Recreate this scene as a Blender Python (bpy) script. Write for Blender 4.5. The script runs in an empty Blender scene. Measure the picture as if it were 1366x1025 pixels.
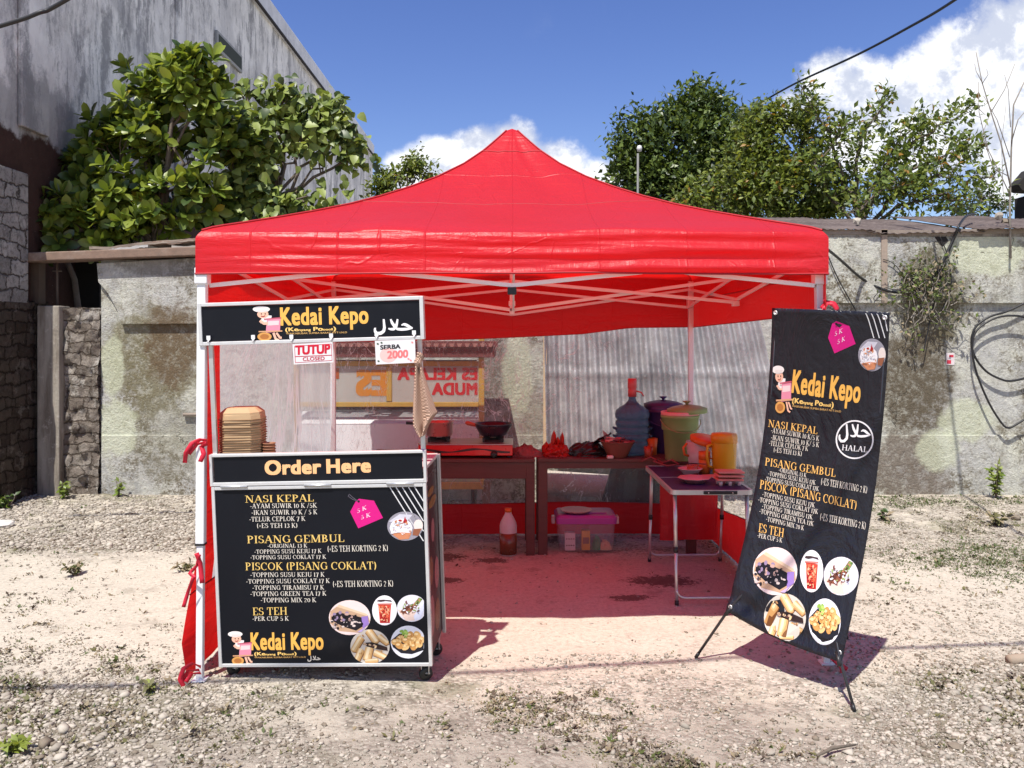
import bpy, math, random
import numpy as np
from mathutils import Vector, Matrix
random.seed(7); RNG = np.random.default_rng(7)
scene = bpy.context.scene
COL = scene.collection
R = math.radians
# ---------------------------------------------------------------- camera
FPX, CX, CY, CAMZ = 1118.0, 683.0, 452.0, 1.66      # focal length and optical axis of the photo, eye height
cam_d = bpy.data.cameras.new('camera'); cam = bpy.data.objects.new('camera', cam_d); COL.objects.link(cam)
cam.location = (0, 0, CAMZ); cam.rotation_euler = (R(90), 0, 0)
cam_d.sensor_width = 36; cam_d.lens = 36 * FPX / 1366; cam_d.shift_y = -60.5 / 1366
cam_d.clip_start = 0.05; cam_d.clip_end = 2000
scene.camera = cam
scene.view_settings.view_transform = 'Standard'; scene.view_settings.look = 'None'
scene.view_settings.exposure = 0.6; scene.view_settings.gamma = 1.0
scene.cycles.max_bounces = 10; scene.cycles.transparent_max_bounces = 16

def lin(c):
    c = c / 255.0
    return c / 12.92 if c <= 0.04045 else ((c + 0.055) / 1.055) ** 2.4
def C(r, g, b): return (lin(r), lin(g), lin(b), 1.0)
def W(px, py, Y): return Vector(((px - CX) * Y / FPX, Y, CAMZ - (py - CY) * Y / FPX))

# ---------------------------------------------------------------- node helper
class NT:
    def __init__(s, tree): s.t = tree; s.n = tree.nodes; s.l = tree.links
    def node(s, typ, **kw):
        nd = s.n.new(typ)
        for k, v in kw.items(): setattr(nd, k, v)
        return nd
    def put(s, sock, v):
        if v is None: return
        if isinstance(v, bpy.types.NodeSocket): s.l.new(v, sock)
        else: sock.default_value = v
    def math(s, op, a, b=None, c=None, clamp=False):
        nd = s.node('ShaderNodeMath', operation=op, use_clamp=clamp)
        for i, v in enumerate((a, b, c)): s.put(nd.inputs[i], v)
        return nd.outputs[0]
    def vmath(s, op, a, b=None):
        nd = s.node('ShaderNodeVectorMath', operation=op)
        s.put(nd.inputs[0], a); s.put(nd.inputs[1], b)
        return nd.outputs['Value' if op in ('DISTANCE', 'LENGTH', 'DOT_PRODUCT') else 'Vector']
    def coord(s, kind='Object'): return s.node('ShaderNodeTexCoord').outputs[kind]
    def pos(s): return s.node('ShaderNodeNewGeometry').outputs['Position']
    def sep(s, v):
        nd = s.node('ShaderNodeSeparateXYZ'); s.put(nd.inputs[0], v); return nd.outputs
    def comb(s, x, y, z):
        nd = s.node('ShaderNodeCombineXYZ')
        for i, v in enumerate((x, y, z)): s.put(nd.inputs[i], v)
        return nd.outputs[0]
    def scale(s, v, k): return s.vmath('MULTIPLY', v, k)
    def noise(s, v, sc=5, det=4, rough=.55, dist=0.0, col=False):
        nd = s.node('ShaderNodeTexNoise'); s.put(nd.inputs['Vector'], v)
        nd.inputs['Scale'].default_value = sc; nd.inputs['Detail'].default_value = det
        nd.inputs['Roughness'].default_value = rough; nd.inputs['Distortion'].default_value = dist
        return nd.outputs['Color' if col else 'Fac']
    def voro(s, v, sc=5, feat='F1', out='Distance', rnd=1.0):
        nd = s.node('ShaderNodeTexVoronoi', feature=feat); s.put(nd.inputs['Vector'], v)
        nd.inputs['Scale'].default_value = sc; nd.inputs['Randomness'].default_value = rnd
        return nd.outputs[out]
    def ramp(s, f, stops, interp='LINEAR'):
        nd = s.node('ShaderNodeValToRGB'); nd.color_ramp.interpolation = interp
        e = nd.color_ramp.elements
        while len(e) < len(stops): e.new(0.5)
        for el, (p, c) in zip(e, stops):
            el.position = p; el.color = (c, c, c, 1) if isinstance(c, (int, float)) else c
        s.put(nd.inputs[0], f); return nd.outputs[0]
    def sstep(s, f, a, b):
        nd = s.node('ShaderNodeMapRange', interpolation_type='SMOOTHSTEP')
        s.put(nd.inputs[0], f); nd.inputs[1].default_value = a; nd.inputs[2].default_value = b
        return nd.outputs[0]
    def mix(s, f, a, b, mode='MIX'):
        nd = s.node('ShaderNodeMix', data_type='RGBA', blend_type=mode)
        s.put(nd.inputs[0], f); s.put(nd.inputs[6], a); s.put(nd.inputs[7], b)
        return nd.outputs[2]
    def bump(s, h, st=.5, d=.01, nrm=None):
        nd = s.node('ShaderNodeBump'); s.put(nd.inputs['Height'], h)
        nd.inputs['Strength'].default_value = st; nd.inputs['Distance'].default_value = d
        s.put(nd.inputs['Normal'], nrm); return nd.outputs[0]
    def blob(s, p, c, r, n=None, amp=.5):
        # soft irregular spot of radius r (metres) round point c, edge broken by noise n
        d = s.vmath('LENGTH', s.vmath('DIVIDE', s.vmath('SUBTRACT', p, c), r))
        if n is not None: d = s.math('ADD', d, s.math('MULTIPLY', s.math('SUBTRACT', n, .5), amp * 2))
        return s.sstep(d, 1.1, .75)

def newmat(name):
    m = bpy.data.materials.new(name); m.use_nodes = True
    n = NT(m.node_tree); b = m.node_tree.nodes['Principled BSDF']
    return m, n, b
def simple(name, col, rough=.5, metal=0.0, var=.12, nscale=18, bump=0.0, bscale=60, spec=.5, coat=0.0, trans=0.0, alpha=None, dirt=None):
    """painted / plastic / metal surface with slight natural variation"""
    m, n, b = newmat(name)
    p = n.coord('Object')
    f = n.noise(p, nscale, 5)
    lo = tuple(c * (1 - var) for c in col[:3]) + (1,); hi = tuple(min(1, c * (1 + var)) for c in col[:3]) + (1,)
    c = n.mix(f, lo, hi)
    if dirt: c = n.mix(n.math('MULTIPLY', n.sstep(n.noise(p, nscale * .35, 8, .7), .52, .75), dirt[1]), c, dirt[0])
    n.put(b.inputs['Base Color'], c)
    n.put(b.inputs['Roughness'], n.math('ADD', n.math('MULTIPLY', f, .2), max(0.02, rough - .1)))
    b.inputs['Metallic'].default_value = metal; b.inputs['Specular IOR Level'].default_value = spec
    b.inputs['Coat Weight'].default_value = coat
    if bump: n.put(b.inputs['Normal'], n.bump(n.noise(p, bscale, 5), bump, .01))
    if trans:
        tr = n.node('ShaderNodeBsdfTranslucent'); n.put(tr.inputs[0], c)
        mx = n.node('ShaderNodeMixShader'); mx.inputs[0].default_value = trans
        n.l.new(b.outputs[0], mx.inputs[1]); n.l.new(tr.outputs[0], mx.inputs[2])
        n.l.new(mx.outputs[0], n.n['Material Output'].inputs[0])
    if alpha is not None:
        tp = n.node('ShaderNodeBsdfTransparent'); tp.inputs[0].default_value = (1, 1, 1, 1)
        src = n.n['Material Output'].inputs[0].links[0].from_socket
        mx = n.node('ShaderNodeMixShader'); mx.inputs[0].default_value = alpha
        n.l.new(tp.outputs[0], mx.inputs[1]); n.l.new(src, mx.inputs[2])
        n.l.new(mx.outputs[0], n.n['Material Output'].inputs[0])
    return m

# ---------------------------------------------------------------- sky, clouds, sun
TRAVEL = Vector((0.215, 0.49, -1.0)).normalized()       # the way sunlight travels
world = bpy.data.worlds.new('World'); scene.world = world; world.use_nodes = True
n = NT(world.node_tree); bg = world.node_tree.nodes['Background']
sky = n.node('ShaderNodeTexSky', sky_type='NISHITA'); sky.sun_disc = False
sky.sun_elevation = math.asin(-TRAVEL.z); sky.sun_rotation = math.atan2(-TRAVEL.x, -TRAVEL.y)
sky.air_density = 1.0; sky.dust_density = 0.2; sky.ozone_density = 2.0
hs = n.node('ShaderNodeHueSaturation'); hs.inputs['Hue'].default_value = 0.522; hs.inputs['Saturation'].default_value = 1.22; hs.inputs['Value'].default_value = .86
n.l.new(sky.outputs[0], hs.inputs['Color'])
d = n.coord('Generated'); dx, dy, dz = n.sep(d)
yy = n.math('ADD', n.math('ABSOLUTE', dy), .05)
uv = n.comb(n.math('DIVIDE', dx, yy), n.math('DIVIDE', dz, yy), n.math('MULTIPLY', dy, .3))
def skypt(px, py): return ((px - CX) / FPX / 1.05, (CY - py) / FPX / 1.05, .28)
dens = None
wob = n.math('ADD', n.math('MULTIPLY', n.noise(uv, 6.5, 9, .66), .75), n.math('MULTIPLY', n.noise(uv, 26, 6, .6), .25))
for px, py, r in ((545, 240, 46), (600, 222, 50), (640, 205, 46), (685, 196, 42), (740, 225, 50), (800, 240, 34), (842, 215, 26), (1060, 150, 42),
                  (1105, 118, 55), (1165, 130, 66), (1230, 118, 70), (1290, 92, 78), (1360, 62, 88), (1440, 30, 110), (1240, 190, 80), (1350, 180, 90), (1140, 190, 62), (1010, 185, 24), (1330, 240, 50), (-500, 150, 300), (2100, 200, 330)):
    c = skypt(px, py); rr = r / FPX
    dd = n.math('SUBTRACT', 1.0, n.math('DIVIDE', n.vmath('LENGTH', n.vmath('MULTIPLY', n.vmath('SUBTRACT', uv, c), (1, 1.12, 0))), rr))
    dens = dd if dens is None else n.math('SMOOTH_MAX', dens, dd, .25)
den2 = n.math('ADD', dens, n.math('MULTIPLY', n.math('SUBTRACT', wob, .5), 1.5))
# cloud added beyond the frame, right of and behind the viewer, to brighten shaded sides
fill_cloud = n.math('MAXIMUM', n.sstep(dx, .56, .78), n.math('MULTIPLY', n.sstep(dy, -.05, -.35), .8))
den2 = n.math('ADD', n.math('MAXIMUM', den2, -.75), n.math('MULTIPLY', fill_cloud, .95))
cover = n.math('MULTIPLY', n.sstep(den2, -.02, .42), .97)
body = n.noise(n.vmath('ADD', uv, (0.02, 0.05, 0)), 9, 6, .6)
under = n.sstep(n.math('ADD', den2, n.math('MULTIPLY', body, -1.1)), .1, -.75)
b2 = n.noise(n.vmath('ADD', uv, (-.012, .03, 0)), 6.5, 9, .66); lit = n.math('ADD', n.math('MULTIPLY', n.math('SUBTRACT', wob, b2), 2.2), n.math('ADD', body, n.math('MULTIPLY', den2, .10)))
ccol = n.mix(n.sstep(lit, .38, .72), (4.0, 4.3, 5.1, 1), (6.9, 6.95, 7.1, 1))
thin = n.noise(uv, 3.2, 7, .65, .4)
wisp = n.math('MULTIPLY', n.sstep(thin, .62, .85), .12)
skyc = n.mix(n.math('MAXIMUM', cover, wisp), hs.outputs[0], ccol)
n.put(bg.inputs['Color'], skyc); bg.inputs['Strength'].default_value = 0.115

sun_d = bpy.data.lights.new('sun', 'SUN'); sun_d.energy = 4.6; sun_d.angle = R(.53); sun_d.color = (1.0, .955, .88)
sun = bpy.data.objects.new('sun', sun_d); COL.objects.link(sun); sun.location = (-4, -9, 20)
sun.rotation_euler = TRAVEL.to_track_quat('-Z', 'Y').to_euler()

# ---------------------------------------------------------------- mesh builder
def tag(o, label=None, cat=None, group=None, kind=None):
    if label: o['label'] = label
    if cat: o['category'] = cat
    if group: o['group'] = group
    if kind: o['kind'] = kind
    return o
def empty(name, loc, label, cat, group=None, rot=None):
    o = bpy.data.objects.new(name, None); COL.objects.link(o); o.empty_display_size = .1
    o.location = loc
    if rot: o.rotation_euler = rot
    return tag(o, label, cat, group)
def wmat(o):
    m = o.matrix_basis.copy()
    while o.parent: o = o.parent; m = o.matrix_basis @ m
    return m
class MB:
    def __init__(s): s.v = []; s.f = []; s.m = []; s.sm = []
    def add(s, vs, fs, mi=0, smooth=False):
        o = len(s.v); s.v += [tuple(v) for v in vs]
        for f in fs: s.f.append(tuple(i + o for i in f)); s.m.append(mi); s.sm.append(smooth)
        return s
    def box(s, x0, x1, y0, y1, z0, z1, mi=0, M=None):
        vs = [Vector((x, y, z)) for z in (z0, z1) for y in (y0, y1) for x in (x0, x1)]
        if M is not None: vs = [M @ v for v in vs]
        return s.add(vs, [(0, 2, 3, 1), (4, 5, 7, 6), (0, 1, 5, 4), (2, 6, 7, 3), (0, 4, 6, 2), (1, 3, 7, 5)], mi)
    def bar(s, a, b, w, h=None, mi=0, up=(0, 0, 1)):
        a = Vector(a); b = Vector(b); d = b - a; L = d.length; d /= L; h = h or w
        u = Vector(up)
        if abs(d.dot(u)) > .98: u = Vector((0, 1, 0))
        x = d.cross(u).normalized(); y = x.cross(d).normalized()
        M = Matrix((x, d, y)).transposed().to_4x4(); M.translation = a
        return s.box(-w / 2, w / 2, 0, L, -h / 2, h / 2, mi, M)
    def tube(s, pts, r, k=8, mi=0, cap=True):
        pts = [Vector(p) for p in pts]; N = len(pts)
        rs = r if isinstance(r, (list, tuple)) else [r] * N
        vs = []; nrm = None
        for i, p in enumerate(pts):
            d = (pts[min(i + 1, N - 1)] - pts[max(i - 1, 0)]).normalized()
            if nrm is None:
                nrm = d.orthogonal().normalized()
            nrm = (nrm - d * nrm.dot(d))
            nrm = nrm.normalized() if nrm.length > 1e-6 else d.orthogonal().normalized()
            bn = d.cross(nrm)
            for j in range(k):
                a = 2 * math.pi * j / k
                vs.append(p + (nrm * math.cos(a) + bn * math.sin(a)) * rs[i])
        fs = [(i * k + j, i * k + (j + 1) % k, (i + 1) * k + (j + 1) % k, (i + 1) * k + j) for i in range(N - 1) for j in range(k)]
        if cap: fs += [tuple(range(k - 1, -1, -1)), tuple(range((N - 1) * k, N * k))]
        return s.add(vs, fs, mi, True)
    def lathe(s, prof, c=(0, 0, 0), k=28, mi=0, M=None, sx=1.0, sy=1.0):
        c = Vector(c); vs = []; fs = []
        for r, z in prof:
            for j in range(k):
                a = 2 * math.pi * j / k
                v = Vector((r * math.cos(a) * sx, r * math.sin(a) * sy, z))
                if M is not None: v = M @ v
                vs.append(v + c)
        N = len(prof)
        fs = [(i * k + j, i * k + (j + 1) % k, (i + 1) * k + (j + 1) % k, (i + 1) * k + j) for i in range(N - 1) for j in range(k)]
        if prof[0][0] > 1e-4: fs.append(tuple(range(k - 1, -1, -1)))
        if prof[-1][0] > 1e-4 and False: fs.append(tuple(range((N - 1) * k, N * k)))
        return s.add(vs, fs, mi, True)
    def grid(s, fn, nu, nv, mi=0, smooth=True, close_u=False, mf=None):
        vs = [fn(i / nu, j / nv) for j in range(nv + 1) for i in range(nu + 1)]
        o = len(s.v); s.v += [tuple(v) for v in vs]
        for j in range(nv):
            for i in range(nu):
                a = o + j * (nu + 1) + i
                s.f.append((a, a + 1, a + nu + 2, a + nu + 1)); s.m.append(mf((i + .5) / nu, (j + .5) / nv) if mf else mi); s.sm.append(smooth)
        return s
    def prism(s, poly, y0, y1, mi=0, M=None):
        """polygon in x,z pushed from y0 to y1"""
        k = len(poly)
        vs = [Vector((x, y, z)) for y in (y0, y1) for x, z in poly]
        if M is not None: vs = [M @ v for v in vs]
        fs = [tuple(range(k)), tuple(range(2 * k - 1, k - 1, -1))] + [(i, i + k, (i + 1) % k + k, (i + 1) % k) for i in range(k)]
        return s.add(vs, fs, mi)
    def build(s, name, mats, parent=None, local=True, bevel=0, solid=0, seg=2, recalc=True):
        """local=False: the points are world points and are brought into the parent's frame"""
        me = bpy.data.meshes.new(name)
        vs = s.v
        if parent is not None and not local:
            Mi = wmat(parent).inverted(); vs = [Mi @ Vector(v) for v in vs]
        me.from_pydata([tuple(v) for v in vs], [], s.f)
        for m in (mats if isinstance(mats, (list, tuple)) else [mats]): me.materials.append(m)
        me.polygons.foreach_set('material_index', s.m); me.polygons.foreach_set('use_smooth', s.sm)
        me.update()
        o = bpy.data.objects.new(name, me); COL.objects.link(o)
        if parent is not None: o.parent = parent
        if solid:
            md = o.modifiers.new('thickness', 'SOLIDIFY'); md.thickness = solid; md.offset = 0
        if bevel:
            md = o.modifiers.new('bevel', 'BEVEL'); md.width = bevel; md.segments = seg; md.limit_method = 'ANGLE'; md.angle_limit = R(40)
            md.harden_normals = False
        return o
def rebase(o, p):
    """put a top-level mesh's origin at point p"""
    p = Vector(p); me = o.data; me.transform(Matrix.Translation(-p)); o.location = p; return o
def npmesh(name, V, Fq, mats, mi=None, smooth=False, k=4, parent=None):
    me = bpy.data.meshes.new(name); V = np.asarray(V, np.float32); Fq = np.asarray(Fq, np.int32)
    me.vertices.add(len(V)); me.vertices.foreach_set('co', V.ravel())
    me.loops.add(Fq.size); me.loops.foreach_set('vertex_index', Fq.ravel())
    me.polygons.add(len(Fq)); me.polygons.foreach_set('loop_start', np.arange(0, Fq.size, k, dtype=np.int32))
    for m in (mats if isinstance(mats, (list, tuple)) else [mats]): me.materials.append(m)
    if mi is not None: me.polygons.foreach_set('material_index', np.asarray(mi, np.int32))
    if smooth: me.polygons.foreach_set('use_smooth', np.ones(len(Fq), bool))
    me.update(calc_edges=True); me.validate()
    o = bpy.data.objects.new(name, me); COL.objects.link(o)
    if parent is not None: o.parent = parent
    return o
_H = RNG.random((64, 64, 64))
def vnoise(p):
    p = np.asarray(p, float); i = np.floor(p).astype(int); f = p - i; f = f * f * (3 - 2 * f); out = 0
    for a in (0, 1):
        for b in (0, 1):
            for c in (0, 1):
                w = (f[..., 0] if a else 1 - f[..., 0]) * (f[..., 1] if b else 1 - f[..., 1]) * (f[..., 2] if c else 1 - f[..., 2])
                out = out + w * _H[(i[..., 0] + a) % 64, (i[..., 1] + b) % 64, (i[..., 2] + c) % 64]
    return out
def fbm(p, o=4):
    p = np.asarray(p, float); s = 0; a = .5; t = 0
    for k in range(o): s = s + a * vnoise(p * 2 ** k + 17.3 * k); t += a; a *= .5
    return s / t
def n1(x, y=0.0, z=0.0): return float(fbm(np.array([x, y, z]), 3)) - .5
def sm(x, a, b):
    t = np.clip((x - a) / (b - a), 0, 1); return t * t * (3 - 2 * t)
# ================================================================ GROUND
def gh(x, y):
    x = np.asarray(x, float); y = np.asarray(y, float)
    p = np.stack([x * .9, y * .9, 0 * x + 3.1], -1)
    h = .035 * (fbm(p, 3) - .5) + .016 * (fbm(p * 9 + 5, 3) - .5)
    return h + .05 * sm(y, 7.2, 8.6) * (np.abs(x) > 1.6)
xs = np.concatenate([[-300, -120, -60, -30, -18, -12], np.arange(-9, 9.01, .045), [12, 18, 30, 60, 120, 300]])
ys = np.concatenate([[-60, -20, -8, -3, 0, 1.5], np.arange(2.4, 9.0, .045), [9.5, 10.5, 12, 15, 20, 30, 60, 150, 600]])
XX, YY = np.meshgrid(xs, ys)
V = np.stack([XX, YY, gh(XX, YY)], -1).reshape(-1, 3)
nx, ny = len(xs), len(ys)
a = (np.arange(ny - 1)[:, None] * nx + np.arange(nx - 1)[None]).reshape(-1)
Fq = np.stack([a, a + 1, a + nx + 1, a + nx], -1)
m, n, b = newmat('pale_gravelly_soil')
p = n.pos(); px_, py_, pz_ = n.sep(p)
n_big = n.noise(p, .8, 6, .6); n_med = n.noise(p, 4.5, 7, .65); n_fin = n.noise(p, 38, 6, .7); n_grn = n.noise(p, 160, 3, .6)
sand = n.mix(n_med, (.455, .402, .322, 1), (.625, .57, .472, 1))
sand = n.mix(n.math('MULTIPLY', n.sstep(n_fin, .42, .75), .55), sand, (.25, .205, .155, 1))
sand = n.mix(n.math('MULTIPLY', n.sstep(n_grn, .54, .7), .5), sand, (.62, .56, .48, 1))
grav = n.mix(n.ramp(n.voro(p, 46, out='Color'), [(0, 0.0), (1, 1.0)]), (.12, .098, .072, 1), (.60, .54, .46, 1))
grav = n.mix(n.sstep(n.voro(p, 46), .55, .85), grav, (.12, .098, .075, 1))
# packed sandy track crossing the lot; looser gravel in front of it, behind it and to the right
wv = n.math('ADD', py_, n.math('MULTIPLY', n.math('SUBTRACT', n_big, .5), 2.0))
track = n.math('MULTIPLY', n.sstep(wv, 3.85, 4.5), n.sstep(wv, 6.7, 6.1))
gm = n.math('MULTIPLY', n.math('SUBTRACT', 1.0, n.math('MULTIPLY', track, .85)), n.sstep(n_med, .38, .56))
gm = n.math('MULTIPLY', gm, .8)
c = n.mix(gm, sand, grav)
dirt = n.sstep(n.noise(p, 2.6, 8, .72), .565, .66)
dirt = n.math('MULTIPLY', dirt, n.math('SUBTRACT', 1.0, n.math('MULTIPLY', track, .55)))
c = n.mix(n.math('MULTIPLY', dirt, .72), c, (.105, .088, .062, 1))
moss = n.math('MULTIPLY', n.sstep(n.noise(p, 1.7, 8, .7), .52, .66), n.math('SUBTRACT', 1.0, track))
c = n.mix(n.math('MULTIPLY', moss, .55), c, (.135, .135, .065, 1))
grey = n.sstep(wv, 4.05, 3.35)
c = n.mix(n.math('MULTIPLY', grey, .55), c, n.mix(n_fin, (.13, .11, .088, 1), (.34, .30, .255, 1)))
spk = n.math('MULTIPLY', n.sstep(n.noise(p, 55, 4, .75), .60, .68), n.sstep(n.noise(p, 3.2, 7, .7), .44, .60))
c = n.mix(n.math('MULTIPLY', spk, .75), c, (.085, .068, .048, 1))
for x0, y0, rx_, ry_ in ((-2.4, 3.5, 1.0, .62), (2.6, 3.6, 1.0, .6)):
    c = n.mix(n.math('MULTIPLY', n.blob(p, (x0, y0, 0), (rx_, ry_, 1), n.noise(p, 2.5, 7, .7), .8), .6), c, n.mix(n_fin, (.09, .078, .045, 1), (.22, .19, .125, 1)))
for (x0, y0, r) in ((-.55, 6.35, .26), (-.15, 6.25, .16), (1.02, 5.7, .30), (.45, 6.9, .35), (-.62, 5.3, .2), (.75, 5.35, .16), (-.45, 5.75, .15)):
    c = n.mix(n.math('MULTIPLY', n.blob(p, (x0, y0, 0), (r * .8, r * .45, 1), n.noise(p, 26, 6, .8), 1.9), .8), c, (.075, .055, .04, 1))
n.put(b.inputs['Base Color'], c); b.inputs['Roughness'].default_value = .95; b.inputs['Specular IOR Level'].default_value = .15
h = n.math('ADD', n.math('MULTIPLY', n_fin, .6), n.math('MULTIPLY', n.math('SUBTRACT', 1.0, n.voro(p, 46)), n.math('MULTIPLY', gm, 1.2)))
h = n.math('ADD', h, n.math('MULTIPLY', n_grn, .25))
n.put(b.inputs['Normal'], n.bump(h, .75, .02))
MAT_GROUND = m
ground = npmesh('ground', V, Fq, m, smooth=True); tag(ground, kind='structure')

# ---- loose stones: one countless mass
def ico():
    t = (1 + 5 ** .5) / 2
    v = np.array([(-1, t, 0), (1, t, 0), (-1, -t, 0), (1, -t, 0), (0, -1, t), (0, 1, t), (0, -1, -t), (0, 1, -t), (t, 0, -1), (t, 0, 1), (-t, 0, -1), (-t, 0, 1)], float)
    f = np.array([(0, 11, 5), (0, 5, 1), (0, 1, 7), (0, 7, 10), (0, 10, 11), (1, 5, 9), (5, 11, 4), (11, 10, 2), (10, 7, 6), (7, 1, 8), (3, 9, 4), (3, 4, 2), (3, 2, 6), (3, 6, 8), (3, 8, 9), (4, 9, 5), (2, 4, 11), (6, 2, 10), (8, 6, 7), (9, 8, 1)])
    return v / np.linalg.norm(v[0]), f
IV, IF = ico()
def track_w(x, y):
    w = y + (fbm(np.stack([x * .8, y * .8, 0 * x], -1), 4) - .5) * 1.6
    return sm(w, 3.85, 4.5) * (1 - sm(w, 6.1, 6.7))
def stone_density(x, y):
    d = .9 * (1 - .93 * track_w(x, y))
    nz = fbm(np.stack([x * 1.6, y * 1.6, 0 * x + 9], -1), 4)
    d = d * sm(nz, .36, .6)
    d = d * np.where((np.abs(x) < 1.5) & (y > 4.4) & (y < 7.1), .05, 1)
    d = d + .25 * ((x > 1.7) & (y < 5.5)) * sm(nz, .4, .55)
    d = d + .5 * ((x < -1.6) & (y > 6.6) & (y < 8.6))
    d = d * np.where((y < 4.3) & (np.abs(x) < 1.35), .4, 1)
    d = d + 1.3 * near_gravel(x, y)
    return np.clip(d, .012, 1.6) / 1.6
def scatter(N, dens, y0, y1, pw=1.6):
    out = []
    while sum(len(o) for o in out) < N:
        y = y0 + (y1 - y0) * RNG.random(200000) ** pw; x = (RNG.random(200000) * 2 - 1) * (y * .66 + .35)
        k = RNG.random(200000) < dens(x, y)
        out.append(np.stack([x[k], y[k]], -1))
    return np.concatenate(out)[:N]
def near_gravel(x, y): return np.exp(-(((x + 2.35) / .95) ** 2 + ((y - 3.55) / .62) ** 2)) + .8 * np.exp(-(((x - 2.55) / .95) ** 2 + ((y - 3.75) / .75) ** 2))
P = scatter(80000, stone_density, 2.9, 8.58, 1.2); Ns = len(P)
size = .0032 + .0085 * RNG.random(Ns) ** 3.6 + .014 * (RNG.random(Ns) < .012) * RNG.random(Ns)
size *= 1 + .75 * near_gravel(P[:, 0], P[:, 1]) * RNG.random(Ns)
size *= np.where((P[:, 0] < -1.6) & (P[:, 1] > 6.5), 1.7, 1)
shape = IV[None] * (1 + .8 * (RNG.random((Ns, 12, 1)) - .5)) * np.stack([RNG.uniform(.8, 1.5, Ns), RNG.uniform(.7, 1.2, Ns), RNG.uniform(.4, .8, Ns)], -1)[:, None, :]
ang = RNG.random(Ns) * 6.283; ca, sa = np.cos(ang)[:, None], np.sin(ang)[:, None]
sx_ = shape[..., 0] * ca - shape[..., 1] * sa; sy_ = shape[..., 0] * sa + shape[..., 1] * ca
SV = np.stack([sx_, sy_, shape[..., 2]], -1) * size[:, None, None]
SV[..., 0] += P[:, None, 0]; SV[..., 1] += P[:, None, 1]; SV[..., 2] += (gh(P[:, 0], P[:, 1]) + size * .25)[:, None]
SF = (IF[None] + (np.arange(Ns) * 12)[:, None, None]).reshape(-1, 3)
stone_mats = [simple('pale_limestone', (.43, .385, .32, 1), .9, var=.25, nscale=30, spec=.2), simple('grey_limestone', (.31, .275, .225, 1), .9, var=.3, nscale=30, spec=.2),
              simple('brown_stone', (.20, .165, .125, 1), .9, var=.3, nscale=30, spec=.2)]
mi = np.repeat(RNG.choice(3, Ns, p=[.36, .42, .22]), 20)
tag(npmesh('gravel', SV.reshape(-1, 3), SF, stone_mats, mi, k=3), kind='stuff')

# ---- low weeds and dry leaf litter
def weed_density(x, y):
    nz = fbm(np.stack([x * 1.3, y * 1.3, 0 * x + 4], -1), 4)
    nz2 = fbm(np.stack([x * 5, y * 5, 0 * x + 8], -1), 3)
    d = (.10 + sm(nz, .44, .72)) * sm(nz2, .44, .64) * (1 - .88 * track_w(x, y))
    d = d * np.where((np.abs(x) < 1.5) & (y < 4.4), .45, 1)
    d = d * np.where((np.abs(x) < 1.62) & (y > 3.95) & (y < 7.2), .0, 1)
    d = d + .9 * np.exp(-(((x - 4.0) / .9) ** 2 + ((y - 6.3) / .55) ** 2)) * sm(nz, .38, .6) + .9 * np.exp(-(((x - 3.9) / 1.1) ** 2 + ((y - 8.25) / .14) ** 2))
    d = d + .75 * np.exp(-(((x + 2.5) / .9) ** 2 + ((y - 3.6) / .5) ** 2)) * sm(nz2, .42, .56) + .5 * np.exp(-(((x + 3.2) / 1.0) ** 2 + ((y - 6.9) / .4) ** 2)) * sm(nz, .42, .6)
    d = d + .6 * np.exp(-(((x - 2.9) / .8) ** 2 + ((y - 3.5) / .35) ** 2)) * sm(nz, .42, .6) * nz2
    return np.clip(d, .0012, 1)
P = scatter(17000, weed_density, 2.9, 8.55, 1.3); Nw = len(P)
nb = 5
az = RNG.random((Nw, nb)) * 6.283; L = RNG.uniform(.006, .020, (Nw, nb)) * (1 + 1.0 * (RNG.random((Nw, 1)) < .10)); el = RNG.uniform(.0, 1.0, (Nw, nb)); wd = L * RNG.uniform(.14, .34, (Nw, nb))
dirv = np.stack([np.cos(az) * np.cos(el), np.sin(az) * np.cos(el), np.sin(el)], -1)
side = np.stack([-np.sin(az), np.cos(az), 0 * az], -1)
base = np.stack([P[:, 0], P[:, 1], gh(P[:, 0], P[:, 1])], -1)[:, None, :] + RNG.normal(0, .012, (Nw, nb, 3)) * (1, 1, 0)
q = np.stack([base, base + dirv * (L * .5)[..., None] + side * wd[..., None], base + dirv * L[..., None], base + dirv * (L * .5)[..., None] - side * wd[..., None]], 2)
WV = q.reshape(-1, 3); WF = np.arange(len(WV)).reshape(-1, 4)
weed_mats = [simple('weed_green', (.085, .115, .030, 1), .6, trans=.25, var=.3), simple('weed_olive', (.14, .135, .05, 1), .7, trans=.2, var=.3), simple('weed_dry', (.22, .175, .105, 1), .8, var=.3), simple('leaf_litter', (.075, .055, .035, 1), .8, var=.3)]
wm = np.repeat(RNG.choice(4, Nw, p=[.10, .24, .26, .40]), nb)
fresh = (P[:, 1] > 8.0) | ((P[:, 0] > 2.6) & (P[:, 1] > 5.6) & (P[:, 1] < 7))
wm = np.where(np.repeat(fresh, nb) & (RNG.random(len(wm)) < .7), 0, wm)
tag(npmesh('weeds', WV, WF, weed_mats, wm), kind='stuff')

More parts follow.
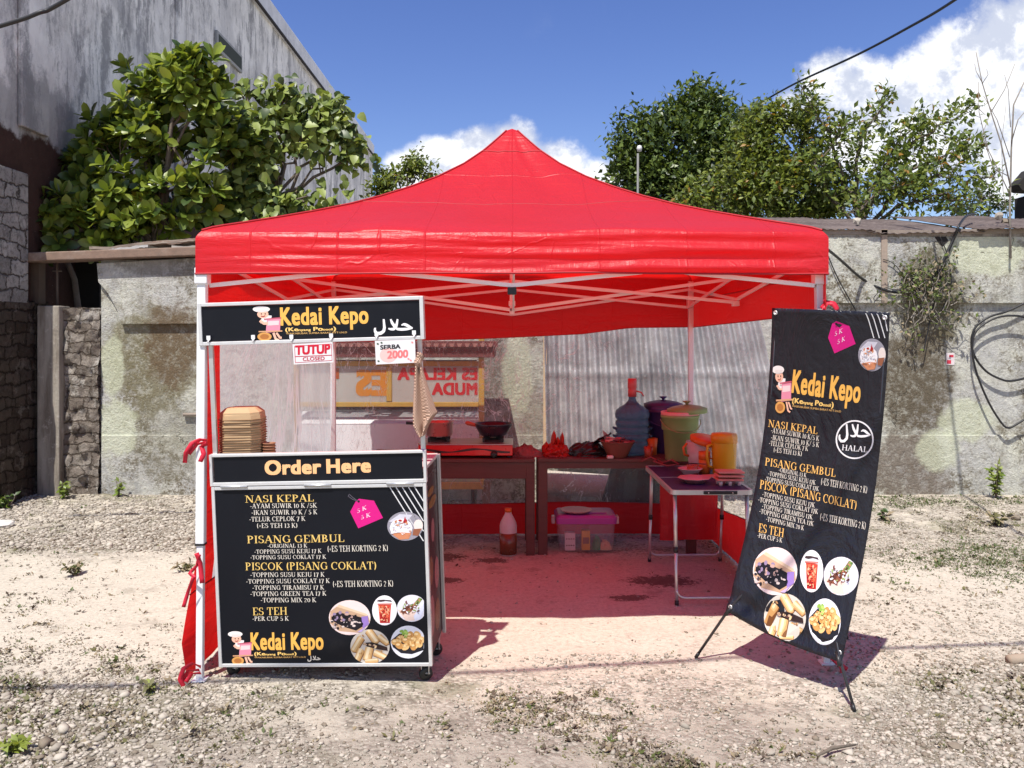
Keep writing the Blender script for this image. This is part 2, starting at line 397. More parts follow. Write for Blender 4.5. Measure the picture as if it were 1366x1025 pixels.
# ================================================================ BACK WALL
YW = 8.65
m, n, b = newmat('weathered_green_plaster'); MAT_PLASTER = m
p = n.pos()
n1_, n2_, n3_, n4_ = n.noise(p, 1.1, 8, .62), n.noise(p, 3.4, 8, .68, .5), n.noise(p, 11, 8, .72), n.noise(p, 45, 6, .7)
c = n.mix(n.sstep(n1_, .4, .62), (.46, .455, .425, 1), (.56, .56, .47, 1))
c = n.mix(n.math('MULTIPLY', n.sstep(n2_, .5, .64), .75), c, (.36, .36, .35, 1))
c = n.mix(n.math('MULTIPLY', n.sstep(n3_, .53, .68), .55), c, (.62, .62, .52, 1))
vs = n.vmath('MULTIPLY', p, (5.5, 5.5, .7))
streak = n.sstep(n.noise(vs, 1.4, 6, .65), .54, .72)
c = n.mix(n.math('MULTIPLY', streak, .5), c, (.20, .185, .145, 1))
mott = n.noise(p, 24, 7, .78)
c = n.mix(n.math('MULTIPLY', n.sstep(mott, .50, .66), .55), c, (.24, .23, .19, 1))
c = n.mix(n.math('MULTIPLY', n.sstep(n.noise(p, 5.5, 9, .78), .56, .62), .55), c, (.68, .68, .62, 1))
grime = n.math('MULTIPLY', n.sstep(n.noise(p, 2.0, 9, .74), .42, .60), n.sstep(n.math('ADD', n3_, n.math('MULTIPLY', n4_, .8)), .80, 1.0))
c = n.mix(n.math('MULTIPLY', grime, .95), c, (.14, .118, .078, 1))
# mould and bare render below vine and at left; darker patches mid wall
def wb(px, py, rx, ry, am=.75): 
    q = W(px, py, YW); return n.blob(p, tuple(q), (rx * YW / FPX, 2, ry * YW / FPX), n.noise(p, 5, 9, .75), am)
brk = n.sstep(n.math('ADD', n3_, n.math('MULTIPLY', n4_, .6)), .62, .86)
for px, py, rx, ry, k, colr in ((1240, 405, 46, 75, .95, (.13, .115, .07, 1)), (1222, 510, 55, 85, 1.0, (.12, .10, .07, 1)), (1210, 630, 55, 60, .9, (.17, .14, .11, 1)), (205, 480, 70, 80, .85, (.17, .15, .085, 1)),
                                (232, 460, 40, 60, .75, (.13, .085, .05, 1)), (225, 590, 50, 60, .5, (.18, .165, .11, 1)), (660, 500, 30, 55, .85, (.12, .105, .08, 1)), (700, 560, 35, 45, .6, (.2, .165, .11, 1)), (1345, 420, 40, 40, .25, (.2, .2, .2, 1)),
                                (230, 355, 75, 18, .75, (.17, .155, .13, 1)), (970, 520, 50, 60, .5, (.19, .17, .12, 1))):
    c = n.mix(n.math('MULTIPLY', n.math('MULTIPLY', wb(px, py, rx, ry), n.math('ADD', n.math('MULTIPLY', brk, .45), .55)), k), c, colr)
for px, py, rx, ry in ((150, 490, 16, 45), (155, 570, 30, 40), (1250, 600, 30, 30), (1290, 560, 40, 30), (1310, 340, 60, 30), (690, 500, 22, 60)):
    c = n.mix(n.math('MULTIPLY', wb(px, py, rx, ry, .6), .6), c, (.57, .60, .43, 1))
cr = n.voro(n.vmath('ADD', p, n.scale(n.noise(p, 2.5, 5, .6, col=True), (.5, .5, .5))), 1.1, 'DISTANCE_TO_EDGE')
crack = n.math('MULTIPLY', n.sstep(cr, .006, .0), n.sstep(n1_, .56, .60))
c = n.mix(n.math('MULTIPLY', crack, .75), c, (.10, .09, .07, 1))
n.put(b.inputs['Base Color'], c); b.inputs['Roughness'].default_value = .93; b.inputs['Specular IOR Level'].default_value = .15
h = n.math('ADD', n.math('MULTIPLY', n3_, .7), n.math('MULTIPLY', n4_, .4)); h = n.math('SUBTRACT', h, n.math('MULTIPLY', crack, .8))
n.put(b.inputs['Normal'], n.bump(n.math('ADD', h, n.math('MULTIPLY', mott, .8)), .8, .03))

def masonry(name, cols, patch, bw, bh):
    m, n, b = newmat(name); p = n.pos(); X_, Y_, Z_ = n.sep(p)
    w = n.vmath('ADD', n.comb(n.math('ADD', X_, Y_), Z_, 0), n.scale(n.math('SUBTRACT', 0, .5) if False else n.noise(p, 3.2, 6, .68, col=True), (.30, .20, 0)))
    br = n.node('ShaderNodeTexBrick'); n.put(br.inputs['Vector'], w); br.inputs['Scale'].default_value = 1.0; br.inputs['Brick Width'].default_value = bw; br.inputs['Row Height'].default_value = bh
    br.inputs['Mortar Size'].default_value = .013; br.inputs['Mortar Smooth'].default_value = .8; br.inputs['Bias'].default_value = 0.0; br.squash = .7; br.squash_frequency = 3
    br.inputs['Color1'].default_value = cols[0]; br.inputs['Color2'].default_value = cols[1]; br.inputs['Mortar'].default_value = cols[2]
    fz = n.noise(p, 16, 8, .75); f2 = n.noise(p, 4.5, 8, .72); f3 = n.noise(p, 50, 5, .7)
    c = n.mix(n.math('MULTIPLY', n.sstep(fz, .45, .66), .65), br.outputs[0], cols[2])
    c = n.mix(n.math('MULTIPLY', n.sstep(f2, .54, .62), .75), c, patch)
    c = n.mix(n.math('MULTIPLY', n.sstep(f3, .52, .68), .4), c, cols[1])
    n.put(b.inputs['Base Color'], c); b.inputs['Roughness'].default_value = .96; b.inputs['Specular IOR Level'].default_value = .1
    n.put(b.inputs['Normal'], n.bump(n.math('ADD', n.math('ADD', n.math('MULTIPLY', n.math('SUBTRACT', 1.0, br.outputs['Fac']), .7), fz), n.math('MULTIPLY', f3, .5)), 1.0, .05))
    return m
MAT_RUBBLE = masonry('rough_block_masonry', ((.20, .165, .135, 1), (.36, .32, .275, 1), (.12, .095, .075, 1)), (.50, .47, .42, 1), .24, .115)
MAT_RUBBLE_SHADE = masonry('shade_block_masonry', ((.06, .045, .035, 1), (.12, .098, .08, 1), (.035, .026, .02, 1)), (.20, .175, .15, 1), .24, .12)  # darker copy of the masonry: the building's shade put into the colour

m, n, b = newmat('stained_concrete'); MAT_CONC = m
p = n.pos(); st = n.noise(n.vmath('MULTIPLY', p, (6, 6, .8)), 1.5, 7, .65); fz = n.noise(p, 14, 8, .7)
c = n.mix(n.sstep(st, .35, .68), (.30, .27, .225, 1), (.13, .105, .08, 1)); c = n.mix(n.math('MULTIPLY', n.sstep(fz, .55, .7), .6), c, (.42, .39, .34, 1))
n.put(b.inputs['Base Color'], c); b.inputs['Roughness'].default_value = .92; n.put(b.inputs['Normal'], n.bump(fz, .5, .02))

def pxrect(mb, x0, x1, y0, y1, Ya, Yb, mi=0):
    a = W(x0, y0, Ya); c = W(x1, y1, Ya); return mb.box(a.x, c.x, Ya, Yb, c.z, a.z, mi)
wall = empty('plaster_wall', (1.0, YW + .1, 0), 'long weathered pale green plaster wall closing off the back of the lot', 'wall')
x_l, x_r = W(135, 600, YW).x, 9.0
zt_, zl, zp = W(0, 310, YW).z, W(0, 405, YW).z, W(0, 580, YW).z
mb = MB(); xs_ = W(330, 0, YW).x; mb.box(xs_, x_r, YW, YW + .2, -.3, zt_); mb.box(x_l, xs_, YW, YW + .2, -.3, W(0, 347, YW).z); mb.build('wall_body', MAT_PLASTER, wall, False)
mb = MB()      # ragged thicker bands of render: upper right, upper left with its cut corner, plinth
mb.box(W(1085, 0, YW).x, x_r, YW - .045, YW - .003, zl, zt_ - .05)
mb.build('upper_render', MAT_PLASTER, wall, False, bevel=.006)
mb = MB(); poly = [W(px, py, YW) for px, py in ((132, 352), (330, 341), (330, 432), (164, 433), (159, 414), (147, 392), (134, 377))]
mb.prism([(v.x, v.z) for v in poly][::-1], YW - .05, YW - .003); mb.build('upper_render', MAT_PLASTER, wall, False, bevel=.006)
mb = MB(); mb.box(x_l + .01, x_r, YW - .022, YW - .003, -.3, zp); mb.build('plinth', MAT_PLASTER, wall, False, bevel=.01)
mb = MB(); pxrect(mb, 1176, 1184, 306, 404, YW - .06, YW - .046); mb.build('batten', simple('weathered_batten', (.30, .24, .19, 1), .9, nscale=25, var=.3), wall, False)
mb = MB()
for i in range(60):   # broken coping
    x = W(1085, 0, YW).x + i * .09
    mb.box(x, x + .087, YW - .05, YW + .21, zt_ - .05, zt_ - .005 + .05 * n1(x * 3, 2.0))
mb.build('coping', MAT_CONC, wall, False)

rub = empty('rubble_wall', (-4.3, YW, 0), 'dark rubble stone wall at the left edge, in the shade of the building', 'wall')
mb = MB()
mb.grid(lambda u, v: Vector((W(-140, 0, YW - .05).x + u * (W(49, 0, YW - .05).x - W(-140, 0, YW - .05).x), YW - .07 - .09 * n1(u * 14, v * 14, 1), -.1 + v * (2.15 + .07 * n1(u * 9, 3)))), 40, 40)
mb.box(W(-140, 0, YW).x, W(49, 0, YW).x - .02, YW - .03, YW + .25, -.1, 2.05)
mb.build('masonry', MAT_RUBBLE_SHADE, rub, False)
mb = MB(); pxrect(mb, 49, 79, 408, 690, YW - .12, YW + .1); mb.build('concrete_post', MAT_CONC, rub, False, bevel=.012)
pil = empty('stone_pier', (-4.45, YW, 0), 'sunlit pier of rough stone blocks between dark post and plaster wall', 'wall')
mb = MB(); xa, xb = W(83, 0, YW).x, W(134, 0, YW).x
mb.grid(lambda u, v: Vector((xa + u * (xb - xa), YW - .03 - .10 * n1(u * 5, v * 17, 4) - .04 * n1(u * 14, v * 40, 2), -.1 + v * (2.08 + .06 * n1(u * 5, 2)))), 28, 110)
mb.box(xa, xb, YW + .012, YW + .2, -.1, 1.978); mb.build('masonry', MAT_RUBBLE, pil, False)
# window hole above, backed by a near-black slab painting in the room's shade
MAT_DARK = simple('near_black_render', (.022, .019, .017, 1), .95, var=.4)
hole = empty('window_opening', W(90, 410, YW + .1), 'unglazed dark window opening with a thin iron bar above the stone pier', 'window')
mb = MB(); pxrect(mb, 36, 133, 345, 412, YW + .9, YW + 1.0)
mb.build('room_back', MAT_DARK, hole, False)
mb = MB(); mb.tube([W(76, 349, YW + .08), W(76.5, 410, YW + .08)], .012, 6); mb.tube([W(70, 362, YW + .08), W(82, 362, YW + .08)], .008, 6); mb.build('iron_bar', simple('rusty_iron', (.10, .075, .06, 1), .8), hole, False)
mb = MB(); pxrect(mb, 40, 52, 350, 405, YW - .0, YW + .12); mb.build('frame', simple('old_wood_dark', (.07, .05, .035, 1), .85, var=.3), hole, False)
MAT_OLDWOOD = simple('weathered_wood', (.25, .205, .165, 1), .9, var=.35, nscale=9, bump=.3, dirt=((.09, .065, .05, 1), .7))
MAT_RUSTWOOD = simple('rusty_lintel', (.20, .135, .10, 1), .9, var=.4, nscale=12, bump=.4, dirt=((.33, .29, .25, 1), .6))
mb = MB(); a, c2 = W(18, 350, YW - .03), W(330, 339, YW - .03)
mb.bar((a.x, YW - .02, a.z + .035), (c2.x, YW - .02, c2.z + .035), .26, .09)
tag(rebase(mb.build('lintel_beam', MAT_RUSTWOOD, None, bevel=.01), (a.x, YW, a.z)), 'long rusty brown beam lying over the dark window and plaster wall', 'beam')
for nm, (xa, ya, xb, yb), lab, mt, wd in (
        ('loose_plank', (128, 333, 265, 324), 'thin grey plank lying loose on the left wall top, under the tree', MAT_OLDWOOD, .2),
        ('zinc_scrap', (140, 337, 205, 330), 'curled pale zinc scrap on the left wall top', simple('pale_zinc', (.42, .41, .39, 1), .6, metal=.3, var=.3), .25),
        ('broken_board', (200, 328, 300, 321), 'dark broken board on the wall top beside the canopy', MAT_RUSTWOOD, .3),
        ('pale_board', (236, 332, 330, 330), 'short pale board on the wall top touching the canopy corner', simple('pale_board', (.37, .34, .30, 1), .9, var=.3, nscale=8), .12)):
    a, c2 = W(xa, ya, YW + .12), W(xb, yb, YW + .12); mb = MB()
    N_ = 12
    def f(u, v, a=a, c2=c2, wd=wd): q = a.lerp(c2, u); return Vector((q.x, YW - .02 + v * wd, q.z + .05 * n1(u * 5 + xa, v * 2) + .01 * n1(u * 21, 2)))
    mb.grid(f, 24, 3, smooth=False)
    tag(rebase(mb.build(nm, mt, None, solid=.03), a), lab, 'board')

# ================================================================ CONCRETE BUILDING, LEFT
XB, YB0, YB1, ZB = -4.97, 7.95, 29.9, 8.15
m, n, b = newmat('weathered_cement_render'); MAT_BLDG = m
p = n.pos(); X_, Y_, Z_ = n.sep(p)
st = n.noise(n.vmath('ADD', n.vmath('MULTIPLY', p, (1, 1.3, .38)), n.scale(n.noise(p, 2.5, 5, .7, col=True), (.25, .25, .25))), 1.9, 10, .76); f2 = n.noise(p, 1.3, 9, .70, .5); f3 = n.noise(p, 9, 7, .7)
c = n.mix(n.sstep(f2, .34, .66), (.64, .63, .605, 1), (.88, .87, .83, 1))
c = n.mix(n.math('MULTIPLY', n.sstep(st, .47, .60), .9), c, (.27, .27, .275, 1))
c = n.mix(n.math('MULTIPLY', n.sstep(n.noise(n.vmath('MULTIPLY', p, (1, 2.0, .5)), 1.9, 10, .80), .52, .62), .7), c, (.22, .22, .225, 1))
c = n.mix(n.math('MULTIPLY', n.sstep(f3, .5, .72), .4), c, (.88, .88, .90, 1))
dampz = n.math('ADD', Z_, n.math('MULTIPLY', n.math('SUBTRACT', n.noise(p, 1.8, 7, .7), .5), 1.3))
diag = n.math('ADD', Z_, n.math('MULTIPLY', Y_, .42))
c = n.mix(n.math('MULTIPLY', n.math('MULTIPLY', n.sstep(n.math('ABSOLUTE', n.math('SUBTRACT', n.math('ADD', diag, n.math('MULTIPLY', f2, .5)), 10.55)), .16, .05), n.sstep(f3, .3, .55)), .45), c, (.30, .30, .31, 1))
c = n.mix(n.math('MULTIPLY', n.sstep(n.voro(n.vmath('MULTIPLY', p, (1, .7, .45)), .9, out='Distance'), .62, .68), .35), c, (.40, .40, .41, 1))
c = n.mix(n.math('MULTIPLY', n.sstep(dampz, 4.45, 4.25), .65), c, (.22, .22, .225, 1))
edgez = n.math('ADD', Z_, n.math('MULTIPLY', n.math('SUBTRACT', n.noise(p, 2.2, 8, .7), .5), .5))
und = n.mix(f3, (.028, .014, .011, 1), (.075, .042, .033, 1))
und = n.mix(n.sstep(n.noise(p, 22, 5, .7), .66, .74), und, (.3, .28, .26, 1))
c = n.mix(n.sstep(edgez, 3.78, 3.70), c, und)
n.put(b.inputs['Base Color'], c); b.inputs['Roughness'].default_value = .92; b.inputs['Specular IOR Level'].default_value = .2
n.put(b.inputs['Normal'], n.bump(n.math('ADD', n.math('MULTIPLY', st, .4), n.math('MULTIPLY', f3, .9)), .5, .04))
bld = empty('concrete_building', (XB - 3, YB0, 0), 'tall grey concrete building with streaked blank side wall, left of the lot', 'building')
mb = MB(); mb.box(XB - 7, XB, YB0, YB1, -.3, ZB); mb.build('wall', MAT_BLDG, bld, False)
MAT_CAP = simple('parapet_render', (.62, .64, .67, 1), .9, nscale=3, var=.3, dirt=((.18, .18, .19, 1), .6))
mb = MB(); mb.box(XB - .3, XB + .05, YB0, YB1 + .05, ZB - .02, ZB + .42); mb.build('parapet', MAT_CAP, bld, False, bevel=.02)
mb = MB(); mb.bar((XB + .07, YB0, ZB), (XB + .07, YB1, ZB), .03, .06); mb.build('drip_edge', MAT_DARK, bld, False)
for y0, y1 in ((8.42, 8.92), (12.35, 12.75)):
    mb = MB(); mb.box(XB + .003, XB + .05, y0, y1, 3.8, ZB - .02); mb.build('pilaster', MAT_BLDG, bld, False, bevel=.01)
mb = MB(); mb.box(XB + .003, XB + .05, 14.0, 15.3, 6.50, 6.82)
vent = mb.build('vent', simple('vent_frame', (.33, .34, .34, 1), .9), bld, False, bevel=.008)
mb = MB(); mb.box(XB + .03, XB + .056, 14.06, 15.24, 6.55, 6.77); mb.build('louvre', simple('mossy_vent', (.045, .055, .045, 1), .9), vent, False)
# unplastered block courses at the near foot of the side wall
MAT_BLOCK = masonry('whitewashed_blocks', ((.27, .26, .25, 1), (.50, .48, .46, 1), (.10, .085, .075, 1)), (.60, .58, .55, 1), .30, .15)
mb = MB(); mb.box(XB + .003, XB + .07, YB0 + .05, YW - .15, 2.0, 3.33); mb.build('block_courses', MAT_BLOCK, bld, False, bevel=.015)
mb = MB(); mb.grid(lambda u, v: Vector((XB + .075 + .05 * n1(u * 5, v * 12, 6), YB0 + .02 + u * .62, -.2 + v * 2.22)), 14, 44); mb.build('rubble_base', MAT_RUBBLE_SHADE, bld, False)

# ================================================================ RUSTY SHED ROOF BEHIND THE WALL, RIGHT
m, n, b = newmat('rusty_roof_sheet'); MAT_ROOF = m
p = n.pos(); X_, Y_, Z_ = n.sep(p); f = n.noise(p, 2.2, 8, .7); f2 = n.noise(p, 16, 6, .7)
c = n.mix(n.sstep(f, .35, .65), (.07, .05, .043, 1), (.13, .10, .088, 1)); c = n.mix(n.math('MULTIPLY', n.sstep(f2, .5, .72), .5), c, (.22, .18, .16, 1))
n.put(b.inputs['Base Color'], c); b.inputs['Roughness'].default_value = .85
n.put(b.inputs['Normal'], n.bump(f2, .4, .02))
shed = empty('shed_roof', (4.5, 9.6, 2.7), 'low brown rusty sheet roof behind the top of the right wall', 'roof')
for i in range(7):
    x0 = 1.4 + i * 1.12; mb = MB(); r1, r2, r3 = random.uniform(-.012, .012), random.uniform(-.05, .05), random.uniform(-.04, .04)
    def f(u, v, x0=x0, r1=r1, r2=r2, i=i):
        x = x0 + u * 1.2; y = 8.56 + r2 + v * 2.3
        return Vector((x + .1 * v, y, zt_ - .01 + (i % 2) * .018 + v * .47 + .005 * math.sin(u * 2 * math.pi * 15) + r1 * v + .03 * n1(x * 2, y * 2) + .05 * n1(x * 5, 7) * (1 - v)))
    mb.grid(f, 90, 10); mb.build('roof_sheet', MAT_ROOF, shed, False, solid=.006)
mb = MB()
for i in range(5):
    a = Vector((1.4 + i * 1.6, 8.62, zt_ + .0)); mb.bar(a, a + Vector((1.55, 0, .015 * (-1) ** i)), .06, .05)
mb.build('batten', MAT_OLDWOOD, shed, False)
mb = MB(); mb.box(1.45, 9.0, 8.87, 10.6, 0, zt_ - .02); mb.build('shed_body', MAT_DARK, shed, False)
for i, (px, py, lab) in enumerate(((1143, 295, 'small pale stone lying on the shed roof near the canopy'), (1332, 288, 'small broken block lying on the shed roof by the dry stems'), (1341, 297, 'dark lump of debris on the shed roof edge, under the broken block'))):
    q = W(px, py, 9.5); mb = MB(); mb.add([Vector(v) * .055 * random.uniform(.7, 1.2) + q for v in IV], [tuple(f) for f in IF])
    tag(rebase(mb.build('roof_debris', stone_mats[i % 3], None), q), lab, 'debris')
eave = empty('dark_roof_eave', W(1375, 275, 12.5), 'black roof corner jutting in at the right edge above the shed roof', 'roof')
mb = MB(); poly = [W(px, py, 12.5) for px, py in ((1358, 246), (1376, 225), (1500, 222), (1500, 262), (1364, 254))]
mb.prism([(v.x, v.z) for v in poly], 12.5, 12.75); mb.build('eave', MAT_DARK, eave, False)
mb = MB(); pxrect(mb, 1366, 1500, 262, 420, 12.76, 13.0); mb.build('wall', MAT_DARK, eave, False)
# ================================================================ TREES
def leafmat(name, col, trans=.3, rough=.42):
    m, n, b = newmat(name); p = n.pos(); f = n.noise(p, 6, 3)
    c = n.mix(f, tuple(x * .75 for x in col[:3]) + (1,), tuple(x * 1.3 for x in col[:3]) + (1,))
    n.put(b.inputs['Base Color'], c); b.inputs['Roughness'].default_value = rough; b.inputs['Specular IOR Level'].default_value = .45
    tr = n.node('ShaderNodeBsdfTranslucent'); n.put(tr.inputs[0], n.mix(.5, c, (col[0] * 2.6, col[1] * 2.3, col[2] * .9, 1)))
    mx = n.node('ShaderNodeMixShader'); mx.inputs[0].default_value = trans
    n.l.new(b.outputs[0], mx.inputs[1]); n.l.new(tr.outputs[0], mx.inputs[2]); n.l.new(mx.outputs[0], n.n['Material Output'].inputs[0])
    return m
MAT_BARK = simple('bark', (.13, .105, .08, 1), .9, var=.4, nscale=20, bump=.5)
MAT_TWIG = simple('pale_twig', (.24, .215, .18, 1), .9, var=.3)
def unit(v): return v / np.maximum(np.linalg.norm(v, axis=-1, keepdims=True), 1e-6)
def leaves(P, D, Nn, L, wr, prof, fold=.25, curl=.25):
    """P base, D direction, Nn face normal, L length; prof: list of (t, half width factor)"""
    S = unit(np.cross(D, Nn)); Nn = np.cross(S, D); k = len(prof); vs = []
    for t, w in prof:
        mid = P + D * (L * t)[:, None] - Nn * (L * curl * t * t)[:, None]
        if w <= 1e-4: vs.append(mid[:, None])
        else:
            o = S * (L * wr * w)[:, None]; u = Nn * (L * wr * w * fold)[:, None]
            vs.append(np.stack([mid + o + u, mid, mid - o + u], 1))
    V = np.concatenate(vs, 1); nvt = V.shape[1]; F = []
    i = 0
    for a in range(k - 1):
        wa, wb_ = prof[a][1] > 1e-4, prof[a + 1][1] > 1e-4
        na = 3 if wa else 1
        if wa and wb_: F += [(i, i + 1, i + 4, i + 3), (i + 1, i + 2, i + 5, i + 4)]
        elif wb_: F += [(i, i + 2, i + 1, i + 1), (i, i + 3, i + 2, i + 2)]
        else: F += [(i, i + 1, i + 3, i + 3), (i + 1, i + 2, i + 3, i + 3)]
        i += na
    return V, F
def leafmesh(name, V, F, mats, pick, parent):
    N, nv = V.shape[:2]; tri = [f[:3] for f in F if f[2] == f[3]]; quad = [f for f in F if f[2] != f[3]]
    me_v = V.reshape(-1, 3); off = (np.arange(N) * nv)[:, None, None]
    loops = []; starts = []; mi = []; cur = 0
    for grp, k in ((tri, 3), (quad, 4)):
        if not grp: continue
        A = (np.array(grp)[None] + off).reshape(-1, k); loops.append(A.ravel()); starts.append(cur + np.arange(0, A.size, k)); cur += A.size
        mi.append(np.repeat(pick, len(grp)))
    me = bpy.data.meshes.new(name); me.vertices.add(len(me_v)); me.vertices.foreach_set('co', me_v.astype(np.float32).ravel())
    lp = np.concatenate(loops).astype(np.int32); stt = np.concatenate(starts).astype(np.int32); mi = np.concatenate(mi).astype(np.int32)
    me.loops.add(len(lp)); me.loops.foreach_set('vertex_index', lp); me.polygons.add(len(stt)); me.polygons.foreach_set('loop_start', stt)
    for m in mats: me.materials.append(m)
    me.polygons.foreach_set('material_index', mi); me.polygons.foreach_set('use_smooth', np.ones(len(mi), bool))
    me.update(calc_edges=True)
    o = bpy.data.objects.new(name, me); COL.objects.link(o); o.parent = parent; return o
def rnd_dirs(n): return unit(RNG.normal(size=(n, 3)))
def limb(mb, a, b, r0, r1, wig=.12, k=6, seg=7):
    a, b = Vector(a), Vector(b); L = (b - a).length; pts = []
    for i in range(seg + 1):
        t = i / seg; p = a.lerp(b, t) + Vector((0, 0, .12 * L * math.sin(math.pi * t)))
        if 0 < i < seg: p += Vector((random.gauss(0, 1), random.gauss(0, 1), random.gauss(0, 1))) * L * wig * .3
        pts.append(p)
    mb.tube(pts, [r0 + (r1 - r0) * i / seg for i in range(seg + 1)], k); return pts
def tree(name, label, base, fork, blobs, kind, n_cl, mats, weights, L, group=None, r0=.07, depth=.8, gap=.44, per=8, seedk=1.0, twigs=True):
    """blobs: (px, py, radius px, Y)"""
    root = empty(name, base, label, 'tree', group); bz = np.array(base)
    c = np.array([W(x, y, Y) - Vector(base) for x, y, r, Y in blobs]); rad = np.array([r * Y / FPX for x, y, r, Y in blobs])
    mb = MB(); fk = Vector(fork) - Vector(base)
    limb(mb, (0, 0, -.1), fk, r0, r0 * .65, .05, 8)
    for ci, ri in zip(c, rad): limb(mb, fk, ci, r0 * .5, .012, .1)
    # leaf clusters spread through the crown
    pr = rad ** 2; pr = pr / pr.sum(); cl = []; ax = []
    while len(cl) < n_cl:
        j = RNG.choice(len(c), p=pr); dd = rnd_dirs(1)[0] * (1, depth, 1); rr = rad[j] * RNG.uniform(.25, 1.0) ** .6
        q = c[j] + dd * rr
        if vnoise((q + bz) * (2.6 / max(.5, rad.mean())) * .55 * seedk + 31) < gap - .12: continue
        if fbm((q + bz) * 2.2 * seedk + 7, 2) < gap: continue
        cl.append(q); ax.append(unit(dd * .7 + np.array([-.1, -.35, .55]) + RNG.normal(0, .3, 3)))
    cl = np.array(cl); ax = np.array(ax)
    if twigs:
        for q in cl[RNG.random(len(cl)) < min(1, 130 / len(cl))]:
            j = np.argmin(((c - q) ** 2).sum(1)); limb(mb, c[j] * .8 + q * .2 - np.array([0, 0, rad[j] * .3]), q, .010, .004, .12, 5, 4)
    mb.build('trunk', MAT_BARK, root)
    N = n_cl * per; P = np.repeat(cl, per, 0); A = np.repeat(ax, per, 0)
    if kind == 'rosette':                       # big obovate leaves in whorls at the twig ends
        ph = np.tile(np.arange(per) * 2.399, n_cl) + np.repeat(RNG.random(n_cl) * 6, per); tl = np.tile(np.linspace(.25, 1.35, per), n_cl) + RNG.normal(0, .12, N)
        e1 = unit(np.cross(A, np.array([.3, .1, .9]))); e2 = np.cross(A, e1)
        rd = e1 * np.cos(ph)[:, None] + e2 * np.sin(ph)[:, None]
        D = unit(A * np.cos(tl)[:, None] + rd * np.sin(tl)[:, None]); Nn = unit(A * np.sin(tl)[:, None] - rd * np.cos(tl)[:, None])
        Ls = L * RNG.uniform(.65, 1.15, N); prof = [(0, .12), (.3, .5), (.62, 1.0), (.86, .75), (1, 0)]; V, F = leaves(P + D * .01, D, Nn, Ls, .24, prof, .28, .22)
    elif kind == 'droop':                       # heart-shaped leaves hanging from their stalks
        P = P + RNG.normal(0, .075, (N, 3)); D = unit(rnd_dirs(N) * .75 + A * .35 + np.array([0, -.3, -.75])); Nn = unit(rnd_dirs(N) * .45 + np.array([-.15, -.75, .6]))
        Ls = L * RNG.uniform(.6, 1.15, N); V, F = leaves(P, D, Nn, Ls, .40, [(0, .45), (.2, 1.0), (.5, .85), (.8, .4), (1, 0)], .22, .25)
    else:                                       # small leaves along short twigs
        t = RNG.random(N); P = P + A * ((t - .3) * L * 3.2)[:, None] + RNG.normal(0, L * .5, (N, 3)); D = unit(rnd_dirs(N) + A * .7 + np.array([0, -.1, -.15])); Nn = unit(rnd_dirs(N) * .8 + np.array([-.1, -.25, .85]))
        Ls = L * RNG.uniform(.6, 1.2, N); V, F = leaves(P, D, Nn, Ls, .25, [(0, 0), (.45, 1.0), (1, 0)], .25, .2)
    pick = RNG.choice(len(mats), N, p=weights)
    leafmesh('crown', V, F, mats, pick, root)
    return root
LG = [leafmat('broad_leaf', (.125, .18, .026), .28, .36), leafmat('broad_leaf_light', (.21, .26, .040), .32, .38), leafmat('broad_leaf_deep', (.035, .062, .014), .12, .34), leafmat('broad_leaf_yellow', (.32, .25, .02), .3, .45)]
LD = [leafmat('heart_leaf', (.15, .20, .040), .25, .45), leafmat('heart_leaf_light', (.24, .29, .07), .28, .45), leafmat('heart_leaf_deep', (.045, .072, .018), .12, .45)]
LS = [leafmat('dense_leaf', (.065, .10, .022), .2, .42), leafmat('dense_leaf_light', (.12, .165, .035), .25, .42), leafmat('dense_leaf_deep', (.032, .055, .014), .15, .42)]
LY = [leafmat('olive_leaf', (.115, .16, .028), .3, .5), leafmat('olive_leaf_light', (.20, .235, .04), .3, .5), leafmat('olive_leaf_deep', (.06, .075, .018), .25, .5), leafmat('olive_leaf_orange', (.28, .15, .025), .3, .5)]
tree('broad_leaf_tree', 'glossy tree with big paddle leaves in whorls, growing against the grey building', (-4.02, 9.55, 0), W(205, 330, 9.5),
     [(248, 112, 38, 9.5), (205, 118, 42, 9.6), (262, 90, 26, 9.45), (180, 160, 42, 9.5), (232, 160, 52, 9.6), (272, 135, 30, 9.5), (160, 205, 46, 9.35), (205, 215, 58, 9.55), (255, 215, 50, 9.6), (150, 255, 34, 9.25), (172, 292, 32, 9.2), (292, 185, 42, 9.7), (225, 268, 48, 9.5), (262, 262, 40, 9.6), (205, 305, 34, 9.35), (140, 315, 26, 9.2)],
     'rosette', 300, LG, [.40, .40, .195, .005], .20, gap=.42, per=10, r0=.06)
tree('broad_leaf_tree', 'shaded dark green bush of whorled leaves in the corner by the brown-stained building foot', (-4.45, 9.1, 0), W(90, 350, 9.1),
     [(75, 285, 34, 9.1), (112, 300, 28, 9.1), (120, 200, 34, 9.4), (105, 235, 26, 9.35), (70, 318, 26, 9.0), (140, 180, 26, 9.45)],
     'rosette', 80, LG, [.5, .25, .25, .0], .195, gap=.36, per=10, r0=.045)
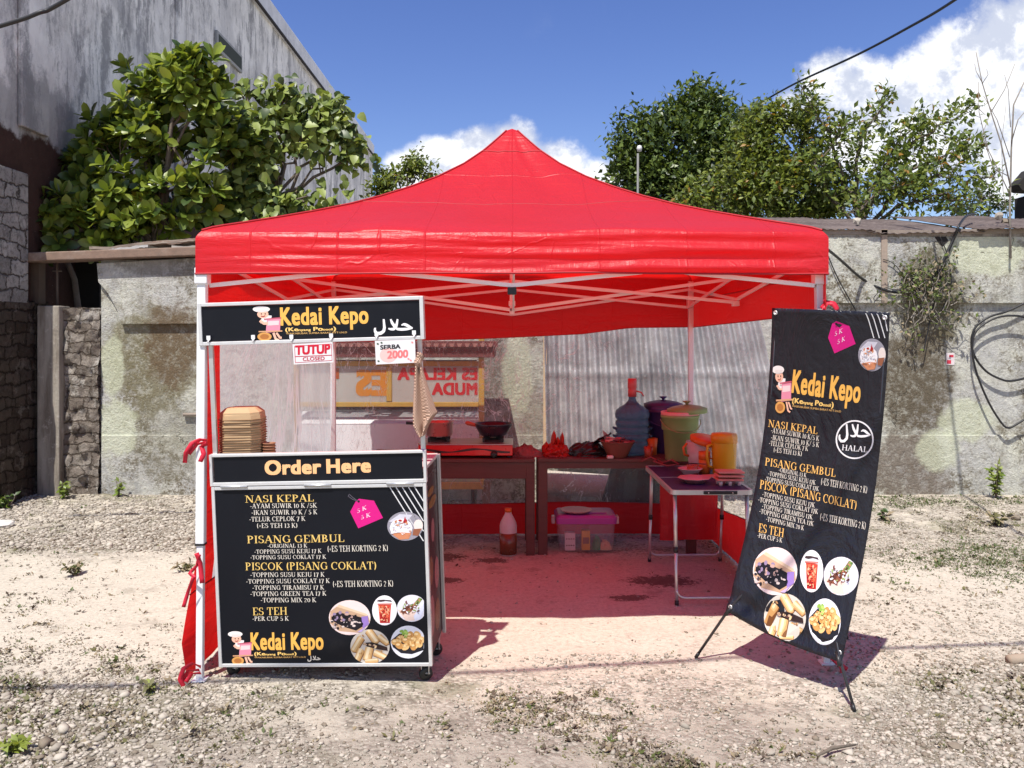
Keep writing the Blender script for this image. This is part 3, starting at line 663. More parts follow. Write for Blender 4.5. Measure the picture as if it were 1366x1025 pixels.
tree('heart_leaf_tree', 'tree with drooping heart-shaped leaves over the left corner of the red canopy', (-3.0, 10.2, 0), W(345, 320, 10.2),
     [(330, 130, 26, 10.2), (375, 140, 34, 10.3), (420, 135, 30, 10.4), (445, 150, 24, 10.4), (350, 180, 44, 10.1), (405, 180, 42, 10.3), (455, 190, 26, 10.4), (320, 225, 44, 10.0), (375, 235, 50, 10.2), (430, 225, 38, 10.3), (300, 270, 40, 9.9), (350, 280, 42, 10.0), (410, 262, 36, 10.2), (475, 215, 18, 10.4), (300, 160, 24, 10.0)],
     'droop', 380, LD, [.45, .35, .2], .14, gap=.42, per=7, r0=.055)
tree('thin_tree', 'small airy treetop showing above the canopy left of the cloud', W(540, 520, 16), W(540, 290, 16),
     [(545, 222, 13, 16), (552, 240, 17, 16), (530, 240, 14, 16), (565, 238, 10, 16), (540, 262, 22, 16), (512, 248, 10, 16), (512, 262, 12, 16)],
     'small', 330, LY, [.4, .3, .28, .02], .11, gap=.44, per=6, r0=.05)
tree('dense_tree', 'dense dark green round tree rising behind the right side of the canopy', (2.9, 14.5, 0), W(905, 330, 14.5),
     [(938, 152, 32, 14.5), (900, 172, 34, 14.4), (965, 176, 36, 14.6), (860, 195, 40, 14.3), (915, 205, 50, 14.3), (975, 210, 48, 14.4), (850, 235, 36, 14.2), (900, 255, 46, 14.2), (960, 262, 50, 14.2), (1000, 240, 36, 14.4), (932, 138, 18, 14.5), (995, 195, 26, 14.6)],
     'small', 3000, LS, [.42, .36, .22], .125, gap=.33, per=8, r0=.16, twigs=False)
tree('olive_tree', 'yellowish green bushy tree between the dark round tree and the sparse one', (4.3, 12.6, 0), W(1045, 330, 12.6),
     [(1020, 175, 30, 12.6), (1045, 170, 26, 12.6), (1005, 215, 36, 12.5), (1050, 215, 40, 12.5), (970, 255, 34, 12.3), (1020, 262, 40, 12.3), (1075, 262, 44, 12.3), (1105, 265, 28, 12.4), (930, 278, 26, 12.2), (1075, 168, 16, 12.6), (1078, 145, 10, 12.6)],
     'small', 1800, LY, [.42, .30, .26, .02], .10, gap=.37, per=7, r0=.08)
# sparse tree with long reaching limbs
def limb_tree(name, label, base, arms, leafL, mats, wts, r=.05, dens=15):
    root = empty(name, base, label, 'tree'); B = Vector(base); mb = MB(); P = []; A = []
    for pts, k in arms:
        q = [W(*p) - B for p in pts]; fine = []
        for a, c2 in zip(q[:-1], q[1:]):
            for t in range(5): fine.append(a.lerp(c2, t / 5) + Vector((random.gauss(0, .02), random.gauss(0, .05), random.gauss(0, .02))))
        fine.append(q[-1]); N = len(fine)
        mb.tube(fine, [max(.006, r * k * (1 - i / N) ** .8) for i in range(N)], 6)
        for i in range(int(N * .25), N):
            for _ in range(dens if i > N * .4 else dens // 2):
                off = Vector((random.gauss(0, .5), random.gauss(0, .5), random.gauss(.15, .45))); d = off.normalized(); ln = random.uniform(.05, .33) * (1.3 - .6 * i / N)
                e = fine[i] + d * ln
                if random.random() < .35: mb.tube([fine[i], e], [.006, .003], 4, cap=False)
                for _ in range(3): P.append(e + Vector([random.gauss(0, .045) for _ in range(3)])); A.append(d)
    mb.build('trunk', MAT_BARK, root); P = np.array(P); A = np.array(A); N = len(P)
    D = unit(rnd_dirs(N) + A * .8 + np.array([0, -.1, .1])); Nn = unit(rnd_dirs(N) * .8 + np.array([-.1, -.3, .8]))
    V, F = leaves(P, D, Nn, leafL * RNG.uniform(.6, 1.2, N), .26, [(0, 0), (.45, 1.0), (1, 0)], .25, .2)
    leafmesh('crown', V, F, mats, RNG.choice(len(mats), N, p=wts), root); return root
limb_tree('sparse_tree', 'sparse tree with long leafy limbs reaching right across the white cloud', W(1150, 560, 12),
    [([(1150, 560, 12), (1150, 300, 12), (1160, 255, 12), (1190, 215, 12), (1240, 175, 12), (1300, 140, 12)], 1.0), ([(1150, 300, 12), (1175, 245, 12), (1225, 222, 11.8), (1275, 205, 11.8), (1300, 198, 11.8)], .7),
     ([(1150, 310, 12), (1190, 262, 11.7), (1250, 235, 11.6), (1325, 236, 11.6)], .7), ([(1150, 300, 12), (1140, 240, 12.1), (1150, 180, 12.2), (1185, 130, 12.2)], .8), ([(1150, 300, 12), (1125, 230, 12), (1105, 180, 12), (1070, 118, 12)], .8),
     ([(1150, 300, 12), (1185, 230, 12), (1200, 185, 12.1), (1235, 160, 12.2)], .6), ([(1150, 310, 12), (1200, 275, 11.7), (1245, 262, 11.6), (1290, 270, 11.6)], .6), ([(1150, 310, 12), (1110, 265, 11.8), (1090, 220, 11.8), (1130, 165, 12)], .6),
     ([(1150, 310, 12), (1140, 285, 11.6), (1180, 250, 11.5), (1215, 250, 11.5)], .5)],
    .105, [LS[1], LY[0], LY[1], LS[0], LY[3]], [.30, .28, .18, .22, .02], dens=15)
limb_tree('sparse_tree', 'low dark shrub top peeking over the shed roof near the right edge', W(1290, 420, 14),
    [([(1290, 420, 14), (1285, 290, 14), (1265, 270, 14)], .6), ([(1290, 400, 14), (1300, 275, 14), (1320, 262, 14)], .5), ([(1290, 400, 14), (1320, 280, 14), (1345, 270, 14)], .5)], .09, LS, [.4, .3, .3], dens=16)
# dry bare stems standing on the right wall
mb = MB(); B = W(1348, 340, 8.55)
def st(pts, r): mb.tube([W(x, y, 8.55 + random.uniform(-.06, .06)) for x, y in pts], [r * (1 - .6 * i / len(pts)) for i in range(len(pts))], 5)
st([(1348, 345), (1347, 280), (1349, 200), (1352, 140), (1366, 110)], .012); st([(1348, 250), (1335, 190), (1322, 150), (1310, 110), (1302, 70)], .008); st([(1347, 260), (1338, 240), (1318, 200), (1306, 150), (1305, 110)], .006)
st([(1349, 190), (1358, 160), (1375, 140)], .006); st([(1345, 235), (1325, 225), (1310, 180), (1322, 150)], .005); st([(1322, 150), (1340, 120), (1354, 85)], .005); st([(1310, 110), (1302, 95), (1300, 85)], .004); st([(1347, 210), (1330, 160), (1312, 128)], .005)
st([(1346, 300), (1338, 255), (1336, 190), (1342, 140)], .004); st([(1310, 112), (1318, 100), (1316, 92)], .004); st([(1348, 170), (1345, 120), (1340, 100)], .004)
o = rebase(mb.build('dry_plant', MAT_TWIG, None), B); tag(o, 'tall bare dry weed stems standing on top of the right wall', 'plant')
# vine on the right wall
root = empty('wall_vine', W(1235, 405, YW - .07), 'straggly half-dead vine clinging to the right wall beside the banner', 'plant'); mb = MB(); P = []; 
for i in range(46):
    x, y = random.gauss(1232, 16), random.uniform(370, 425); pts = [(x, y)]
    a = random.uniform(-2.4, -.7) if i < 30 else random.uniform(.8, 2.3)
    for k in range(6):
        a += random.gauss(0, .35); x += math.cos(a) * 9; y += math.sin(a) * 8.5; pts.append((x, y))
        if y < 400 or random.random() < .4: P += [(x + random.gauss(0, 4), y + random.gauss(0, 4)) for _ in range(3 if y > 345 else 2)]
    mb.tube([W(px, py, YW - .075 - random.uniform(0, .06)) for px, py in pts], [.006 - .0007 * k for k in range(len(pts))], 4, cap=False)
mb.build('stems', MAT_TWIG, root, False); PP = np.array([W(x, y, YW - .08 - random.uniform(0, .08)) - Vector(root.location) for x, y in P]); N = len(PP)
V, F = leaves(PP, rnd_dirs(N), unit(rnd_dirs(N) * .6 + np.array([0, -1, .4])), .045 * RNG.uniform(.6, 1.3, N), .28, [(0, 0), (.45, 1.0), (1, 0)])
leafmesh('leaves', V, F, [LY[2], LY[0], weed_mats[2]], RNG.choice(3, N, p=[.45, .25, .3]), root)
# small plants along the wall foot
def sprig(px, py, hpx, wpx, Y, label, mats, n_=60, L=.06):
    b0 = W(px, py, Y); b0.z = float(gh(b0.x, b0.y)); root = empty('small_plant', b0, label, 'plant'); mb = MB(); Hh = hpx * Y / FPX; Wd = wpx * Y / FPX; P = []; A = []
    for i in range(5):
        e = Vector((random.uniform(-.5, .5) * Wd, random.uniform(-.5, .5) * Wd, Hh * random.uniform(.6, 1))); mb.tube([(0, 0, -.02), e * .5 + Vector((random.gauss(0, .01), 0, .01)), e], [.006, .004, .002], 5)
        for k in range(n_ // 5): t = random.uniform(.15, 1); P.append(e * t); A.append((random.gauss(0, 1), random.gauss(-.2, 1), random.gauss(.4, .6)))
    mb.build('stem', MAT_BARK, root); P = np.array(P); D = unit(np.array(A)); N = len(P)
    V, F = leaves(P, D, unit(rnd_dirs(N) * .5 + np.array([-.1, -.4, .9])), L * RNG.uniform(.6, 1.2, N), .24, [(0, .15), (.5, 1.0), (1, 0)])
    leafmesh('leaves', V, F, mats, RNG.choice(len(mats), N), root)
sprig(1329, 672, 52, 16, 8.4, 'upright young shrub growing at the foot of the right wall', [LD[0], LD[1], LG[0]], 110, .07)
sprig(84, 668, 24, 16, 8.4, 'green weed in the crack beside the dark post at the stone pier foot', [LG[0], LD[0]], 50, .07)
sprig(158, 668, 22, 12, 8.5, 'small weed at the foot of the left plaster wall', [LG[0], LD[0]], 40, .06)
sprig(8, 690, 20, 24, 8.0, 'weed at the far left edge below the dark rubble wall', [LG[2], LG[0]], 50, .07)
sprig(975, 812 - 0, 12, 8, 5.1, 'tiny dry weed on the ground where the canopy shade ends, left of the banner', [weed_mats[2], weed_mats[1]], 20, .035)
sprig(202, 925, 14, 14, 3.93, 'pale green weed on the gravel left of the canopy leg', [LD[1], weed_mats[1]], 34, .04)
sprig(18, 1012, 18, 26, 3.35, 'bright green weed in the bottom left corner gravel', [LG[1], LD[1]], 60, .05)
sprig(1180, 700, 14, 16, 7.6, 'dark weed on the sand right of the banner', [LG[2], weed_mats[2]], 40, .06)
sprig(1330, 705, 18, 34, 7.4, 'brownish low weed on the right, below the young shrub', [weed_mats[1], weed_mats[2]], 70, .06)
sprig(100, 770, 16, 30, 5.9, 'olive tuft on the sandy track at left', [weed_mats[1], weed_mats[2], LD[2]], 80, .045)
sprig(245, 760, 10, 26, 6.0, 'dry flat tuft just left of the canopy leg on the sand', [weed_mats[1], weed_mats[2]], 60, .045)
# ================================================================ RED CANOPY TENT
m, n, b = newmat('red_tent_fabric'); MAT_RED = m
p = n.coord('Object'); X_, Y_, Z_ = n.sep(p)
f = n.noise(p, 2.5, 6, .6)
col = n.mix(f, (.56, .026, .040, 1), (.68, .036, .052, 1))
def fold(s, per, w):   # pressed fold lines every `per` metres
    q = n.math('ABSOLUTE', n.math('SUBTRACT', n.math('FRACT', n.math('ADD', n.math('DIVIDE', s, per), .5)), .5))
    return n.sstep(q, w, 0.0)
wr = n.math('ADD', n.noise(n.vmath('MULTIPLY', p, (1, 1, 6)), 2.2, 6, .6, .6), n.math('MULTIPLY', n.noise(n.vmath('MULTIPLY', p, (2.2, 1, 1)), 2.6, 5, .55, 1.0), .8))
cre = n.voro(n.vmath('ADD', p, n.scale(n.noise(p, 3, 3, col=True), (.25, .25, .25))), 3.2, 'DISTANCE_TO_EDGE')
h = n.math('ADD', n.math('MULTIPLY', n.math('ADD', fold(X_, .42, .016), fold(Y_, .42, .016)), .26), n.math('MULTIPLY', wr, 1.1))
h = n.math('ADD', h, n.math('MULTIPLY', n.math('MULTIPLY', n.sstep(cre, .03, 0.0), n.sstep(f, .5, .62)), .25))
nb_ = n.bump(h, .55, .018)
n.put(b.inputs['Base Color'], col); b.inputs['Roughness'].default_value = .38; b.inputs['Specular IOR Level'].default_value = .45
b.inputs['Sheen Weight'].default_value = .12; b.inputs['Sheen Roughness'].default_value = .5; b.inputs['Sheen Tint'].default_value = (1, .62, .66, 1)
n.put(b.inputs['Normal'], nb_)
tr = n.node('ShaderNodeBsdfTranslucent'); tr.inputs[0].default_value = (.97, .012, .009, 1); n.put(tr.inputs['Normal'], nb_)
mx = n.node('ShaderNodeMixShader'); mx.inputs[0].default_value = .53
n.l.new(b.outputs[0], mx.inputs[1]); n.l.new(tr.outputs[0], mx.inputs[2]); n.l.new(mx.outputs[0], n.n['Material Output'].inputs[0])
MAT_SEAM = simple('red_seam', (.36, .008, .015, 1), .6)
def clear_sheet(name, hz, fan):
  m, n, b = newmat(name)
  p = n.coord('Object')
  if fan:   # creases fan out from where the sheet is gathered at the top
    X_, Y_, Z_ = n.sep(p); p = n.comb(X_, n.math('DIVIDE', n.math('SUBTRACT', Y_, .25), n.math('SUBTRACT', 2.5, Z_)), n.math('MULTIPLY', Z_, .35))
  wv = n.noise(n.vmath('MULTIPLY', p, (2.2, 2.2, .9)), 3.0, 4, .5, .25 if fan else 1.6); wv2 = n.noise(n.vmath('MULTIPLY', p, (3, 3, .8)), 9, 3, .5, .2 if fan else 1.2)
  ridge = n.math('ADD', n.sstep(n.math('ABSOLUTE', n.math('SUBTRACT', wv, .5)), .035 if fan else .018, 0.0), n.math('MULTIPLY', n.sstep(n.math('ABSOLUTE', n.math('SUBTRACT', wv2, .5)), .02, 0.0), .5), clamp=True)
  ridge = n.math('MULTIPLY', ridge, n.sstep(n.noise(p, 1.4, 3), .42, .62))
  haze_ = n.noise(p, 1.1, 4, .6)
  n.put(b.inputs['Base Color'], n.mix(ridge, (.55, .55, .54, 1) if fan else (.8, .8, .79, 1), (.95, .95, .95, 1))); b.inputs['Roughness'].default_value = .2  # ridges whitened, painting in the reflections along the creases
  n.put(b.inputs['Normal'], n.bump(n.math('ADD', wv, n.math('MULTIPLY', wv2, .4)), .7, .06))
  tl = n.node('ShaderNodeBsdfTranslucent'); tl.inputs[0].default_value = (.9, .9, .9, 1)
  m1 = n.node('ShaderNodeMixShader'); m1.inputs[0].default_value = .5; n.l.new(b.outputs[0], m1.inputs[1]); n.l.new(tl.outputs[0], m1.inputs[2])
  tp = n.node('ShaderNodeBsdfTransparent'); tp.inputs[0].default_value = (.95, .95, .95, 1)
  m2 = n.node('ShaderNodeMixShader'); n.put(m2.inputs[0], n.math('ADD', n.math('ADD', n.math('MULTIPLY', haze_, hz[0]), hz[1]), n.math('MULTIPLY', ridge, hz[2])))
  n.l.new(tp.outputs[0], m2.inputs[1]); n.l.new(m1.outputs[0], m2.inputs[2]); n.l.new(m2.outputs[0], n.n['Material Output'].inputs[0])
  return m
MAT_CLEAR = clear_sheet('clear_plastic_sheet', (.22, .03, .6), False); MAT_CLEARL = clear_sheet('creased_plastic_sheet', (.6, .38, .9), True)
MAT_WHITE = simple('white_powder_coat', (.78, .78, .78, 1), .35, var=.05, nscale=6)
MAT_BLACKP = simple('black_plastic', (.015, .015, .016, 1), .45)

TY = 5.55
tent = empty('canopy_tent', (0, TY, 0), 'red pop-up canopy tent with white legs and clear plastic side walls', 'tent')
ZK = [(0, 3.05), (.02, 3.035), (.06, 2.965), (.12, 2.865), (.2, 2.755), (.3, 2.645), (.4, 2.555), (.5, 2.475), (.6, 2.405), (.7, 2.345), (.8, 2.29), (.9, 2.238), (.97, 2.203), (1, 2.18)]
zk = lambda t: float(np.interp(t, [a for a, _ in ZK], [q for _, q in ZK]))
def roof_pt(k, s, t):
    if t <= 1:
        hh = 1.5 * t; ed = (1 - abs(s) ** 4)
        z = zk(t) + ed * (.055 * n1(s * 2.4 + k * 9, t * 2.6) * min(1, t * 3) + .008 * n1(s * 9 + k * 3, t * 5) * t) - .02 * math.sin(math.pi * t) * (1 - s * s) * t
    else:
        q = (t - 1); ed = 1 - abs(s) ** 6
        z = 2.18 - .205 * q - .012 * q * n1(s * 4, k * 7.0)
        hh = 1.5 + .022 * math.sin(min(1, q * 5) * 1.57) + ed * (.022 * n1(s * 2.2 + k * 5, q * 5) + .022 * n1(s * 3 + k, q * 9) * (.5 + .6 * abs(s)))
    if t > 1 and k == 0: hh += .013 * math.sin((t - 1) * 15 + 1.2 * s + n1(s * 2, 3.0) * 4) * float(sm(s, -.1, .6)) * (1 - abs(s) ** 6)
    x, y = s * hh, -hh
    for _ in range(k): x, y = -y, x
    return Vector((x, y, z))
mb = MB(); rows = [i / 44 for i in range(45)] + [1.02, 1.04, 1.07] + [1.1 + .9 * i / 26 for i in range(27)]
for k in range(4):
    NU = 72; vs = [roof_pt(k, -1 + 2 * i / NU, t) for t in rows for i in range(NU + 1)]; o0 = len(mb.v); mb.v += [tuple(v) for v in vs]
    for j in range(len(rows) - 1):
        for i in range(NU):
            a = o0 + j * (NU + 1) + i; mb.f.append((a, a + 1, a + NU + 2, a + NU + 1)); mb.m.append(0); mb.sm.append(True)
cover = mb.build('canopy_cover', MAT_RED, tent)
mb = MB()       # stitched seams: hips, cap seam, eave binding
for k in range(4):
    for s0 in (-1,):
        pts = [roof_pt(k, s0, t) + Vector((0, 0, .004)) for t in [i / 40 for i in range(1, 41)]]; mb.tube(pts, .0055, 5, cap=False)
    mb.tube([roof_pt(k, -1 + 2 * i / 40, .125) + Vector((0, 0, .002)) for i in range(41)], .004, 4, cap=False)
    mb.tube([roof_pt(k, -1 + 2 * i / 60, 2.0) for i in range(61)], .005, 5, cap=False)
    mb.tube([roof_pt(k, -1 + 2 * i / 60, .56) + Vector((0, 0, .0)) for i in range(61)], .0026, 4, cap=False)
mb.build('seam', MAT_SEAM, tent)
# legs: outer sleeve, inner post, foot plate
for lx, ly, fx, fy in ((-1.497, 4.06, -1.515, 4.07), (1.50, 4.10, 1.60, 4.27), (-1.5, 7.03, -1.5, 7.03), (1.5, 7.03, 1.5, 7.03)):
    top = Vector((lx, ly, 2.14)); ft = Vector((fx, fy, .0)); g = float(gh(fx, fy)); ft.z = g
    mid = ft.lerp(top, .31)
    mb = MB(); mb.bar(mid, top, .042, .042, 0, (0, 1, 0)); lg = mb.build('leg', MAT_WHITE, tent, False, bevel=.005)
    mb = MB(); mb.bar(ft, mid, .033, .033, 0, (0, 1, 0)); mb.build('inner_post', MAT_WHITE, lg, False, bevel=.004)
    mb = MB(); mb.bar(mid - Vector((0, 0, .006)), mid + Vector((0, 0, .004)), .044, .044, 0, (0, 1, 0)); mb.build('sleeve_ring', MAT_BLACKP, lg, False)
    mb = MB(); mb.box(fx - .034, fx + .034, fy - .034, fy + .034, g - .002, g + .008); mb.build('foot_plate', MAT_WHITE, lg, False, bevel=.003)
    mb = MB(); q = ft.lerp(top, .915); mb.bar(q - Vector((0, 0, .035)), q + Vector((0, 0, .045)), .062, .062, 0, (0, 1, 0)); mb.build('slider', MAT_WHITE, lg, False, bevel=.006)
# scissor truss
zt, zb_ = 2.07, 1.92
cs = [(-1.48, 4.09), (1.48, 4.09), (1.48, 7.01), (-1.48, 7.01)]
def truss(a, c2, zA, zC, off):
    d = Vector((c2[0] - a[0], c2[1] - a[1], 0)).normalized(); o = Vector((-d.y, d.x, 0)) * off
    mb = MB(); mb.bar(Vector((a[0], a[1], zA)) + o, Vector((c2[0], c2[1], zC)) + o, .012, .021); mb.build('truss_bar', MAT_WHITE, tent, False, bevel=.002)
for i in range(4):
    a, c2 = cs[i], cs[(i + 1) % 4]; md_ = ((a[0] + c2[0]) / 2, (a[1] + c2[1]) / 2)
    lo = 1.86 if i == 2 else zb_; hi_ = zt
    truss(a, md_, zb_, hi_, .009); truss(a, md_, hi_, lo, -.009); truss(c2, md_, zb_, hi_, -.009); truss(c2, md_, hi_, lo, .009)
for mx_, my_ in ((0, 4.09), (1.48, TY), (0, 7.01), (-1.48, TY)):
    truss((mx_, my_), (0, TY), 1.90, 2.04, .009); truss((mx_, my_), (0, TY), 2.06, 1.85, -.009)
mb = MB(); mb.bar((0, TY, 1.82), (0, TY, 2.98), .03, .03, 0, (0, 1, 0)); mb.build('centre_post', MAT_WHITE, tent, False, bevel=.003)
for x, y in ((0, 4.09), (0, 7.01), (1.48, TY), (-1.48, TY), (0, TY)):
    mb = MB(); mb.box(x - .022, x + .022, y - .022, y + .022, 1.875, 1.91); mb.build('joint', MAT_BLACKP if x == 0 and y == 4.09 else MAT_WHITE, tent, False, bevel=.004)
# walls: red border round a clear window
def wall_panel(side, ztop, zbot, ubl, ubr, flare):
    def pt(u, z):
        dsp = .035 * n1(u * 1.3 + side * 4, z * 1.1, 3) + .016 * n1(u * 5, z * 2.2, side * 3) * sm(2.2 - z, .1, 1.2)
        if side == 0: return Vector((u, 7.06 + dsp + flare(u, z), z))
        if side == 1: return Vector((-1.515 + dsp - flare(u, z), TY + u, z))
        return Vector((1.515 + dsp + flare(u, z), TY + u, z))
    mb = MB(); NU = 46; u0, u1 = (-1.49, 1.49) if side < 2 else (-.80, 1.49)
    f0 = lambda u: float(gh(*pt(u, 0)[:2])) + .015
    U = lambda a: u0 + a * (u1 - u0)
    T0 = lambda a: -1.49 + a * 2.98
    mb.grid(lambda a, v: pt(T0(a), ztop(T0(a)) + v * (2.17 - ztop(T0(a)))), NU, 12)
    mb.grid(lambda a, v: pt(U(a), f0(U(a)) + v * (zbot(U(a)) - f0(U(a)))), NU, 12)
    for ua, ub in ((u0, ubl), (ubr, u1)):
        mb.grid(lambda a, v: pt(ua + a * (ub - ua), zbot(ua + a * (ub - ua)) + v * (ztop(ua + a * (ub - ua)) - zbot(ua + a * (ub - ua)))), 6, 24)
    o = mb.build('wall_panel', MAT_RED, tent, False)
    mb = MB(); mb.grid(lambda a, v: pt(ubl + a * (ubr - ubl), zbot(ubl + a * (ubr - ubl)) + v * (ztop(ubl + a * (ubr - ubl)) - zbot(ubl + a * (ubr - ubl)))), 50, 40)
    mb.build('clear_window', MAT_CLEARL if side == 1 else MAT_CLEAR, o, False)
    mb = MB(); mb.tube([pt(U(i / 40), zbot(U(i / 40))) for i in range(41)], .004, 4, cap=False); mb.tube([pt(U(i / 40), ztop(U(i / 40))) for i in range(41)], .004, 4, cap=False)
    mb.build('seam', MAT_SEAM, o, False)
    return pt
wall_panel(0, lambda u: float(np.interp(u, [-1.5, -.75, -.25, .1, .6, 1.0, 1.5], [1.63, 1.645, 1.66, 1.675, 1.70, 1.752, 1.758])), lambda u: .275 + .01 * math.sin(u * 3), -1.485, 1.485, lambda u, z: .0)
wall_panel(1, lambda u: 1.66, lambda u: .42, -1.22, 1.485, lambda u, z: (.085 * max(0, .62 - z) / .62 * max(0, min(1, (-u - .9) / .55)) if z > .18 else .085 * .71 * max(0, min(1, (-u - .9) / .55)) * (.45 + z / .33)) + .04 * max(0, 1 - z))
wall_panel(2, lambda u: float(np.interp(u, [-1.5, 1.5], [1.785, 1.755])), lambda u: float(np.interp(u, [-1.5, -.25, .64, 1.5], [.5, .48, .375, .29])), -.74, 1.485, lambda u, z: .13 * max(0, 1 - z))
mb = MB(); a, c2 = W(880, 640, 6.375), W(957, 720, 6.375)
mb.grid(lambda u, v: Vector((a.x + u * (c2.x - a.x), 6.372 + .016 * n1(u * 6, v * 3) - .012 * abs(math.sin(u * 7)), c2.z + v * (.70 - c2.z) + .02 * n1(u * 4, 2) * (1 - v))), 18, 14)
tag(rebase(mb.build('red_cloth', MAT_RED), (a.x, 6.372, c2.z)), 'red cloth hanging down the front of the right wooden table, behind the folding table', 'cloth')
# tie ribbons knotted round the front legs and corners
MAT_RIB = simple('red_ribbon', (.66, .02, .05, 1), .5, trans=.25)
def ribbon(px_pts, Y, w=.022):
    pts = [W(x, y, Y) + Vector((0, .01 * math.sin(i * 1.7), 0)) for i, (x, y) in enumerate(px_pts)]; fine = []
    for i in range(len(pts) - 1):
        for t in range(4): fine.append(pts[i].lerp(pts[i + 1], t / 4))
    fine.append(pts[-1]); vs = []
    for i, q in enumerate(fine):
        d = (fine[min(i + 1, len(fine) - 1)] - fine[max(i - 1, 0)]).normalized(); a_ = .5 + .35 * math.sin(i * .55)
        s_ = (d.cross(Vector((0, 1, 0))).normalized() * math.cos(a_) + Vector((0, 1, 0)) * math.sin(a_)) * w / 2; vs += [q - s_, q + s_]
    mb = MB(); mb.add(vs, [(2 * i, 2 * i + 1, 2 * i + 3, 2 * i + 2) for i in range(len(fine) - 1)], 0, True); mb.build('tie_ribbon', MAT_RIB, tent, False, solid=.0012)
ribbon([(276, 588), (266, 587), (256, 592), (249, 604), (246, 618)], 4.02); ribbon([(276, 592), (268, 596), (272, 606), (268, 616)], 4.02, .022)
ribbon([(276, 590), (262, 593), (252, 606)], 4.025, .018)
ribbon([(262, 738), (266, 752), (270, 778)], 4.02, .022); ribbon([(266, 740), (262, 755), (253, 765), (262, 770)], 4.02, .016); ribbon([(258, 770), (250, 790), (245, 810)], 4.0, .018)
ribbon([(268, 890), (256, 886), (245, 892), (241, 905), (247, 921)], 4.0, .022); ribbon([(268, 898), (255, 900), (248, 910)], 4.0, .02); ribbon([(266, 894), (250, 896), (241, 912)], 4.01, .02)
ribbon([(1097, 412), (1104, 403), (1112, 406), (1117, 414)], 4.08, .028); ribbon([(1100, 400), (1101, 408), (1098, 416)], 4.08, .02)
ribbon([(1113, 880), (1122, 890), (1126, 902)], 4.15, .028); ribbon([(1108, 878), (1118, 884), (1130, 893)], 4.15, .02)

# ================================================================ LETTERING
_fc = {}
def font_mesh(s, bold=0.0, sp=1.0):
    key = (s, bold, sp)
    if key in _fc: return _fc[key]
    cu = bpy.data.curves.new('lettering', 'FONT'); cu.body = s; cu.size = 1; cu.offset = bold; cu.space_character = sp; cu.resolution_u = 4
    o = bpy.data.objects.new('lettering', cu); COL.objects.link(o); dg = bpy.context.evaluated_depsgraph_get(); ev = o.evaluated_get(dg); me = ev.to_mesh()
    V = np.array([v.co[:2] for v in me.vertices]); F = [tuple(q.vertices) for q in me.polygons]; ev.to_mesh_clear(); bpy.data.objects.remove(o); bpy.data.curves.remove(cu)
    _fc[key] = (V, F); return V, F
CAPH = font_mesh('H')[0][:, 1].max()
T_, t_ = .14, .058
def _arc(cx, cy, rx, ry, a0, a1, thin=False, k=14):
    po, pi_ = [], []
    for i in range(k + 1):
        a = R(a0 + (a1 - a0) * i / k); w = (t_ if thin else t_ + (T_ - t_) * abs(math.cos(a)) ** 1.3) / 2
        po.append((cx + (rx + w) * math.cos(a), cy + (ry + w * .9) * math.sin(a))); pi_.append((cx + (rx - w) * math.cos(a), cy + (ry - w * .9) * math.sin(a)))
    return [[po[i], po[i + 1], pi_[i + 1], pi_[i]] for i in range(k)]
def _ln(x0, y0, x1, y1, w):
    d = math.hypot(x1 - x0, y1 - y0); k = w / 2 * d / max(.2, abs(y1 - y0)) if abs(y1 - y0) > .2 else w / 2
    if abs(y1 - y0) > .2: return [[(x0 - k, y0), (x0 + k, y0), (x1 + k, y1), (x1 - k, y1)]]
    return [[(x0, y0 - w / 2), (x1, y1 - w / 2), (x1, y1 + w / 2), (x0, y0 + w / 2)]]
def _glyph(spec):
    out = []
    for op in spec:
        k, a = op[0], op[1:]
        if k == 'v': out.append(_ln(a[0], a[1] if len(a) > 1 else 0, a[0], a[2] if len(a) > 2 else 1, T_))
        elif k == 't': out.append(_ln(a[0], a[1] if len(a) > 1 else 0, a[0], a[2] if len(a) > 2 else 1, t_))
        elif k == 'h': out.append(_ln(a[0], a[2], a[1], a[2], t_))
        elif k == 'L': out.append(_ln(*a, T_ * 1.05))
        elif k == 'l': out.append(_ln(*a, t_ * 1.1))
        elif k == 'a': out.append(_arc(*a))
        elif k == 'n': out.append(_arc(*a, True))
        elif k == 's': out.append([[(a[0] - .14, a[1] - (.05 if a[1] > .5 else 0)), (a[0] + .14, a[1] - (.05 if a[1] > .5 else 0)), (a[0] + .14, a[1] + (0 if a[1] > .5 else .05)), (a[0] - .14, a[1] + (0 if a[1] > .5 else .05))]])
    return out
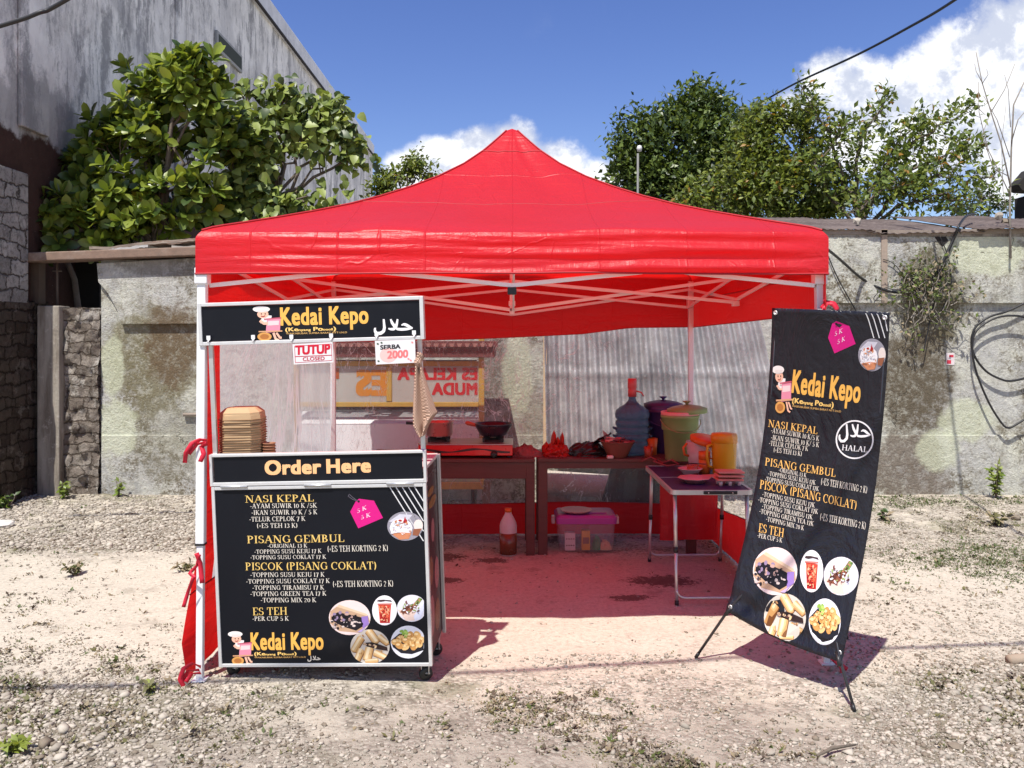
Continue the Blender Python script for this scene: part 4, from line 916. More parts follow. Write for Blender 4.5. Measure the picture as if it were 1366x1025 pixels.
GL = {'A': (.8, [('l', .38, 1, .07, 0), ('L', .38, 1, .68, 0), ('h', .18, .55, .34), ('s', .07, 0), ('s', .69, 0)]),
 'B': (.70, [('v', .17), ('a', .24, .755, .25, .215, -90, 90), ('a', .24, .275, .31, .245, -90, 90), ('h', .03, .26, .97), ('h', .03, .26, .03)]),
 'C': (.76, [('a', .42, .5, .34, .47, 48, 312), ('t', .66, .68, .96)]), 'D': (.82, [('v', .17), ('a', .24, .5, .46, .47, -90, 90), ('h', .03, .26, .97), ('h', .03, .26, .03)]),
 'E': (.68, [('v', .17), ('h', .03, .58, .97), ('h', .03, .62, .03), ('h', .17, .45, .52), ('t', .58, .74, 1), ('t', .62, 0, .27)]), 'G': (.84, [('a', .42, .5, .34, .47, 48, 318), ('t', .66, .68, .96), ('v', .68, .08, .44), ('s', .66, .44)]),
 'H': (.88, [('v', .17), ('v', .71), ('h', .17, .71, .5), ('s', .17, 0), ('s', .17, 1), ('s', .71, 0), ('s', .71, 1)]), 'I': (.36, [('v', .18), ('s', .18, 0), ('s', .18, 1)]),
 'J': (.48, [('v', .29, .12, 1), ('s', .29, 1), ('n', .16, .12, .13, .13, 180, 360)]), 'K': (.80, [('v', .17), ('l', .64, 1, .2, .42), ('L', .32, .54, .68, 0), ('s', .17, 0), ('s', .17, 1), ('s', .64, 1), ('s', .68, 0)]),
 'L': (.66, [('v', .17), ('s', .17, 1), ('h', .03, .6, .03), ('t', .6, 0, .28)]), 'M': (1.04, [('t', .14), ('v', .86), ('L', .16, 1, .5, .04), ('l', .5, .04, .84, 1), ('s', .14, 0), ('s', .86, 0), ('s', .86, 1), ('s', .12, 1)]),
 'N': (.90, [('t', .14), ('L', .16, 1, .72, 0), ('t', .73), ('s', .14, 0), ('s', .12, 1), ('s', .73, 1)]), 'O': (.86, [('a', .43, .5, .35, .47, 0, 360, False, 24)][:0] + [('a', .43, .5, .35, .47, 0, 360)]),
 'P': (.68, [('v', .17), ('a', .24, .735, .31, .235, -90, 90), ('s', .17, 0), ('h', .03, .26, .97)]), 'R': (.78, [('v', .17), ('a', .24, .755, .28, .215, -90, 90), ('s', .17, 0), ('h', .03, .26, .97), ('L', .34, .52, .66, 0), ('s', .68, 0)]),
 'S': (.60, [('a', .29, .745, .2, .225, 55, 270), ('a', .29, .265, .22, .235, -125, 90), ('t', .47, .72, .97), ('t', .08, .03, .28)]), 'T': (.74, [('v', .37), ('h', .04, .70, .97), ('t', .05, .7, 1), ('t', .69, .7, 1), ('s', .37, 0)]),
 'U': (.86, [('v', .17, .28, 1), ('t', .69, .28, 1), ('a', .43, .28, .26, .26, 180, 360), ('s', .17, 1), ('s', .69, 1)]), 'W': (1.12, [('L', .1, 1, .34, 0), ('l', .34, 0, .56, .95), ('L', .54, 1, .78, 0), ('l', .78, 0, 1.0, 1), ('s', .1, 1), ('s', 1.0, 1)]),
 'X': (.80, [('L', .12, 1, .68, 0), ('l', .66, 1, .12, 0), ('s', .12, 1), ('s', .68, 0), ('s', .12, 0), ('s', .66, 1)]), 'Y': (.78, [('L', .1, 1, .38, .46), ('l', .68, 1, .40, .46), ('v', .39, 0, .48), ('s', .39, 0), ('s', .1, 1), ('s', .68, 1)]),
 '0': (.62, [('a', .31, .42, .22, .40, 0, 360)]), '1': (.40, [('v', .2, 0, .9), ('s', .2, 0), ('h', .06, .2, .84)]), '2': (.58, [('a', .27, .64, .19, .22, -15, 165), ('l', .44, .58, .1, .05), ('h', .06, .5, .04), ('t', .5, 0, .2)]),
 '3': (.56, [('a', .25, .68, .18, .19, -90, 150), ('a', .25, .24, .21, .24, -150, 90)]), '5': (.58, [('t', .14, .46, .9), ('h', .12, .46, .88), ('a', .25, .25, .22, .25, -145, 120)]), '7': (.58, [('h', .06, .52, .86), ('L', .48, .86, .22, -.12), ('t', .07, .66, .88)]),
 '(': (.36, [('a', .42, .45, .26, .62, 125, 235)]), ')': (.36, [('a', -.06, .45, .26, .62, -55, 55)]), '+': (.5, [('h', .06, .44, .42), ('t', .25, .2, .64)]), '-': (.38, [('h', .05, .33, .40), ('h', .05, .33, .37)]), '/': (.5, [('l', .05, -.1, .45, 1.05)]), ' ': (.28, [])}
def serif_strokes(s):
    x = 0; out = []
    for ch in s:
        adv, sp = GL[ch]
        for st_ in _glyph(sp): out.append([[(px + x, py) for px, py in poly] for poly in st_])
        x += adv + .05
    return out, x - .05
class Print:
    """flat printed artwork: shapes given where they show in the photo are carried on to a real surface"""
    def __init__(s, surf, up): s.surf = surf; s.up = up; s.mb = MB(); s.mats = []; s.off = .0008; s.xmax = 9e9; s.k = 1.0
    def mi(s, col):
        m = pm(col)
        if m not in s.mats: s.mats.append(m)
        return s.mats.index(m)
    def poly(s, pts, col, off=0.0):
        pts = [(min(x, s.xmax), y) for x, y in pts]
        s.mb.add([s.surf(x, y, s.off + off * s.k) for x, y in pts], [tuple(range(len(pts)))], s.mi(col))
    def frame(s, L, Rr, h):
        dx, dy = Rr[0] - L[0], Rr[1] - L[1]; ux, uy = s.up
        return lambda a, v: (L[0] + a * dx + v * h * ux, L[1] + a * dy + v * h * uy)
    def text(s, st_, L, Rr, h, col, style='serif', bold=0.0, sp=1.0, mirror=False):
        f = s.frame(L, Rr, h); i = s.mi(col)
        if style == 'serif':
            strokes, w = serif_strokes(st_)
            for k, grp in enumerate(strokes):
                o = s.off + .00012 * (k % 7)
                for poly in grp: s.mb.add([s.surf(*f(x / w, y), o) for x, y in poly], [(0, 1, 2, 3)], i)
        else:
            V, F = font_mesh(st_, 0.0, sp); x0, x1 = V[:, 0].min(), V[:, 0].max()
            A = (V[:, 0] - x0) / (x1 - x0)
            if mirror: A = 1 - A
            b_ = bold * (Rr[0] - L[0]) / (x1 - x0) if bold else 0; bh = bold * h
            for k, (ox, oy) in enumerate(((0, 0), (-b_, bh), (b_, bh), (b_, -bh), (-b_, -bh)) if bold else ((0, 0),)):
                s.mb.add([s.surf(q[0] + ox, q[1] + oy, s.off + k * .00009) for q in (f(a, y / CAPH) for a, y in zip(A, V[:, 1]))], F, i)
    def stroke(s, pts, w, col, off=0.0, k=3):
        P_ = []
        for i in range(len(pts) - 1):
            for t in range(k): P_.append(tuple(pts[i][j] + (pts[i + 1][j] - pts[i][j]) * t / k for j in (0, 1)))
        P_.append(pts[-1]); N = len(P_); vs = []; ws = w if isinstance(w, (list, tuple)) else [w, w]
        for i in range(N):
            a, c_ = P_[max(i - 1, 0)], P_[min(i + 1, N - 1)]; d = math.hypot(c_[0] - a[0], c_[1] - a[1]) or 1; nx_, ny_ = -(c_[1] - a[1]) / d, (c_[0] - a[0]) / d
            hw = np.interp(i / (N - 1), np.linspace(0, 1, len(ws)), ws) / 2
            vs += [(P_[i][0] - nx_ * hw, P_[i][1] - ny_ * hw), (P_[i][0] + nx_ * hw, P_[i][1] + ny_ * hw)]
        s.mb.add([s.surf(min(x, s.xmax), y, s.off + off * s.k) for x, y in vs], [(2 * i, 2 * i + 1, 2 * i + 3, 2 * i + 2) for i in range(N - 1)], s.mi(col))
    def done(s, name, parent):
        o = s.mb.build(name, s.mats, parent, False); s.mb = MB(); s.mats = []; return o
_pm = {}
def pm(col):
    if col not in _pm: _pm[col] = simple('print_ink', C(*col), .4, var=.06, nscale=40, spec=.4)
    return _pm[col]
GOLD, CREAM, INK, PINK = (240, 182, 86), (224, 216, 202), (17, 18, 26), (214, 22, 128)
def oval(cx, cy, rx, ry, k=28, rot=0, a0=0, a1=360):
    c_, s_ = math.cos(R(rot)), math.sin(R(rot)); out = []
    for i in range(k):
        a = R(a0 + (a1 - a0) * i / k); x, y = rx * math.cos(a), ry * math.sin(a); out.append((cx + x * c_ - y * s_, cy + x * s_ + y * c_))
    return out
def arabic(pr, x0, y0, x1, y1, col, w):
    m_ = lambda pts: [(x0 + a * (x1 - x0), y1 - c_ * (y1 - y0)) for a, c_ in pts]
    pr.stroke(m_([(.24, 1.0), (.25, .7), (.26, .42), (.24, .2), (.16, .06), (.07, .05), (.02, .17), (.01, .34), (.03, .42)]), [w * .7, w, w * 1.2, w, w * .5], col, 0)
    pr.stroke(m_([(.42, 1.0), (.46, .75), (.55, .42), (.60, .34), (.70, .32), (.84, .34), (.99, .40)]), [w * .6, w * 1.1, w * .8, w, w, w * .5], col, .0002)
    pr.stroke(m_([(.60, 1.0), (.585, .75), (.56, .5), (.50, .34), (.42, .33), (.36, .38)]), [w * .6, w, w, w * .5], col, .0004)
    pr.stroke(m_([(.99, .40), (.90, .50), (.82, .62), (.76, .66), (.70, .60)]), [w * .5, w * 1.1, w, w * .4], col, .0006)
def kitchen_logo(pr, x0, y0, x1, y1):
    """the stall's emblem: a small cook pushing a pink cart"""
    X = lambda a: x0 + a * (x1 - x0); Y = lambda c_: y1 - c_ * (y1 - y0); w, h = x1 - x0, y1 - y0
    q = lambda pts: [(X(a), Y(c_)) for a, c_ in pts]; WH, SK, PK = (240, 232, 228), (240, 186, 160), (226, 140, 162)
    pr.poly(q([(.28, .50), (.62, .50), (.66, .72), (.34, .74)]), WH, 0)
    pr.poly(oval(X(.36), Y(.76), w * .19, h * .115), SK, .0003); pr.poly(oval(X(.31), Y(.90), w * .29, h * .085), WH, .0006); pr.poly(q([(.16, .83), (.54, .83), (.52, .90), (.18, .90)]), (226, 216, 210), .0008)
    pr.poly(oval(X(.31), Y(.77), w * .025, h * .018, 8), (40, 28, 26), .0009); pr.poly(oval(X(.44), Y(.77), w * .025, h * .018, 8), (40, 28, 26), .0009); pr.stroke(q([(.30, .71), (.37, .69), (.44, .72)]), w * .03, (160, 50, 50), .0009)
    pr.poly(q([(.46, .24), (.94, .27), (.96, .64), (.50, .62)]), PK, .001); pr.poly(q([(.52, .44), (.90, .46), (.91, .58), (.54, .57)]), (238, 206, 206), .0013); pr.stroke(q([(.40, .62), (.98, .66)]), h * .03, (196, 90, 110), .0015)
    pr.stroke(q([(.26, .58), (.40, .50), (.54, .50)]), w * .09, SK, .0014); pr.stroke(q([(.22, .27), (1.02, .29)]), h * .035, (212, 160, 120), .0014)
    pr.poly(oval(X(.42), Y(.13), w * .24, h * .12), (214, 156, 84), .0016); pr.poly(oval(X(.42), Y(.13), w * .15, h * .075), (176, 112, 56), .0018); pr.stroke(q([(.72, .24), (.80, .06), (.90, .03)]), w * .08, SK, .0012); pr.stroke(q([(.82, .24), (.94, .10), (1.0, .10)]), w * .07, SK, .0012)
def food(pr, kind, cx, cy, rx, ry, rot=0):
    c_, s_ = math.cos(R(rot)), math.sin(R(rot)); rr = random.Random(kind)
    def put(pts, col, lv):
        out = []
        for a, q in pts:
            d = math.hypot(a, q)
            if d > .97: a, q = a * .97 / d, q * .97 / d
            out.append((cx + rx * (a * c_ - q * s_), cy - ry * (a * s_ + q * c_)))
        pr.poly(out, col, lv * .00022)
    dot = lambda a, q, ra, rb, col, lv, rt=0: put(oval(a, q, ra, rb, 12, rt), col, lv)
    if kind == 'noodle_tray':
        put(oval(0, 0, .97, .97, 32), (238, 214, 210), 0); put([(-.9, .35), (-.6, .62), (.85, .12), (.95, -.2), (.5, -.9), (-.5, -.75), (-.95, -.3)], (196, 160, 130), 1); put([(-.6, .6), (-.5, .72), (.8, .2), (.82, .08)], (224, 196, 164), 2)
        put([(-.85, .1), (-.55, .3), (.2, .12), (.75, -.05), (.8, -.35), (.3, -.72), (-.3, -.5), (-.85, -.15)], (26, 22, 30), 3)
        for i in range(26): dot(-.85 + 1.1 * rr.random(), .30 - .45 * rr.random() if i % 2 else -.2 - .4 * rr.random(), .05 + .06 * rr.random(), .05 + .05 * rr.random(), ((222, 204, 196), (196, 160, 150), (40, 34, 40), (150, 130, 160))[i % 4], 4 + i % 3)
        put([(.55, .05), (.85, .1), (.9, -.35), (.62, -.62)], (150, 120, 190), 7); put([(.35, -.8), (.75, -.5), (.6, -.85)], (190, 168, 214), 7)
    elif kind == 'iced_tea':
        put(oval(0, 0, .97, .97, 32), (242, 238, 240), 0); put([(-.5, .38), (.52, .38), (.42, -.82), (-.36, -.82)], (206, 72, 52), 1); put([(-.46, .28), (.1, .3), (-.05, -.1), (-.4, -.1)], (232, 142, 96), 2); put([(.05, .1), (.4, .2), (.34, -.3), (.08, -.2)], (236, 170, 130), 3); put([(-.35, -.3), (.3, -.35), (.36, -.8), (-.32, -.8)], (178, 34, 36), 2)
        for i in range(9): dot(-.3 + .65 * rr.random(), .3 - .8 * rr.random(), .10, .07, ((246, 196, 160), (190, 46, 40), (232, 120, 84))[i % 3], 4 + i % 2)
        put([(-.56, .38), (.58, .40), (.56, .47), (-.56, .45)], (214, 130, 120), 5); put([(-.6, .60), (-.3, .56), (.1, .62), (.6, .56), (.5, .66), (-.1, .7), (-.5, .68)], (66, 46, 48), 5)
    elif kind == 'topped_rice':
        put(oval(0, 0, .97, .97, 32), (226, 222, 230), 0); put([(-.95, -.1), (.2, -.1), (.4, -.9), (-.4, -.9)], (232, 204, 190), 1); put([(.1, -.55), (.85, .35), (.97, -.1), (.6, -.8), (.2, -.9)], (216, 218, 236), 2); put([(-.8, -.28), (-.3, .18), (.1, .3), (.45, .78), (.68, .68), (.2, -.05), (-.3, -.42)], (140, 84, 62), 3); put([(.15, .3), (.5, .78), (.68, .66), (.38, .2)], (132, 160, 84), 4)
        for i in range(22): u = rr.random(); dot(-.7 + 1.25 * u + .1 * rr.random(), -.25 + .9 * u + .15 * (rr.random() - .5), .06, .05, ((96, 48, 40), (190, 130, 100), (92, 120, 60), (70, 44, 36))[i % 4], 5 + i % 3)
    elif kind == 'fried_rolls':
        put(oval(0, 0, .97, .97, 32), (206, 196, 184), 0)
        def roll(a, q, ln, wd, rt, lv, tone=0):
            for k_, (sc, cl) in enumerate(((1.0, (128, 84, 48)), (.9, (206, 160, 104)), (.62, (228, 190, 136)), (.3, (246, 224, 184)))):
                ca, sa = math.cos(R(rt)), math.sin(R(rt)); o_ = .06 * k_ * .5
                put([(a + (x * ca - y * sa) - o_ * .4, q + (x * sa + y * ca) + o_) for x, y in ((-ln, -wd * sc), (ln, -wd * sc), (ln + wd * .3 * sc, 0), (ln, wd * sc), (-ln, wd * sc), (-ln - wd * .3 * sc, 0))], tuple(max(0, v - tone) for v in cl), lv + k_ * .6)
        roll(-.62, .10, .42, .2, 62, 1, 20); roll(.15, .55, .38, .22, -58, 2); roll(.68, .35, .30, .18, -40, 2, 10); roll(-.55, -.5, .34, .2, 66, 4, 8); roll(.55, -.52, .34, .2, -30, 4); roll(-.08, -.42, .34, .22, 78, 6); roll(.1, -.82, .3, .14, 5, 6, 10)
        put([(-.3, .22), (.1, .26), (.45, .14), (.85, -.02), (.88, -.22), (.4, -.14), (-.15, .02)], (50, 32, 30), 9)
        for i in range(12): dot(-.28 + .7 * rr.random(), .02 + .2 * rr.random(), .07, .05, ((96, 60, 50), (212, 180, 150), (30, 20, 20))[i % 3], 10)
    elif kind == 'fried_balls':
        put(oval(0, 0, .97, .97, 32), (226, 226, 234), 0); put([(-.95, .1), (-.5, .5), (.5, .52), (.95, .2), (.88, -.5), (.2, -.72), (-.4, -.66), (-.85, -.3)], (30, 30, 38), 1)
        for i, (a, q) in enumerate(((-.7, .0), (-.45, .2), (.1, .4), (.5, .42), (.75, .15), (-.1, .1), (.3, .15), (.6, -.08), (-.5, -.2), (.1, -.05), (-.15, -.28), (.3, -.25))):
            dot(a, q, .25, .19, ((222, 172, 104), (232, 190, 126), (206, 150, 84))[i % 3], 2 + i % 5, i * 40); dot(a - .06, q + .06, .11, .07, (244, 212, 156), 7 + i % 2)
        for i in range(7): dot(-.4 + .3 * rr.random(), .35 + .3 * rr.random(), .12, .08, ((140, 176, 72), (176, 204, 104))[i % 2], 9 + i % 2, i * 33)
    elif kind == 'rice_ball':
        put(oval(0, 0, .97, .97, 32), (150, 146, 156), 0); put([(-.9, .3), (-.3, .8), (.4, .75), (.0, .2)], (206, 204, 214), 1); dot(-.22, -.12, .62, .62, (238, 234, 236), 2); put([(-.75, -.5), (-.2, -.42), (.35, -.45), (.2, -.85), (-.3, -.9)], (206, 134, 96), 3); dot(.72, .05, .26, .4, (232, 218, 210), 3); put([(.45, -.2), (.9, -.15), (.7, -.65), (.4, -.6)], (150, 92, 66), 4)
        for i in range(9): dot(-.45 + .5 * rr.random(), .2 + .2 * rr.random(), .1, .06, ((186, 60, 48), (214, 130, 74), (150, 40, 40))[i % 3], 5 + i % 3, i * 50)
        put([(-.1, .3), (.0, .65), (.08, .3)], (180, 34, 44), 8)
    # printed-photo texture: small flecks of the dish's own tones
    tones = {'noodle_tray': ((30, 26, 34), (20, 18, 24), (60, 52, 60), (206, 190, 186)), 'iced_tea': ((214, 96, 66), (170, 30, 34), (240, 180, 140)), 'topped_rice': ((120, 70, 54), (236, 234, 240), (150, 170, 100), (84, 44, 36)), 'fried_rolls': ((236, 204, 154), (176, 130, 84), (212, 172, 118)), 'fried_balls': ((236, 198, 134), (190, 132, 70), (214, 164, 96)), 'rice_ball': ((246, 242, 242), (226, 220, 224), (206, 140, 100), (190, 186, 196))}[kind]
    box_ = {'noodle_tray': (-.75, .65, -.55, .15), 'iced_tea': (-.3, .35, -.75, .3), 'topped_rice': (-.6, .5, -.35, .5), 'fried_rolls': (-.75, .7, -.85, .85), 'fried_balls': (-.7, .7, -.3, .45), 'rice_ball': (-.7, .3, -.6, .35)}[kind]
    for i in range(14 if kind == 'fried_rolls' else 40):
        a = rr.uniform(box_[0], box_[1]); q = rr.uniform(box_[2], box_[3]); s1 = rr.uniform(.02, .07)
        put(oval(a, q, s1 * 1.6, s1 * .8, 7, rr.uniform(0, 180)), tones[i % len(tones)], 11 + i % 4)
# ================================================================ FOOD CART
MAT_ALU = simple('brushed_aluminium', (.62, .62, .61, 1), .42, metal=.75, var=.08, nscale=30)
MAT_ALUP = simple('pale_aluminium_trim', (.66, .66, .65, 1), .45, metal=.35, var=.08, nscale=30)
MAT_VINYL = simple('black_vinyl_print', (.006, .007, .011, 1), .45, var=.15, nscale=4, spec=.22, bump=.12, bscale=7, dirt=((.045, .043, .04, 1), .35))
MAT_SIDEV = simple('maroon_black_vinyl', (.035, .012, .016, 1), .35, var=.3, nscale=4, spec=.45)
CW, CD = 1.0483, .43
cart = empty('food_cart', (-1.4271, 4.0879, .0598), 'black menu food cart on casters with overhead sign board and order counter', 'food cart')
cart.rotation_mode = 'XYZ'
_Rz, _Rx, _Ry = Matrix.Rotation(-.0619, 4, 'Z'), Matrix.Rotation(.0337, 4, 'X'), Matrix.Rotation(-.0291, 4, 'Y')
CM = Matrix.Translation(cart.location) @ _Rz @ _Rx @ _Ry; cart.matrix_basis = CM
CMi = CM.inverted()
mb = MB(); mb.box(.014, CW - .014, .006, CD, .012, .885); mb.box(.014, CW - .014, .02, CD, .885, .93)
mb.build('cabinet', MAT_SIDEV, cart, bevel=.003)
mb = MB(); mb.box(.016, CW - .016, -.001, .0055, .016, .868); panel = mb.build('menu_panel', MAT_VINYL, cart)
mb = MB(); w = .016
for x0, x1, z0, z1 in ((0, w, 0, .883), (CW - w, CW, 0, .883), (w, CW - w, 0, w), (w, CW - w, .867, .883)): mb.box(x0, x1, -.008, .02, z0, z1)
mb.build('panel_frame', MAT_ALUP, cart, bevel=.002)
mb = MB(); mb.box(w, CW - w, -.001, .0055, .905, 1.027); order = mb.build('order_board', MAT_VINYL, cart)
mb = MB()
for x0, x1, z0, z1 in ((-.004, .010, .886, 1.041), (CW - .010, CW + .004, .886, 1.041), (.010, CW - .010, .886, .904), (.010, CW - .010, 1.028, 1.041)): mb.box(x0, x1, -.010, .022, z0, z1)
mb.build('board_frame', MAT_ALUP, cart, bevel=.002)
for x in (.05, .46, .86): MB().tube([(x, -.012, .8835), (x + .13, -.012, .8835)], .006, 8).build('hinge', MAT_ALU, cart)
mb = MB(); mb.box(.01, CW - .01, .023, CD + .02, .931, .95); mb.build('counter_top', simple('counter_laminate', (.52, .50, .48, 1), .4, var=.1), cart, bevel=.003)
# corner trims, right side panel print, open side door
for a_ in (CW - .012, -.006): MB().box(a_, a_ + .018, CD - .02, CD + .004, .0, .95).build('corner_trim', MAT_ALU, cart, bevel=.002)
def side_surf(x, y, off): return Vector((CW - .014 + off + .001, 0, 0))
mb = MB()
for (y, z, ra, rb, mi_) in ((.12, .20, .07, .10, 0), (.28, .15, .08, .08, 1), (.30, .36, .07, .08, 0), (.13, .42, .06, .07, 1), (.22, .60, .05, .06, 0), (.24, .74, .12, .025, 2), (.2, .80, .10, .02, 2)):
    k = 24; mb.add([(CW - .0128, y + ra * math.cos(6.283 * i / k), z + rb * math.sin(6.283 * i / k)) for i in range(k)], [tuple(range(k))], mi_)
mb.build('side_print', [pm((150, 92, 96)), pm((122, 80, 62)), pm((128, 92, 50))], cart)
# posts and sign board
for x in (.006, CW - .020):
    mb = MB(); mb.box(x - .004, x + .018, .022, .042, 1.0, 1.58); mb.build('post', MAT_ALU, cart, bevel=.002)
mb = MB(); mb.box(-.012, CW - .002, .0, .028, 1.586, 1.755); sign = mb.build('sign_board', MAT_VINYL, cart)
mb = MB()
for x0, x1, z0, z1 in ((-.030, -.012, 1.568, 1.773), (CW - .002, CW + .016, 1.568, 1.773), (-.012, CW - .002, 1.568, 1.585), (-.012, CW - .002, 1.756, 1.773)): mb.box(x0, x1, -.008, .034, z0, z1)
mb.build('sign_frame', MAT_ALUP, cart, bevel=.002)
def cart_surf(yl):
    p0 = CM @ Vector((0, yl, 0)); nn = (CM.to_3x3() @ Vector((0, -1, 0))).normalized()
    def f(px, py, off):
        d = Vector(((px - CX) / FPX, 1, -(py - CY) / FPX)); o = Vector((0, 0, CAMZ)); t = (p0 - o).dot(nn) / d.dot(nn); return o + d * t + nn * off
    return f
CS = cart_surf(-.001); CSS = cart_surf(.0)
for px, py in ((278.5, 452), (338, 451), (389, 450.5), (442, 449), (502.5, 447), (552.5, 445)):
    mb = MB(); a = CMi @ cart_surf(-.0085)(px, py, 0); m4 = Matrix.Translation(a)
    mb.prism([(-.009, .014), (-.009, -.004), (0, -.013), (.009, -.004), (.009, .014)], -.005, .0, 0, m4); mb.tube([a + Vector((0, -.004, -.010)), a + Vector((0, -.012, -.02)), a + Vector((0, -.02, -.014))], .0022, 6); mb.build('hook', MAT_WHITE, cart)   # white stick-on hooks under the sign
mb = MB()      # casters
for x, y in ((.045, .05), (CW - .045, .05), (.045, CD - .05), (CW - .045, CD - .05)):
    g = CMi @ Vector(0 * Vector((0, 0, 0))) if False else None
    wpos = CM @ Vector((x, y, 0)); zg = float(gh(wpos.x, wpos.y)); r = .033; zc = -(wpos.z - zg) + r
    mbw = MB(); mbw.lathe([(.008, -.013), (r - .006, -.013), (r, -.009), (r, .009), (r - .006, .013), (.008, .013)], (x, y + .01, zc), 20, 0, Matrix.Rotation(R(90), 3, 'X') @ Matrix.Rotation(R(25), 3, 'Y')); cw_ = mbw.build('caster_wheel', MAT_BLACKP, cart)
    mbw = MB(); mbw.box(x - .026, x + .026, y - .026, y + .026, -.006, .0); mbw.box(x - .02, x - .016, y - .005, y + .025, zc, -.006); mbw.box(x + .016, x + .02, y - .005, y + .025, zc, -.006); mbw.tube([(x - .022, y + .01, zc), (x + .022, y + .01, zc)], .006, 8); mbw.build('caster_fork', MAT_ALU, cw_)
UPC = (-.034, -1)
pr = Print(CS, UPC); pr.xmax = 565.5
for s_, L_, R_, h_ in (('NASI KEPAL', (327.4, 670.7), (419, 669), 9.4), ('PISANG GEMBUL', (329.7, 725), (459.7, 723), 10), ('PISCOK (PISANG COKLAT)', (327.4, 760.9), (503, 759.5), 10.2), ('ES TEH', (337.2, 821), (383.3, 820.2), 10.2)): pr.text(s_, L_, R_, h_, (232, 196, 112)); pr.done('heading_lettering', panel)
for s_, L_, R_, h_ in (('-AYAM SUWIR 10 K /5K', (333.7, 678.3), (422.8, 677.3), 6.2), ('-IKAN SUWIR 10 K / 5 K', (335.5, 687), (423.3, 686), 6.2), ('-TELUR CEPLOK 7 K', (332.6, 696), (407.3, 694.8), 6.2), ('(+ES TEH 13 K)', (342.5, 704.5), (397.3, 704), 6.2),
    ('-ORIGINAL 13 K', (357, 731), (410, 730.5), 5.2), ('-TOPPING SUSU KEJU 17 K', (339.3, 739), (429, 737.7), 5.6), ('-TOPPING SUSU COKLAT 17 K', (334, 746.5), (435, 745.4), 5.4), ('(+ES TEH KORTING 2 K)', (436.8, 736.3), (518, 735), 8),
    ('-TOPPING SUSU KEJU 17 K', (334, 770), (433, 769.3), 6), ('-TOPPING SUSU COKLAT 17 K', (328.4, 778.8), (440, 777.7), 6), ('(+ES TEH KORTING 2 K)', (443.9, 783.2), (525, 782.3), 8), ('-TOPPING TIRAMISU 17 K', (336.7, 787.2), (432.5, 786.5), 6),
    ('-TOPPING GREEN TEA 17 K', (334, 795.4), (435.4, 794.5), 6), ('-TOPPING MIX 20 K', (347.8, 803.7), (421.8, 803.3), 6), ('-PER CUP 5 K', (336.8, 828.3), (385.3, 828), 5.8)): pr.text(s_, L_, R_, h_, CREAM); pr.done('item_lettering', panel)
def shop_name(pr, L, Rr, h, par, sl, sr, sh, tl_, tr_, th):
    pr.text('Kedai Kepo', L, Rr, h, GOLD, 'sans', .035, 1.08); pr.done('shop_name', par)
    def seg(a, b): return (sl[0] + (sr[0] - sl[0]) * a, sl[1] + (sr[1] - sl[1]) * a), (sl[0] + (sr[0] - sl[0]) * b, sl[1] + (sr[1] - sl[1]) * b)
    for s_, a, b, k in (('(Ke', 0, .25, 1), ('nyang', .26, .50, .62), ('Po', .56, .74, 1), ('oooll', .75, .94, .6), (')', .955, 1, 1)): pr.text(s_, *seg(a, b), sh * k, (250, 206, 120), 'sans', .03, 1.05)
    pr.text('WAIKABUBAK SUMBA BARAT NTT-I.N.D', tl_, tr_, th, (214, 170, 104), 'sans', .01); pr.done('slogan_lettering', par)
shop_name(pr, (335.5, 866.7), (431.2, 866), 22, panel, (339.6, 874.4), (395.4, 874), 4.2, (339.6, 878.2), (408, 877.6), 1.9)
arabic(pr, 410.5, 875, 428, 882.5, CREAM, 1.3); pr.done('halal_lettering', panel)
kitchen_logo(pr, 303.5, 841.5, 337, 887.5); pr.done('logo', panel)
tg = ((479, 665.5), (498.9, 668.1), (511, 691), (478, 705), (467.2, 683), (474.6, 669))
pr.poly(tg, PINK); pr.poly(oval(478.5, 669, 1.6, 1.6, 10), INK, .0004); pr.stroke([(478, 669), (470, 666), (464.5, 662), (466, 659.5), (471, 664), (478, 669)], 1, (84, 80, 90), .0006)
pr.text('5 K', (476.4, 684.8), (489, 679.5), 5.6, (244, 214, 230), 'serif'); pr.text('5 K', (481.6, 693.2), (494.3, 689.2), 5.6, (244, 214, 230), 'serif'); pr.done('price_tag', panel)
for i in range(5):
    x0 = 520 + i * 8.3; ln = min(45, 565 - x0); pr.stroke([(x0, 650), (x0 + ln, 650 + ln * 1.6)], 1.3, (226, 226, 226))
pr.done('stripes', panel)
for kd, x, y, rx, ry in (('noodle_tray', 466.5, 824, 28.6, 24), ('iced_tea', 513, 814.4, 17, 20.6), ('topped_rice', 549.5, 811.6, 20.5, 18.5), ('fried_rolls', 493.6, 862.8, 27, 23.8), ('fried_balls', 544.7, 856.6, 24.2, 22.5), ('rice_ball', 540.5, 702, 24.6, 20)):
    food(pr, kd, x, y, rx, ry); pr.done('food_picture', panel)
pr.text('Order', (354.7, 633), (427.5, 631.2), 17.5, (247, 190, 134), 'sans', .05, 1.10); pr.done('order_lettering', order)
pr.text('Here', (437, 631), (493.7, 629.5), 17.5, (247, 190, 134), 'sans', .05, 1.10); pr.done('order_lettering', order)
ps = Print(CSS, UPC)
shop_name(ps, (375, 433.8), (491, 431), 22.6, sign, (381, 442.2), (448, 440.8), 4.8, (381.8, 446.4), (463, 444.6), 2.2)
arabic(ps, 499.5, 426, 551, 446, (238, 236, 236), 3.6); ps.done('halal_lettering', sign)
kitchen_logo(ps, 336.5, 408, 376, 455.5); ps.done('logo', sign)
